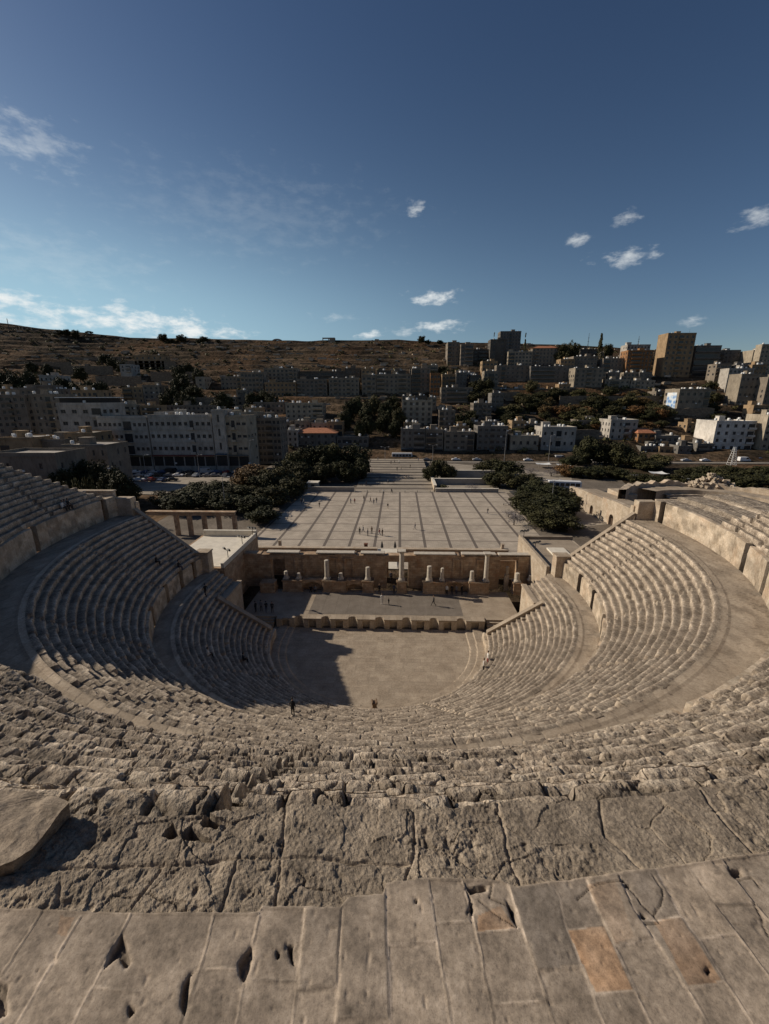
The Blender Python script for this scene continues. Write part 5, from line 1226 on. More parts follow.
# mural on the mural block
def extra_mural():
    for o in bpy.data.objects:
        if o.get('label', '').startswith('apartment block with a blue painted mural'):
            w = [c for c in o.children if c.name.startswith('wall')][0]; xs = [v.co.x for v in w.data.vertices]; hw = -min(xs); H = max(v.co.z for v in w.data.vertices)
            m = MB(); m.box(-hw-.05, -hw-.01, 2, 11, 6, H-1.5); pm, nt, b = nodes_of('mural_paint')
            v = nt.nodes.new('ShaderNodeTexVoronoi'); v.inputs['Scale'].default_value = .35; g = nt.nodes.new('ShaderNodeNewGeometry'); nt.links.new(g.outputs['Position'], v.inputs[0])
            c = ramp(nt, v.outputs['Distance'], [(.25, (.12, .25, .5)), (.75, (.7, .7, .68)), (.5, (.5, .6, .7))]); nt.links.new(c, b.inputs['Base Color']); m.build('mural', pm, o)
extra_mural()
# ---- infill rows
for (desc, xa, xb, yt, yb_, dd, n) in (
 ('below the slim tower houses', 442, 498, 374, 384, 282, 4), ('under the long terraced house', 500, 573, 388, 396, 280, 5),
 ('directly below the tall tower block', 655, 716, 394, 406, 262, 4), ('under the far right skyline houses', 716, 769, 364, 374, 292, 3),
 ('peeking over the large white block', 686, 768, 426, 438, 204, 5), ('above the street houses, right side', 455, 540, 425, 435, 194, 6),
 ('behind the orange tiled hip roof', 262, 345, 423, 434, 190, 5), ('between hotel roofs and retaining wall', 214, 262, 409, 419, 205, 3),
 ('just above the veranda block', -4, 70, 389, 398, 186, 4), ('behind the low brown tiled roof', 576, 662, 429, 438, 204, 5),
 ('on the skyline behind the round trees', 534, 600, 351, 359, 392, 5), ('on the slope left of the tower', 575, 655, 372, 382, 305, 5),
 ('above the middle apartment row', 345, 442, 369, 377, 296, 6), ('below the house with arched windows', 402, 440, 396, 404, 240, 3),
 ('above the canopy building', 62, 160, 404, 414, 178, 5), ('beside the big street trees', 640, 715, 446, 458, 176, 4)):
    rr = random.Random(int(xa)+17); x = xa; w0 = (xb-xa)/n
    for i in range(n):
        w = w0*rr.uniform(.7, 1.02); y = yt+rr.uniform(-3, 2.5); o = 'leftmost' if i == 0 else 'rightmost' if i == n-1 else ('second', 'third', 'fourth', 'fifth')[i-1]+' from the left'
        key = rr.choice(['beige', 'stone', 'grey', 'cream', 'dark', 'tan']); B(x, x+w, y, yb_+2, key, 'small house %s, %s' % (desc, o), tanks=rr.randint(1, 4), dist=dd+rr.uniform(-5, 5), depth=rr.uniform(7, 11), group='small houses '+desc)
        x += w0
# ---- retaining walls on the slopes
def hill_wall(px0, px1, pyt, dist, h, label, jag=.25, px0t=None, pyt1=None):
    a = ony(px0, pyt, dist); b_ = ony(px1, pyt1 or pyt, dist); n = max(4, int((b_[0]-a[0])/3)); m = MB(); rr = random.Random(int(px0))
    P = []; F = []
    for i in range(n+1):
        x = a[0]+(b_[0]-a[0])*i/n; z = a[2]+(b_[2]-a[2])*i/n+rr.uniform(-jag, jag)
        P += [(x, dist, z-h-4), (x, dist+1, z-h-4), (x, dist+1, z), (x, dist, z)]
    for i in range(n):
        q = i*4; r_ = q+4; F += [(q, r_, r_+3, q+3), (q+1, q+2, r_+2, r_+1), (q+3, r_+3, r_+2, q+2), (q, q+1, r_+1, r_)]
    F += [(0, 3, 2, 1), (n*4, n*4+1, n*4+2, n*4+3)]; m.poly(P, F)
    tag(m.build('retaining_wall', masonry('hill_masonry', (0.24, .185, .13), (.17, .13, .095), (.09, .07, .05), 1.2, .6, var=.35, bdist=.1)), label, 'wall')
hill_wall(272, 362, 396, 262, 8, 'long brown retaining wall under the row of apartment houses')
hill_wall(147, 215, 399, 225, 7, 'long curved retaining wall on the slope above the white hotel', pyt1=397)
hill_wall(236, 330, 345, 432, 7, 'citadel wall running along the crest below the row of posts')
hill_wall(330, 446, 349, 428, 6, 'right stretch of the citadel wall below the ridge top', pyt1=350)
hill_wall(262, 352, 353, 412, 6, 'lower terrace wall of the citadel, left stretch', .5)
hill_wall(352, 440, 354, 412, 5, 'lower terrace wall of the citadel, right stretch', .5)
hill_wall(28, 118, 344, 405, 4, 'low terrace wall crossing the bare left slope near its top', .3, pyt1=347)
hill_wall(50, 120, 357, 350, 3, 'faint terrace wall halfway up the bare left slope', .3)
hill_wall(120, 200, 352, 400, 4, 'broken terrace wall below the ridge trees on the left', .5)
hill_wall(560, 660, 396, 250, 5, 'dark retaining wall above the trees of the wooded slope', .2)
hill_wall(336, 400, 398, 255, 4, 'garden wall above the terraced trees in the middle', .4)
for i, (xa, xb, y, dd, hh) in enumerate(((118, 175, 361, 330, 3), (200, 262, 358, 372, 4), (0, 60, 352, 380, 3), (60, 112, 366, 305, 3), (150, 200, 372, 290, 3), (205, 262, 365, 335, 3), (10, 70, 362, 330, 2.5), (196, 250, 350, 405, 4), (345, 440, 361, 385, 3), (262, 340, 361, 388, 3), (95, 140, 376, 262, 3), (440, 520, 392, 255, 3), (655, 715, 408, 228, 4), (505, 600, 430, 188, 3))):
    hill_wall(xa, xb, y, dd, hh, 'short brown terrace wall on the slope, '+('below the ruined tan house', 'below the ridge trees', 'at the far left under the ridge', 'left of the whitish shed', 'above the tan villas', 'above the cream cube house', 'near the left edge, halfway up', 'just under the ridge trees, right end', 'below the right citadel terrace', 'below the left citadel terrace', 'right of the lone whitish house', 'under the slim tower houses', 'under the mural block', 'above the low cream street house')[i], .35)
# ---- on the ridge
def ridge_things():
    mt = stone('ruin_stone', (.2, .16, .12), (.3, .25, .19), (.4, .33, .26), s1=.5, s2=3, bstr=.5, bdist=.05)
    p = ony(277.5, 344, 440); r = empty('ruined_arch', p, 0, 'ruined arch of the citadel standing against the sky', 'arch'); p2 = ony(281.5, 339, 440); w = (p2[0]-p[0]); h = p2[2]-p[2]
    for s in (-1, 1):
        m = MB(); m.box(s*w-(1.0), s*w+1.0, -1, 1, -3, h*.5); m.build('pier', mt, r, .1)
    m = MB(); pts = [(-w-1, h*.5)]+[((w+1)*-math.cos(t), h*.5+(h*.55)*math.sin(t)) for t in np.linspace(0, PI, 10)][1:-1]+[(w+1, h*.5), (w-1, h*.5)]+[((w-1)*math.cos(t), h*.5+h*.28*math.sin(t)) for t in np.linspace(0, PI, 10)][1:-1]+[(-w+1, h*.5)]
    k = len(pts); m.poly([(x, -1, z) for x, z in pts]+[(x, 1, z) for x, z in pts], [tuple(range(k))[::-1], tuple(range(k, 2*k))]+[(i, (i+1) % k, k+(i+1) % k, k+i) for i in range(k)]); m.build('arch_ring', mt, r)
    p = ony(323, 345, 438); q = ony(335, 338.5, 438); r = empty('pavilion', ((p[0]+q[0])/2, 438, p[2]), 0, 'open pavilion with dark posts on the citadel ridge', 'pavilion'); w = (q[0]-p[0])/2; h = q[2]-p[2]
    m = MB(); m.box(-w, w, -3, 3, h, h+.6); m.build('roof', mt, r)
    for x in (-w+.5, 0): m = MB(); m.box(x-.4, x+.4, -2.9, -2.1, -3, h-.003); m.build('post', mt, r)
    m = MB(); m.box(1.0, w, -2.9, 3, -3, h-.004); m.build('wall', mt, r)
    rr = random.Random(5)
    ON = ['leftmost']+['%s from the left' % w for w in 'second third fourth fifth sixth seventh eighth ninth tenth eleventh twelfth thirteenth fourteenth fifteenth sixteenth seventeenth'.split()]+['rightmost']
    for i, px in enumerate((217, 222, 242, 245, 249, 252, 256, 260, 267, 270.5, 284.5, 287.5, 296, 300.5, 305, 309, 313, 317)):
        p = ony(px, 344.5, 441); h = rr.uniform(2.6, 4.4); m = MB(); m.lathe([(.55, -1.5), (.5, h*.4), (.62, h*.6), (.35, h*.95), (.1, h)], p[0], p[1], p[2]-.2, 7)
        tag(m.build('stone_post', mt), 'small dark post on the citadel ridge, '+ON[i], 'post', 'posts along the citadel ridge')
    for i, px in enumerate((17, 20, 23, 28, 32)):
        p = ony(px, 330.2, 430); m = MB(); m.lathe([(.6, -2), (.5, 1.6), (.7, 2.4), (.1, 3.6)], p[0], p[1], p[2]-.5, 7)
        tag(m.build('stone_post', mt), 'small dark post on the far left ridge, '+ON[i if i < 4 else -1], 'post', 'posts on the far left ridge')
    for px, yb, yt, lb in ((8.5, 326, 318, 'thin mast on the left end of the ridge'), (586.5, 357, 333, 'thin tall antenna mast on the right skyline left of the conical tree'), (637, 352, 336, 'short antenna mast on the skyline left of the tower block')):
        p = ony(px, yb, 420); q = ony(px, yt, 420); m = MB(); m.tube([(p[0], 420, p[2]-4), (p[0], 420, q[2])], [.5, .15], 5)
        for k2 in range(3): z = p[2]+(q[2]-p[2])*(.5+.15*k2); m.tube([(p[0]-.9, 420, z), (p[0]+.9, 420, z)], .12, 4)
        tag(m.build('antenna_mast', M_IRON), lb, 'mast')
ridge_things()
# ================================================================ trees
def leaf_mat(name, c1, c2):
    m, nt, b = nodes_of(name)
    a = nt.nodes.new('ShaderNodeAttribute'); a.attribute_name = 'tone'; oi = nt.nodes.new('ShaderNodeObjectInfo')
    c = mixc(nt, oi.outputs['Random'], c1, c2); c = mixc(nt, 1.0, c, a.outputs['Color'], 'MULTIPLY')
    nt.links.new(c, b.inputs['Base Color']); b.inputs['Roughness'].default_value = .7; b.inputs['Specular IOR Level'].default_value = .2
    return m
M_LEAF = leaf_mat('leaves_dark', (.032, .034, .013), (.05, .046, .018))
M_LEAF2 = leaf_mat('leaves_olive', (.075, .072, .028), (.09, .078, .034))
M_LEAF3 = leaf_mat('leaves_rust', (.15, .075, .03), (.11, .08, .035))
M_TWIG = leaf_mat('grey_twigs', (.13, .12, .13), (.16, .145, .15))
M_BARK = stone('bark', (.06, .045, .03), (.10, .08, .06), (.15, .12, .09), s1=3, s2=20, bstr=.6, bdist=.02, spots=.2)
def crown_mesh(name, seed, kind='round', n_blob=46, per=70, leaf=.34):
    """leaf sized faces on uneven clumps spread through a unit-ish crown (radius 1, height about 1.6)"""
    r = np.random.RandomState(seed); V = []; T = []
    for b_ in range(n_blob):
        if kind == 'cone': h = r.rand()**1.3; a = r.rand()*6.283; q = (1-h)*.85*(.3+.7*r.rand()); c = np.array([q*math.cos(a), q*math.sin(a), h*3.0]); br = .16+.22*(1-h)
        elif kind == 'cypress': h = r.rand(); a = r.rand()*6.283; q = .35*math.sin(min(1, h*1.15+.12)*PI*.93)*r.rand(); c = np.array([q*math.cos(a), q*math.sin(a), h*4.2]); br = .22*math.sin(min(1, h+.12)*PI*.9)+.06
        elif kind == 'umbrella': a = r.rand()*6.283; q = math.sqrt(r.rand())*.95; c = np.array([q*math.cos(a), q*math.sin(a), 1.15+.28*(1-q*q)+r.normal()*.05]); br = .2
        else:
            d = r.normal(size=3); d /= np.linalg.norm(d); q = r.rand()**.42; c = d*q*np.array([.78, .78, .62])+np.array([0, 0, .82]); c[2] += .12*r.normal(); br = r.uniform(.16, .34)
        k = int(per*r.uniform(.6, 1.3)); d = r.normal(size=(k, 3)); d /= np.linalg.norm(d, axis=1)[:, None]; P = c+d*br*r.uniform(.55, 1.12, (k, 1))
        s = leaf*.14*r.uniform(.6, 1.5, (k, 1)); u = r.normal(size=(k, 3)); u /= np.linalg.norm(u, axis=1)[:, None]; w = np.cross(u, d); w /= np.linalg.norm(w, axis=1)[:, None]+1e-6
        V.append(np.stack([P-u*s*1.3, P-w*s, P+u*s*1.3, P+w*s], 1).reshape(-1, 3)); t = r.uniform(.65, 1.35)*r.uniform(.75, 1.25, (k, 1)); T.append(np.repeat(t, 4, 0).ravel())
    V = np.concatenate(V); T = np.concatenate(T); Q = np.arange(len(V)).reshape(-1, 4)
    o = mesh_np(name, V, Q, M_LEAF, None, T); me = o.data; bpy.data.objects.remove(o); return me
def trunk_mesh(name, seed, h=1.0, spread=.5, forks=5, r0=.055):
    r = random.Random(seed); m = MB(); top = (r.uniform(-.05, .05), r.uniform(-.05, .05), h*.5)
    m.tube([(0, 0, -.25), (.01, 0, h*.2), top], [r0*1.3, r0, r0*.8], 7)
    for i in range(forks):
        a = 6.283*i/forks+r.uniform(-.4, .4); e = (spread*math.cos(a), spread*math.sin(a), h*r.uniform(.75, 1.15)); mid = (e[0]*.4, e[1]*.4, h*.68)
        m.tube([top, mid, e], [r0*.6, r0*.4, r0*.15], 5)
    return m.mesh(name, M_BARK)
CR = {'round': [crown_mesh('crown', 10+i, 'round', 52+5*i, 130, .25) for i in range(5)], 'cone': [crown_mesh('crown', 31, 'cone', 60, 60)], 'cypress': [crown_mesh('crown', 41, 'cypress', 40, 60)],
      'umbrella': [crown_mesh('crown', 51, 'umbrella', 34, 50)], 'bare': [crown_mesh('crown', 61+i, 'round', 60, 22, .16) for i in range(2)], 'bush': [crown_mesh('crown', 71+i, 'round', 26, 60, .4) for i in range(2)]}
def variants(me, mat):
    c = me.copy(); c.materials.clear(); c.materials.append(mat); return c
CM = {}
for k, L_ in CR.items():
    for mn, mt in (('dark', M_LEAF), ('olive', M_LEAF2), ('rust', M_LEAF3), ('grey', M_TWIG)): CM[k, mn] = [variants(x, mt) for x in L_]
TRUNK = [trunk_mesh('trunk', 5+i) for i in range(3)]
TCOUNT = [0]
def tree(px, ytop, dist, rad, label, kind='round', col='dark', group=None, zb=None, name='tree'):
    TCOUNT[0] += 1; r = random.Random(TCOUNT[0])
    t = ony(px, ytop, dist); zg = tz(t[0], t[1]) if zb is None else zb
    if PX_GROUND(t): zg = max(zg, 1.3)
    H = max(t[2]-zg, rad*1.0)
    root = empty(name, (t[0], t[1], zg), r.uniform(0, 6.28), label, 'tree' if name == 'tree' else name, group)
    hm = {'round': 1.55, 'cone': 3.1, 'cypress': 4.3, 'umbrella': 1.5, 'bare': 1.55, 'bush': 1.5}[kind]
    if kind in ('round', 'bare'): ch = min(H*.93, rad*2.6); sz = ch/hm; z0 = H-ch
    elif kind == 'umbrella': sz = H/hm; z0 = 0
    else: sz = H*.97/hm; z0 = H*.03
    rad *= 1.32 if kind == 'round' and dist < 160 else 1.12
    me = r.choice(CM[kind, col]); inst('crown', me, root, (0, 0, z0), (0, 0, r.uniform(0, 6.28)), (rad*r.uniform(.92, 1.1), rad*r.uniform(.92, 1.1), sz))
    hs = H*(.75 if kind in ('round', 'bare') else .8 if kind == 'umbrella' else .5)
    inst('trunk', r.choice(TRUNK), root, (0, 0, 0), (0, 0, r.uniform(0, 6.28)), (max(rad*.9, 1.5), max(rad*.9, 1.5), hs) if kind != 'cypress' else (1.2, 1.2, hs))
    return root
def PX_GROUND(t): return t[1] < 158
ORD = ['first', 'second', 'third', 'fourth', 'fifth', 'sixth', 'seventh', 'eighth', 'ninth', 'tenth', 'eleventh', 'twelfth', 'thirteenth', 'fourteenth', 'fifteenth', 'sixteenth', 'seventeenth', 'eighteenth']
def grove(lst, desc, group, kind='round', **kw):
    lst = sorted(lst, key=lambda t: t[0])
    for i, t in enumerate(lst):
        col = t[4] if len(t) > 4 else 'dark'; adj = {'dark': 'dark green', 'olive': 'yellowish green', 'rust': 'rust tinted', 'grey': 'leafless grey'}[col]
        o = 'leftmost' if i == 0 else 'rightmost' if i == len(lst)-1 else ORD[i]+' from the left'
        tree(t[0], t[1], t[2], t[3], '%s %s, %s' % (adj, desc, o), kind, col, group, **kw)
grove([(185, 497, 60, 5.2), (205, 492, 64, 5.5), (228, 496, 60, 5), (168, 504, 66, 4.5), (196, 486, 76, 5), (217, 484, 78, 5), (240, 486, 74, 4.8)], 'tree behind the left colonnade', 'trees behind the colonnade')
grove([(246, 470, 88, 5, 'rust'), (252, 466, 96, 5.2, 'rust'), (264, 474, 82, 5), (278, 468, 90, 5.6, 'olive'), (290, 480, 78, 4.6), (300, 464, 100, 5), (272, 486, 68, 4.6), (254, 498, 58, 4.4), (262, 508, 50, 3.8), (286, 462, 104, 5)], 'tree in the grove left of the plaza', 'trees left of the plaza')
grove([(294, 453, 112, 4.2, 'olive'), (306, 449, 116, 4.8), (319, 447, 114, 5), (333, 446, 116, 4.8, 'olive'), (354, 446, 116, 5.2), (344, 462, 104, 4.4), (322, 464, 102, 4.6), (308, 470, 98, 4.2), (361, 458, 108, 3.2)], 'tree behind the far left plaza corner', 'trees behind the far left plaza corner')
grove([(484, 464, 116, 4.6), (495, 459, 120, 5.2), (508, 462, 114, 5.4), (498, 476, 98, 5), (513, 482, 94, 5.4), (527, 480, 96, 4.8), (537, 492, 82, 5.2), (550, 500, 74, 5), (563, 504, 70, 4.2), (545, 512, 62, 4.6), (528, 502, 78, 4.4), (562, 516, 60, 3.8), (548, 510, 48, 4.2), (563, 514, 46, 4.0), (538, 502, 56, 4.4), (556, 497, 58, 4.8), (529, 495, 66, 4.8)], 'tree in the clump right of the plaza', 'trees right of the plaza')
grove([(438, 461, 112, 3.8), (429, 467, 106, 2.6), (449, 466, 110, 2.6, 'olive')], 'small planter tree right of the path', 'trees in the planters right of the path')
tree(443, 489, 92, 1.7, 'small round shrub in front of the planter at the far right corner of the plaza', 'bush', zb=1.5, name='shrub')
grove([(473, 486, 89, 2.6, 'grey'), (508, 520, 57, 2.3, 'grey'), (515, 512, 50, 2.8, 'grey'), (552, 470, 118, 3.4, 'grey'), (531, 474, 122, 3.2, 'grey')], 'thin twiggy tree right of the plaza', 'sparse grey trees', kind='bare')
grove([(590, 437, 150, 5.4), (602, 445, 148, 5.6), (581, 449, 146, 4.4), (572, 456, 140, 4), (622, 443, 144, 5.8), (634, 452, 140, 5), (661, 455, 138, 4.6, 'olive'), (650, 463, 132, 4.4)], 'big street tree right of the pale balcony house', 'big trees along the street')
grove([(566, 470, 120, 4.4, 'rust'), (580, 471, 116, 4.2), (594, 473, 114, 4.2), (608, 470, 118, 4.4), (622, 474, 112, 4), (640, 480, 104, 3.8), (656, 483, 100, 3.6), (674, 480, 102, 4)], 'tree behind the odeon, left strip', 'strip of trees behind the odeon, left part')
grove([(690, 471, 112, 4.6), (703, 467, 116, 4.8), (718, 470, 112, 4.6, 'olive'), (733, 468, 114, 4.8), (748, 473, 108, 4.6), (764, 469, 112, 5), (700, 479, 102, 4), (722, 481, 100, 4.2), (742, 486, 96, 4.2), (760, 484, 98, 4.4), (778, 480, 100, 5), (712, 487, 94, 3.6)], 'tree behind the odeon, right strip', 'strip of trees behind the odeon, right part')
grove([(64, 481, 50, 1.6, 'olive'), (74, 478, 51, 1.9, 'olive'), (84, 478, 51, 1.8, 'olive'), (93, 480, 50, 1.7, 'olive'), (102, 484, 49, 1.6, 'olive'), (109, 488, 48, 1.3, 'olive')], 'hedge bush beyond the upper left seats', 'hedge beyond the upper left seats', kind='bush', name='bush')
grove([(70, 463, 72, 4), (84, 461, 76, 4), (99, 465, 72, 4), (112, 470, 68, 3.6), (122, 476, 64, 3.2), (60, 470, 66, 3)], 'shaded tree below the grey stone house', 'trees below the grey stone house')
grove([(3, 373, 232, 8), (16, 377, 226, 7.5), (29, 374, 236, 7.5), (41, 384, 215, 6), (62, 380, 228, 7), (74, 383, 224, 7), (88, 382, 230, 7), (100, 383, 236, 6), (24, 388, 205, 6), (10, 390, 200, 6), (50, 388, 208, 5.5)], 'tree low on the left slope', 'dark belt on the left slope')
grove([(105, 355, 335, 6), (112, 358, 328, 5), (46, 365, 300, 5), (78, 368, 290, 5), (30, 362, 310, 5), (120, 362, 305, 4.5)], 'tree standing alone on the bare left slope', 'single trees on the left slope')
grove([(172, 387, 228, 6), (182, 376, 246, 8), (191, 386, 234, 7), (178, 366, 290, 5.5), (188, 363, 298, 6), (183, 394, 216, 6), (164, 395, 220, 5), (197, 368, 285, 5)], 'tree right of the two tan villas', 'dark cluster above the white hotel')
grove([(217, 400, 214, 5), (222, 392, 226, 5.5), (252, 393, 236, 5), (262, 391, 238, 5), (271, 394, 234, 4.6), (247, 404, 215, 4.5)], 'tree by the wall left of the apartment row', 'trees left of the apartment row')
grove([(350, 401, 216, 4.6), (356, 397, 222, 5, 'olive'), (366, 404, 210, 4.8), (374, 397, 222, 4.8, 'olive'), (385, 403, 212, 4.8), (393, 397, 224, 4.8), (399, 409, 204, 4.4), (383, 413, 196, 4.4), (368, 416, 192, 4), (360, 421, 188, 3.6), (395, 420, 190, 3.6), (344, 412, 204, 3.8)], 'terrace tree below the apartment row', 'trees on the middle terraces')
grove([(433, 371, 290, 5), (443, 367, 298, 6), (450, 370, 292, 5), (478, 381, 264, 6), (487, 379, 268, 6), (476, 391, 250, 5.5), (490, 389, 254, 5)], 'tree below the slim tower houses', 'trees below the slim tower houses')
grove([(462, 413, 204, 4.6), (471, 411, 208, 4.8), (467, 421, 196, 4.2), (508, 411, 212, 4.6), (514, 422, 196, 4.4), (530, 426, 190, 4.4)], 'tree above the street houses right of the path', 'trees above the street houses')
grove([(711, 381, 272, 5.4), (715, 393, 254, 5.6), (712, 405, 236, 5.6), (719, 415, 224, 4.8), (659, 411, 226, 4.6), (700, 432, 200, 4)], 'tree between the tower and the beige block', 'trees right of the tower')
rr = random.Random(12); k = 0
for yy in (389, 395, 402, 409, 417, 424):
    x = 500+rr.uniform(0, 9)
    while x < 672:
        if not (yy < 396 and x < 520):
            j = rr.uniform(-6, 6); p = on_terrain(x, yy+j+9); tree(x, yy+j+rr.uniform(-4, 2)+(3 if x > 640 else 0), p[1], rr.choice([3.2, 4.2, 5, 5.6, 6.6]), 'tree in the dense wood on the slope below the skyline houses on the right', 'round', rr.choice(['dark', 'dark', 'dark', 'olive', 'rust']), 'dense wood on the right slope')
        x += rr.uniform(8, 17)
tree(494.5, 332, 356, 1.9, 'small dark cypress on the skyline, left of the highest grey block', 'cypress')
tree(526, 332.5, 360, 2.6, 'dark cypress alone on the skyline, right of the highest grey block', 'cypress')
tree(602, 333, 350, 4.2, 'tall conical pine on the skyline left of the tower block', 'cone')
tree(609, 345, 352, 4.5, 'round dark tree tucked against the right of the conical pine')
tree(564, 344, 350, 7.5, 'left one of two large round trees on the right skyline')
tree(573, 343, 352, 7, 'right one of two large round trees on the right skyline')
for i, (px, yt) in enumerate(((89, 331.5), (103, 335.5), (109, 337))): tree(px, yt, 428, 3.4-.5*i, ('largest', 'middle', 'smallest')[i]+' of three umbrella shaped pines on the left ridge', 'umbrella')
grove([(59, 330, 420, 4), (66, 329.5, 420, 4.2), (75, 330.5, 420, 4.4), (163, 334.5, 424, 5.6), (170, 339, 420, 4), (181, 335, 424, 5.6), (203, 336.5, 424, 4.4), (198, 340, 420, 3), (218, 340, 424, 3.4), (422, 336.5, 426, 4.6), (428, 340, 424, 3.6), (440, 340.5, 424, 3.8)], 'tree on the citadel ridge against the sky', 'trees on the ridge')
# scrub on the bare slope: one mass nobody could count
def scrub():
    r = np.random.RandomState(5); V = []; T = []
    n = 2600; x = r.uniform(-520, 520, n); y = 165+r.rand(n)**.8*270; dens = fbm(x*.012, y*.02, 0, 3, 9); k = dens > r.uniform(-.6, .35, n); x, y = x[k], y[k]; z = terrain(x, y)
    for i in range(len(x)):
        s = r.uniform(.8, 2.6); m = 26; d = r.normal(size=(m, 3)); d /= np.linalg.norm(d, axis=1)[:, None]; P = np.array([x[i], y[i], z[i]+.3*s])+d*s*np.array([1, 1, .6])*r.uniform(.5, 1, (m, 1))
        q = .38*s*r.uniform(.5, 1.2, (m, 1)); u = r.normal(size=(m, 3)); u /= np.linalg.norm(u, axis=1)[:, None]; w = np.cross(u, d); V.append(np.stack([P-u*q, P-w*q, P+u*q, P+w*q], 1).reshape(-1, 3)); T.append(np.full(m*4, r.uniform(.7, 1.6)))
    V = np.concatenate(V); o = mesh_np('scrub', V, np.arange(len(V)).reshape(-1, 4), M_LEAF2, None, np.concatenate(T)); tag(o, 'low dry scrub scattered over the hillside', None, None, 'stuff')
scrub()
def rocks():
    r = np.random.RandomState(8); V = []; Q = []; T = []
    n = 1500; x = r.uniform(-480, 480, n); y = 190+r.rand(n)*250; z = terrain(x, y)
    base = np.array([(-1, -1, -1), (1, -1, -1), (1, 1, -1), (-1, 1, -1), (-1, -1, 1), (1, -1, 1), (1, 1, 1), (-1, 1, 1)], float); F = np.array([(0, 3, 2, 1), (4, 5, 6, 7), (0, 1, 5, 4), (1, 2, 6, 5), (2, 3, 7, 6), (3, 0, 4, 7)])
    for i in range(n):
        s = r.uniform(.4, 1.5); P = base*np.array([s*r.uniform(1, 3), s, s*.7])*r.uniform(.7, 1.1, (8, 3))+np.array([x[i], y[i], z[i]+s*.2]); Q.append(F+len(V)*8); V.append(P); T.append(np.full(8, r.uniform(.6, 1.2)))
    o = mesh_np('rocks', np.concatenate(V), np.concatenate(Q), M_ASH, None, np.concatenate(T)); tag(o, 'pale rocks and broken terrace stones scattered over the hillside', None, None, 'stuff')
rocks()
# ================================================================ cars
M_TYRE = plain('tyre', (.02, .02, .02), .8); M_CGLASS = plain('car_glass', (.02, .025, .03), .15, spec=.6); M_RIM = plain('wheel_rim', (.35, .35, .36), .4, metal=.6)
PAINT = {n: plain('paint_'+n, c, .35, .03, spec=.5) for n, c in (('white', (.7, .7, .7)), ('silver', (.4, .41, .42)), ('black', (.03, .03, .03)), ('grey', (.15, .15, .16)), ('red', (.25, .03, .02)), ('blue', (.05, .08, .16)))}
def car_parts(kind='car'):
    L, W = {'car': (4.3, 1.75), 'van': (5.2, 1.95), 'bus': (10.5, 2.5)}[kind]; h = L/2
    if kind == 'car': prof = [(-h, .35), (-h, .8), (-h+.15, .95), (-h+.75, 1.0), (-h+1.35, 1.42), (h-1.9, 1.46), (h-1.1, 1.0), (h-.25, .85), (h, .65), (h, .35)]
    elif kind == 'van': prof = [(-h, .35), (-h, 2.1), (-h+.15, 2.25), (h-1.5, 2.25), (h-.8, 1.25), (h-.1, 1.05), (h, .6), (h, .35)]
    else: prof = [(-h, .4), (-h, 3.0), (-h+.2, 3.15), (h-.25, 3.15), (h, 2.9), (h, .4)]
    m = MB(); n = len(prof); P = []
    for s in (-1, 1):
        for (x, z) in prof: P.append((x, s*W/2*(1 if z < 1.02 or kind != 'car' else .82), z))
    m.poly(P, [tuple(range(n)), tuple(range(2*n-1, n-1, -1))]+[(i, n+i, n+(i+1) % n, (i+1) % n) for i in range(n)]); body = m.mesh('body', PAINT['white'], .05)
    w = MB()
    if kind == 'car':
        for s in (-1, 1): w.poly([(-h+.95, s*W/2*.93, 1.03), (h-1.25, s*W/2*.93, 1.03), (h-1.85, s*W/2*.835, 1.38), (-h+1.35, s*W/2*.835, 1.36)], [(0, 1, 2, 3)])
        w.poly([(h-1.12, -.68, 1.03), (h-1.12, .68, 1.03), (h-1.82, .6, 1.43), (h-1.82, -.6, 1.43)], [(0, 1, 2, 3)]); w.poly([(-h+.8, -.68, 1.05), (-h+.8, .68, 1.05), (-h+1.28, .6, 1.40), (-h+1.28, -.6, 1.40)], [(3, 2, 1, 0)])
    elif kind == 'van':
        for s in (-1, 1): w.poly([(h-2.3, s*(W/2+.01), 1.3), (h-1.0, s*(W/2+.01), 1.3), (h-1.55, s*(W/2+.01), 2.0), (h-2.3, s*(W/2+.01), 2.0)], [(0, 1, 2, 3)])
        w.poly([(h-.75, -.8, 1.32), (h-.75, .8, 1.32), (h-1.42, .8, 2.18), (h-1.42, -.8, 2.18)], [(0, 1, 2, 3)])
    else:
        for s in (-1, 1):
            for i in range(6): x = -h+.5+i*1.62; w.poly([(x, s*(W/2+.01), 1.5), (x+1.4, s*(W/2+.01), 1.5), (x+1.4, s*(W/2+.01), 2.6), (x, s*(W/2+.01), 2.6)], [(0, 1, 2, 3)])
        w.poly([(h+.01, -1.1, 1.3), (h+.01, 1.1, 1.3), (h+.01, 1.1, 2.7), (h+.01, -1.1, 2.7)], [(0, 1, 2, 3)])
    glass = w.mesh('window', M_CGLASS)
    q = MB(); q.lathe([(.2, -.1), (.33, -.1), (.33, .1), (.2, .1)], n=14, M=Matrix.Rotation(PI/2, 4, 'X')); wheel = q.mesh('wheel', M_TYRE)
    q = MB(); q.lathe([(.19, -.11), (.19, .11)], n=10, M=Matrix.Rotation(PI/2, 4, 'X')); rim = q.mesh('rim', M_RIM)
    q = MB(); q.box(-.03, .03, -.18, .18, -.08, .08); hl = q.mesh('headlight', M_RIM)
    return dict(body=body, glass=glass, wheel=wheel, rim=rim, hl=hl, L=L, W=W)
CARP = {k: car_parts(k) for k in ('car', 'van', 'bus')}; BODY = {}
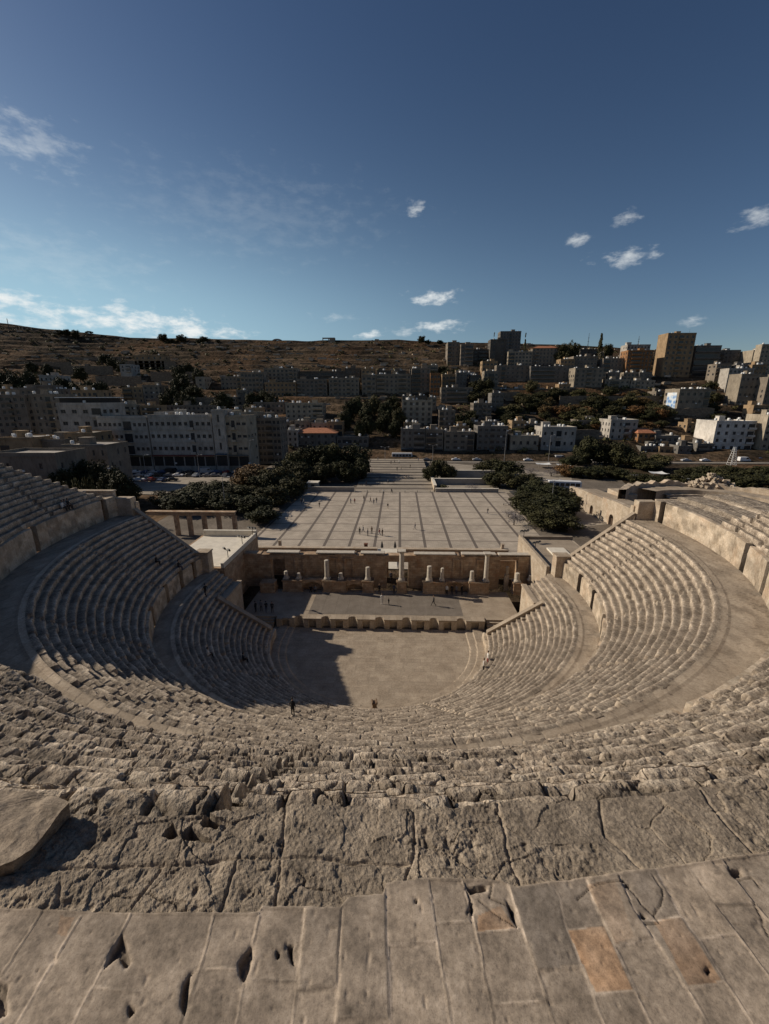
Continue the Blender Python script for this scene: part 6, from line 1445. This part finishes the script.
def car(kind, col, x, y, z, rz, label, group=None):
    p = CARP[kind]; r = empty({'car': 'parked_car', 'van': 'van', 'bus': 'bus'}[kind], (x, y, z), rz, label, kind, group)
    if (kind, col) not in BODY: BODY[kind, col] = variants(p['body'], PAINT[col])
    inst('body', BODY[kind, col], r); inst('window', p['glass'], r)
    for sx in (-1, 1):
        for sy in (-1, 1):
            w = inst('wheel', p['wheel'], r, (sx*p['L']*.31, sy*(p['W']/2-.08), .33)); inst('rim', p['rim'], w)
    for sy in (-1, 1): inst('headlight', p['hl'], r, (p['L']/2+.01, sy*(p['W']/2-.3), .68))
    return r
cols = ['white', 'black', 'silver', 'white', 'grey', 'white', 'black', 'silver', 'blue', 'grey', 'white', 'red', 'silver', 'white', 'grey', 'black', 'white', 'silver']
rr = random.Random(3)
lots = [((140, 226), 476.5, 'front', 10), ((136, 236), 473.2, 'middle', 12), ((128, 246), 469.5, 'back', 12), ((130, 172), 481, 'lower left', 5)]
for (xa, xb), py, rn, n in lots:
    for i in range(n):
        px = xa+(xb-xa)*(i+rr.uniform(-.2, .2))/(n-1); p = onz(px, py, 1.54); c = rr.choice(cols); o = 'leftmost' if i == 0 else 'rightmost' if i == n-1 else ORD[i]+' from the left'
        car('van' if rr.random() < .12 else 'car', c, p[0], p[1], 1.53, rr.choice([0.1, .25, .1, 1.6, 3.2])+rr.uniform(-.1, .1), '%s car, %s row of the left car park, %s' % (c, rn, o), 'cars in the car park on the left')
def street(px, y, kind, col, label, rz=0.0): p = ony(px, 460, y); car(kind, col, p[0], y, 1.625, rz, label)
street(341, 159.5, 'van', 'white', 'white van on the street left of the path')
street(402, 165, 'bus', 'white', 'white bus on the street behind the path'); street(427, 159.3, 'car', 'grey', 'grey car on the street at the head of the path')
street(456, 160, 'car', 'white', 'white car on the street right of the path, left of two'); street(477, 160, 'car', 'silver', 'silver car on the street right of the path, right of two')
street(498, 165, 'car', 'black', 'black car on the far lane below the grey house with the red balcony'); street(528, 159.3, 'car', 'white', 'white car on the street below the low cream house'); street(560, 164.5, 'van', 'silver', 'silver van on the far lane below the pale balcony house')
street(596, 159.6, 'car', 'white', 'white car on the street between the big street trees'); street(686, 160, 'car', 'silver', 'silver car on the street left of the lattice pylon'); street(705, 160, 'car', 'white', 'white car on the street in front of the white block')
street(672, 164, 'car', 'black', 'black car on the far lane left of the white block'); street(744, 160, 'van', 'white', 'white van on the street near the right edge'); street(760, 164, 'car', 'blue', 'blue car on the far lane at the right edge'); street(322, 164, 'car', 'silver', 'silver car on the far lane below the orange tiled roof')
p = onz(566, 491, 1.5); car('bus', 'white', p[0], p[1]+2, 1.49, R(168), 'small white bus parked in the yard left of the odeon')
# ================================================================ poles, canopies, floodlights
M_POLE = plain('pole_grey', (.30, .30, .30), .5); M_LAMP = plain('lamp_glass', (.6, .6, .58), .3)
def lamp(px, yt, dist, label, arms=1, name='street_lamp', zb=1.5, tall=None):
    t = ony(px, yt, dist); r = empty(name, (t[0], dist, zb), 0, label, 'street lamp'); H = t[2]-zb
    m = MB(); m.lathe([(.16, 0), (.16, .5), (.09, .6), (.05, H)], n=8); m.build('pole', M_POLE, r)
    for s in ((1,) if arms == 1 else (-1, 1)):
        m = MB(); m.tube([(0, 0, H-.4), (s*.5, 0, H), (s*1.5, 0, H+.1)], .04, 5); m.build('arm', M_POLE, r)
        m = MB(); m.box(min(s*1.4, s*2.1), max(s*1.4, s*2.1), -.16, .16, H+.02, H+.16); m.build('lamp_head', M_LAMP, r, .03)
lamp(222, 477, 58, 'tall thin lamp pole rising among the trees behind the colonnade'); lamp(554, 480, 66, 'tall lamp pole in front of the dark trees right of the plaza', 2)
lamp(551, 435, 152, 'tall street lamp in front of the pale balcony house'); lamp(506.5, 430, 152, 'tall street lamp at the edge of the grey house with the red balcony'); lamp(249, 440, 120, 'dark street pole beside the tall beige block by the hotel')
lamp(433, 445, 150, 'street lamp behind the right end of the path', 2); lamp(385, 447, 150, 'street lamp behind the middle of the path', 2); lamp(642, 452, 140, 'lamp post behind the shade canopies', 1); lamp(143, 455, 100, 'lamp post at the left end of the car park', 1); lamp(197, 455, 112, 'lamp post in the middle of the car park, before the hotel', 1)
def flood(x, y, z, label, rz=0, n=3, post=True):
    r = empty('floodlight', (x, y, z), rz, label, 'floodlight'); m = MB(); m.lathe([(.05, 0), (.05, 1.3)], n=6); m.box(-.75, .75, -.04, .04, 1.1, 1.18); m.build('stand', M_IRON, r)
    for i in range(n):
        xx = -.6+1.2*i/(n-1); M = Matrix.Translation((xx, -.12, 1.38)) @ Matrix.Rotation(.6, 4, 'X')
        m = MB(); m.box(-.22, .22, -.14, .12, -.2, .2, M); m.build('lamp_housing', M_IRON, r, .03); m = MB(); m.box(-.18, .18, -.16, -.145, -.16, .16, M); m.build('lamp_glass', M_LAMP, r)
flood(24.4, 19.5, 8.5, 'pair of big floodlights on the wall at the far end of the right stage wing', .3); flood(24.5, 13.5, 8.5, 'floodlight rack on the middle of the right stage wing wall', .5)
flood(-23.4, 19.8, 8.5, 'floodlight rack at the far end of the white left wing parapet', -.3); flood(-23.5, 15.0, 8.5, 'dark floodlight rack midway along the white left wing parapet', -.4); flood(-23.5, 9.0, 8.5, 'small floodlight at the near end of the white left wing parapet', -.6, 2)
def canopy(px0, px1, py, dist, label):
    a = ony(px0, py, dist); b = ony(px1, py, dist); cx = (a[0]+b[0])/2; w = (b[0]-a[0])/2; z0 = 1.45; H = a[2]-z0; r = empty('shade_canopy', (cx, dist, z0), 0, label, 'canopy')
    n = 8; V = []; F = []
    for i in range(n+1):
        for j in range(5): u = i/n*2-1; v = j/4*2-1; V.append((u*w, v*2.4, H+.5*(u*u)*.5+.35*(v*v)-.3))
    m = MB(); nv = len(V); V2 = [(x, y, z-.07) for x, y, z in V]
    for i in range(n):
        for j in range(4): q = i*5+j; F += [(q, q+5, q+6, q+1), (nv+q, nv+q+1, nv+q+6, nv+q+5)]
    m.poly(V+V2, F); m.build('roof', M_TANK, r)
    for s in (-1, 1): m = MB(); m.tube([(s*w*.7, 0, 0), (s*w*.7, 0, H-.1)], .08, 6); m.build('pole', M_POLE, r)
canopy(537, 551, 464, 140, 'white shade canopy by the street, left of two joined above the grey twiggy tree'); canopy(558, 571, 465, 138, 'white shade canopy by the street, right of two'); canopy(633, 646, 476, 106, 'grey shade canopy behind the odeon, leftmost of three')
canopy(652, 666, 473, 104, 'white shade canopy behind the odeon, middle of three'); canopy(671, 686, 478, 102, 'grey shade canopy behind the odeon, rightmost of three')
# lattice pylon
def pylon():
    b = ony(729, 475, 150); t = ony(729, 447, 150); r = empty('lattice_pylon', (b[0], 150, 1.5), 0, 'white lattice pylon standing in front of the large white block', 'pylon'); H = t[2]-1.5; m = MB()
    for sx in (-1, 1):
        for sy in (-1, 1): m.tube([(sx*1.3, sy*1.3, 0), (sx*.3, sy*.3, H)], .1, 5)
    m.build('frame', M_LAMP, r); m = MB(); n = 8
    for i in range(n):
        a, c = 1.3-(1.0*i/n), 1.3-(1.0*(i+1)/n); z0, z1 = H*i/n, H*(i+1)/n
        for sx in (-1, 1): m.tube([(sx*a, -a, z0), (-sx*c, -c, z1)], .05, 4); m.tube([(a*sx, -a, z0), (a*sx, a, z0)], .05, 4)
    m.build('bracing', M_LAMP, r); m = MB(); m.box(-1.6, 1.6, -.08, .08, H*.8, H*.83); m.build('crossarm', M_LAMP, r)
pylon()
# railings, bollards, benches round the plaza
def bench(px, py, label):
    p = onz(px, py, PZ); r = empty('bench', (p[0], p[1], PZ), 0, label, 'bench'); m = MB(); m.box(-1, 1, -.25, .25, .4, .48); m.build('seat', M_CONC, r, .02)
    for s in (-1, 1): m = MB(); m.box(s*.8-.1, s*.8+.1, -.2, .2, 0, .397); m.build('leg', M_CONC, r)
bench(268, 515, 'concrete bench under the trees at the left side of the plaza, nearer one'); bench(281, 503, 'concrete bench under the trees at the left side of the plaza, farther one'); bench(520, 520, 'concrete bench at the right side of the plaza, nearer one'); bench(506, 505, 'concrete bench at the right side of the plaza, farther one')
def post(px, py, py_t, label, mat=None, name='stone_post', rad=.28):
    p = onz(px, py, PZ); t = ony(px, py_t, p[1]); h = t[2]-PZ; m = MB(); m.box(-rad, rad, -rad, rad, 0, h-.12); m.box(-rad-.06, rad+.06, -rad-.06, rad+.06, h-.118, h); o = m.build(name, mat or M_ASH, None, .02); o.location = (p[0], p[1], PZ); tag(o, label, 'post')
post(280.3, 548, 540.5, 'pale stone post at the near left corner of the plaza'); post(366, 549, 543.5, 'short brown post at the near edge of the plaza, left of the folded parasols', plain('rust_post', (.14, .06, .035)), rad=.35); post(502, 552, 544, 'small post at the near edge of the plaza beside the twiggy tree')
def parasol(px, py, yt, label):
    p = onz(px, py, PZ); t = ony(px, yt, p[1]); H = t[2]-PZ; r = empty('folded_parasol', (p[0], p[1], PZ), 0, label, 'parasol'); m = MB(); m.lathe([(.03, 0), (.03, H)], n=6); m.build('pole', M_IRON, r)
    m = MB(); m.lathe([(.30, H*.25), (.26, H*.5), (.12, H*.85), (.04, H*.99)], n=8); m.build('canopy', M_IRON, r); m = MB(); m.lathe([(.4, 0), (.4, .1)], n=10); m.build('base', M_CONC, r)
parasol(382, 549.5, 541, 'left one of two dark folded parasols at the near edge of the plaza'); parasol(395, 549.5, 541, 'right one of two dark folded parasols at the near edge of the plaza')
for i in range(7):
    p = (-12.2+i*4.2, 86.0); m = MB(); m.lathe([(.14, 0), (.14, .75), (.1, .85), (.02, .9)], n=8); o = m.build('bollard', M_CONC); o.location = (p[0], p[1], PZ); tag(o, 'small bollard at the far edge of the plaza, '+('leftmost', 'second from the left', 'third from the left', 'middle one', 'third from the right', 'second from the right', 'rightmost')[i], 'bollard', 'bollards across the far edge of the plaza')
# ================================================================ people
SKIN_ = plain('skin', (.32, .19, .12), .6, .05); HAIR_ = plain('hair', (.015, .012, .01), .6, .1)
CLOTH = {n: plain('cloth_'+n, c, .85, .1) for n, c in (('black', (.015, .015, .018)), ('white', (.62, .6, .57)), ('navy', (.03, .04, .08)), ('grey', (.16, .16, .17)), ('red', (.22, .03, .03)), ('beige', (.35, .28, .2)), ('brown', (.10, .06, .04)), ('orange', (.4, .14, .05)), ('blue', (.10, .16, .30)))}
POSES = {
 'stand': dict(hip=.93, kneeL=(.10, .02, .50), footL=(.11, .0, .07), kneeR=(-.10, .02, .50), footR=(-.11, .0, .07), elbL=(.24, -.02, 1.14), handL=(.25, .06, .88), elbR=(-.24, -.02, 1.14), handR=(-.25, .06, .88)),
 'walk': dict(hip=.91, kneeL=(.10, .20, .52), footL=(.11, .32, .09), kneeR=(-.10, -.04, .50), footR=(-.11, -.38, .12), elbL=(.24, -.10, 1.14), handL=(.25, -.14, .90), elbR=(-.24, .06, 1.14), handR=(-.25, .24, .94)),
 'sit': dict(hip=.50, kneeL=(.11, .44, .50), footL=(.11, .46, .08), kneeR=(-.11, .44, .50), footR=(-.12, .40, .08), elbL=(.25, .04, .72), handL=(.17, .28, .60), elbR=(-.25, .04, .72), handR=(-.17, .28, .60)),
 'point': dict(hip=.93, kneeL=(.10, .02, .50), footL=(.12, .05, .07), kneeR=(-.10, .0, .50), footR=(-.11, -.05, .07), elbL=(.24, -.02, 1.14), handL=(.25, .06, .88), elbR=(-.26, .16, 1.24), handR=(-.22, .42, 1.32))}
def person_mesh(pose, top, legs):
    P = POSES[pose]; h = P['hip']; sh = h+.50; nk = h+.60
    def foot(f): return (f[0]*1.1, f[1]+.15, f[2]-.035)
    vs = [((0, 0, h), .135), ((0, 0, h+.2), .115), ((0, .0, h+.4), .14), ((0, 0, nk-.04), .06), ((0, .02, nk+.05), .052),
          ((.09, 0, h-.06), .095), (P['kneeL'], .062), (P['footL'], .042), (foot(P['footL']), .034), ((-.09, 0, h-.06), .095), (P['kneeR'], .062), (P['footR'], .042), (foot(P['footR']), .034),
          ((.175, 0, sh-.03), .062), (P['elbL'], .042), (P['handL'], .028), ((-.175, 0, sh-.03), .062), (P['elbR'], .042), (P['handR'], .028)]
    E = [(0, 1), (1, 2), (2, 3), (3, 4), (0, 5), (5, 6), (6, 7), (7, 8), (0, 9), (9, 10), (10, 11), (11, 12), (2, 13), (13, 14), (14, 15), (2, 16), (16, 17), (17, 18)]
    me = bpy.data.meshes.new('t'); me.from_pydata([v for v, _ in vs], E, []); o = bpy.data.objects.new('t', me); COL.objects.link(o)
    md = o.modifiers.new('s', 'SKIN'); 
    for i, (v, r) in enumerate(vs): me.skin_vertices[0].data[i].radius = (r, r); me.skin_vertices[0].data[i].use_root = (i == 0)
    sb = o.modifiers.new('u', 'SUBSURF'); sb.levels = 1; bpy.context.view_layer.update(); dg = bpy.context.evaluated_depsgraph_get(); ev = bpy.data.meshes.new_from_object(o.evaluated_get(dg)); bpy.data.objects.remove(o)
    bm = bmesh.new(); bm.from_mesh(ev)
    for f in bm.faces:
        c = f.calc_center_median(); nearhand = min((c-Vector(P['handL'])).length, (c-Vector(P['handR'])).length) < .05
        lowleg = c.z < h-.02 or (pose == 'sit' and c.y > .12 and c.z < h+.12 and abs(c.x) < .2)
        f.material_index = 2 if (nearhand or c.z > nk-.02) else (1 if lowleg and not nearhand and abs(c.x) < .21 else 0)
    # head with nose, ears and chin
    hc = Vector((0, .035, nk+.165)); r_ = bmesh.ops.create_icosphere(bm, subdivisions=2, radius=.1)
    for v in r_['verts']:
        p = v.co.copy(); q = Vector((p.x*.78, p.y*.95, p.z*1.22))
        if p.y > .085 and abs(p.x) < .03 and -.03 < p.z < .02: q.y += .022
        if p.z < -.05: q.x *= .8; q.y += .01
        if abs(p.x) > .09 and abs(p.z) < .03: q.x *= 1.14
        if p.y > .07 and .02 < abs(p.x) < .05 and 0.0 < p.z < .04: q.y -= .01
        v.co = hc+q
        for f in v.link_faces: f.material_index = 2
    # hands: palm and five fingers
    for key, s in (('handL', 1), ('handR', -1)):
        H = Vector(P[key]); El = Vector(P['elbL' if s > 0 else 'elbR']); d = (H-El).normalized(); side = d.cross(Vector((1, 0, 0))); side = side.normalized() if side.length > .1 else Vector((0, 1, 0))
        for k in range(5):
            if k < 4: a = H+d*.03+side*(k-1.5)*.018; L_ = (.07, .085, .08, .062)[k]; pts = [a, a+d*L_*.6, a+d*L_-Vector((s*.018, 0, 0))]; rd = .009
            else: a = H+side*.03; pts = [a, a+(d*.5+side*.8)*.035, a+(d*.9+side*.6)*.06]; rd = .010
            rings = []
            for i, pt_ in enumerate(pts):
                u = Vector((1, 0, 0)); w = side; rings.append([bm.verts.new(pt_+(u*math.cos(t)+w*math.sin(t))*rd*(1-.2*i)) for t in (0, 1.57, 3.14, 4.71)])
            for i in range(2):
                for j in range(4): f = bm.faces.new((rings[i][j], rings[i][(j+1) % 4], rings[i+1][(j+1) % 4], rings[i+1][j])); f.material_index = 2
            f = bm.faces.new(rings[-1]); f.material_index = 2
    out = bpy.data.meshes.new('person'); bm.to_mesh(out); bm.free()
    for m_ in (CLOTH[top], CLOTH[legs], SKIN_): out.materials.append(m_)
    out.polygons.foreach_set('use_smooth', [True]*len(out.polygons)); return out, hc
PM = {}; hb = bmesh.new(); bmesh.ops.create_icosphere(hb, subdivisions=2, radius=.105)
for v in hb.verts:
    p = v.co.copy(); v.co = Vector((p.x*.86, p.y*.98-.012, p.z*1.16+.018))
    if p.y > .03 and p.z < .045: v.co.y = min(v.co.y, .02)
HAIRM = bpy.data.meshes.new('hair'); hb.to_mesh(HAIRM); hb.free(); HAIRM.materials.append(HAIR_)
def person(x, y, z, rz, pose, top, legs, label, group=None, s=1.0):
    k = (pose, top, legs)
    if k not in PM: PM[k] = person_mesh(*k)
    me, hc = PM[k]; o = inst('person', me, None, (x, y, z), (0, 0, rz), (s, s, s)); tag(o, label, 'person', group); h_ = inst('hair', HAIRM, o, hc); return o
def pz(px, py, z, pose, top, legs, label, rz=None, s=1.0, group=None):
    p = onz(px, py, z); return person(p[0], p[1], z, rr.uniform(0, 6.28) if rz is None else rz, pose, top, legs, label, group, s)
rr = random.Random(9); Z = PZ+.01
for (px, py, pose, a, b, lb) in (
 (301.5, 504, 'stand', 'black', 'navy', 'person in black at the far left of the plaza, left of a pair'), (304, 504.3, 'walk', 'grey', 'black', 'person in grey at the far left of the plaza, right of a pair'), (319.5, 507.5, 'walk', 'black', 'black', 'person in black standing in the tree shadow on the plaza'),
 (350.8, 503.5, 'stand', 'navy', 'black', 'person in navy, left of two standing apart on the far plaza'), (354.7, 503.8, 'walk', 'red', 'black', 'person in a red top, right of two standing apart on the far plaza'), (364, 501, 'stand', 'black', 'grey', 'lone person in black on the far plaza beside a dark paving line'),
 (370.5, 502.5, 'walk', 'brown', 'black', 'person in brown, leftmost of the trio on the far plaza'), (373.8, 504.3, 'stand', 'grey', 'navy', 'person in grey, middle of the trio on the far plaza'), (376.5, 503, 'walk', 'black', 'grey', 'person in black, rightmost of the trio on the far plaza'),
 (387.8, 508.8, 'walk', 'black', 'beige', 'lone person in black and beige left of the centre line of the plaza'), (359.8, 534.5, 'stand', 'black', 'black', 'person in black, leftmost of the group in the middle of the plaza'), (363.2, 532.5, 'walk', 'grey', 'navy', 'person in grey, second of the group in the middle of the plaza'),
 (367.8, 536, 'stand', 'navy', 'black', 'person in navy standing nearest in the plaza group'), (371.8, 533.5, 'stand', 'brown', 'black', 'person in brown at the centre of the plaza group'), (379.5, 535.5, 'walk', 'red', 'navy', 'person in red near the right end of the plaza group'),
 (382.4, 536, 'stand', 'brown', 'brown', 'person in brown clothes, rightmost of the plaza group'), (415, 529.8, 'walk', 'navy', 'grey', 'lone person in navy walking right of the centre line of the plaza'), (487.6, 514, 'walk', 'black', 'navy', 'lone person near the right edge of the plaza'),
 (383.5, 494, 'walk', 'white', 'black', 'person in white at the far edge of the plaza'), (391.5, 493.4, 'walk', 'black', 'black', 'person in black at the far edge of the plaza, right of the one in white')):
    pz(px, py, Z, pose, a, b, lb)
def on_path(y): return 1.55+max(0, int((y-87.05)//11.5))*.28+.01
for (px, yy, a, b, lb) in ((366, 96, 'black', 'navy', 'person in black at the lower left of the stepped path'), (388, 99, 'grey', 'black', 'person in grey on the lower part of the stepped path'), (393.5, 99.5, 'navy', 'black', 'person in navy beside the one in grey on the path'), (380, 106, 'black', 'grey', 'person crossing the middle of the stepped path'),
 (397, 124, 'black', 'black', 'person in black halfway up the path, left of two'), (401, 126, 'beige', 'navy', 'person in beige halfway up the path, right of two'), (372, 121, 'red', 'black', 'person in a red top at the left side of the path'), (391, 141, 'navy', 'black', 'person in navy near the head of the path'),
 (394.5, 143, 'black', 'black', 'person in black near the head of the path, middle of three'), (399, 142, 'white', 'black', 'person in white near the head of the path, right of three'), (410, 131, 'brown', 'black', 'person in brown on the upper right of the path'), (406, 108, 'black', 'beige', 'person in black and beige right of the middle of the path'),
 (378, 150, 'grey', 'black', 'person in grey at the street end of the path'), (418, 148, 'blue', 'black', 'person in blue at the right street end of the path')):
    x = ony(px, 480, yy)[0]; person(x, yy, on_path(yy), rr.uniform(0, 6.28), rr.choice(['walk', 'stand']), a, b, lb)
Zs = 1.40
pz(433.6, 605.8, Zs, 'walk', 'black', 'black', 'person in black striding across the middle of the stage', rz=R(100)); pz(382, 604, Zs, 'stand', 'white', 'white', 'person in a long white outfit standing at the centre of the stage', rz=PI); pz(388.7, 604.5, Zs, 'stand', 'black', 'black', 'small child in black beside the person in white on the stage', s=.62)
for (px, py, z, pose, a, b, lb) in ((256, 612, 1.4, 'stand', 'black', 'black', 'person in black, leftmost of the shaded group at the left of the stage'), (261.5, 611, 1.4, 'stand', 'grey', 'black', 'person in grey with a pale top in the shaded group left of the stage'), (266.5, 612, 1.4, 'walk', 'black', 'navy', 'person in dark clothes in the middle of the shaded group'), (272.5, 612.5, 1.4, 'stand', 'black', 'black', 'person in black, rightmost of the shaded group at the left of the stage'),
 (384, 572, 1.5, 'stand', 'black', 'black', 'person in black standing in the central doorway, left of two'), (391, 574, 1.5, 'stand', 'navy', 'black', 'person in navy standing in the central doorway, right of two')):
    if py < 590: q = ony(px, py, 17.5 if px < 388 else 16.5); person(q[0], q[1], 1.45, PI, pose, a, b, lb)
    else: pz(px, py, z, pose, a, b, lb)
for (px, a, lb) in ((311.5, 'black', 'person in black sitting in the left arched niche'), (316, 'grey', 'person in grey sitting in the left arched niche beside another')):
    q = ony(px, 593, 12.4); person(q[0], 12.2, 1.2, PI, 'sit', a, 'black', lb)
for (px, a, b, pose, lb) in ((446.5, 'white', 'black', 'stand', 'person in a white top, leftmost of four under the right arched niche'), (451.5, 'black', 'black', 'stand', 'person in black, second of four under the right arched niche'), (456, 'grey', 'navy', 'walk', 'person in grey, third of four under the right arched niche'), (461.5, 'black', 'black', 'stand', 'person in black, rightmost of four under the right arched niche'), (379.5, 'black', 'black', 'stand', 'person in black leaning by the central doorway podium'), (394, 'navy', 'black', 'stand', 'person in navy in the shade just left of the tall column')):
    q = ony(px, 598, 11.8); person(q[0], 11.7, 1.4, PI+rr.uniform(-.6, .6), pose, a, b, lb)
pz(487.5, 664, 1.42, 'stand', 'white', 'red', 'person in white and red standing on the podium edge right of the orchestra', rz=R(90)) ; pz(483.5, 672, 1.42, 'stand', 'white', 'black', 'person in a pale top and dark trousers beside the podium right of the orchestra', rz=R(60))
def seat_pos(px, py, tier):
    r0, z0, tr, ri, N = {'lower': (14.45, 1.35, .6, .395, 16), 'middle': (26.35, 9.95, .6, .48, 13), 'upper': (37.45, 18.95, .505, .5, 18)}[tier]; best = None
    for q in range(N):
        z = z0+(q+1)*ri; p = onz(px, py, z); r = math.hypot(p[0], p[1]); e = abs(r-(r0+(q+.45)*tr))
        if best is None or e < best[0]: best = (e, q, p, z)
    e, q, p, z = best; r = r0+(q+.5)*tr; a = math.atan2(p[1], p[0]); return r*math.cos(a), r*math.sin(a), z, a, q, (r0, z0, tr, ri)
def sitter(px, py, tier, a, b, lb):
    x, y, z, an, q, g = seat_pos(px, py, tier); r = math.hypot(x, y)-.12; person(r*math.cos(an), r*math.sin(an), z-.40, an+PI/2, 'sit', a, b, lb)
def stander(px, py, tier, a, b, lb, pose='stand'):
    x, y, z, an, q, g = seat_pos(px, py, tier); person(x, y, z, an+PI/2, pose, a, b, lb)
sitter(151, 562, 'middle', 'black', 'black', 'person in black lying back on the shaded left seats, left of two'); sitter(178, 567, 'middle', 'black', 'navy', 'person in black and navy on the shaded left seats, right of two'); sitter(206, 656, 'lower', 'white', 'black', 'person in a white top sitting low on the shaded left seats')
sitter(241, 661, 'lower', 'black', 'black', 'person in black sitting low on the shaded left seats near the orchestra'); stander(293, 716, 'lower', 'black', 'black', 'person in black sitting on the sunlit rows at the foot of the left stairs')
p = onz(206, 596, 7.7); person(p[0], p[1], 7.66, 1.0, 'walk', 'black', 'black', 'person in black walking on the shaded lower walkway at the left')
for px, py, a, lb in ((61, 508, 'white', 'person in a white top, leftmost of three on the upper left seats'), (67, 506, 'black', 'person in black, middle of three on the upper left seats'), (73, 507, 'grey', 'person in grey, rightmost of three on the upper left seats')): sitter(px, py, 'upper', a, 'black', lb)
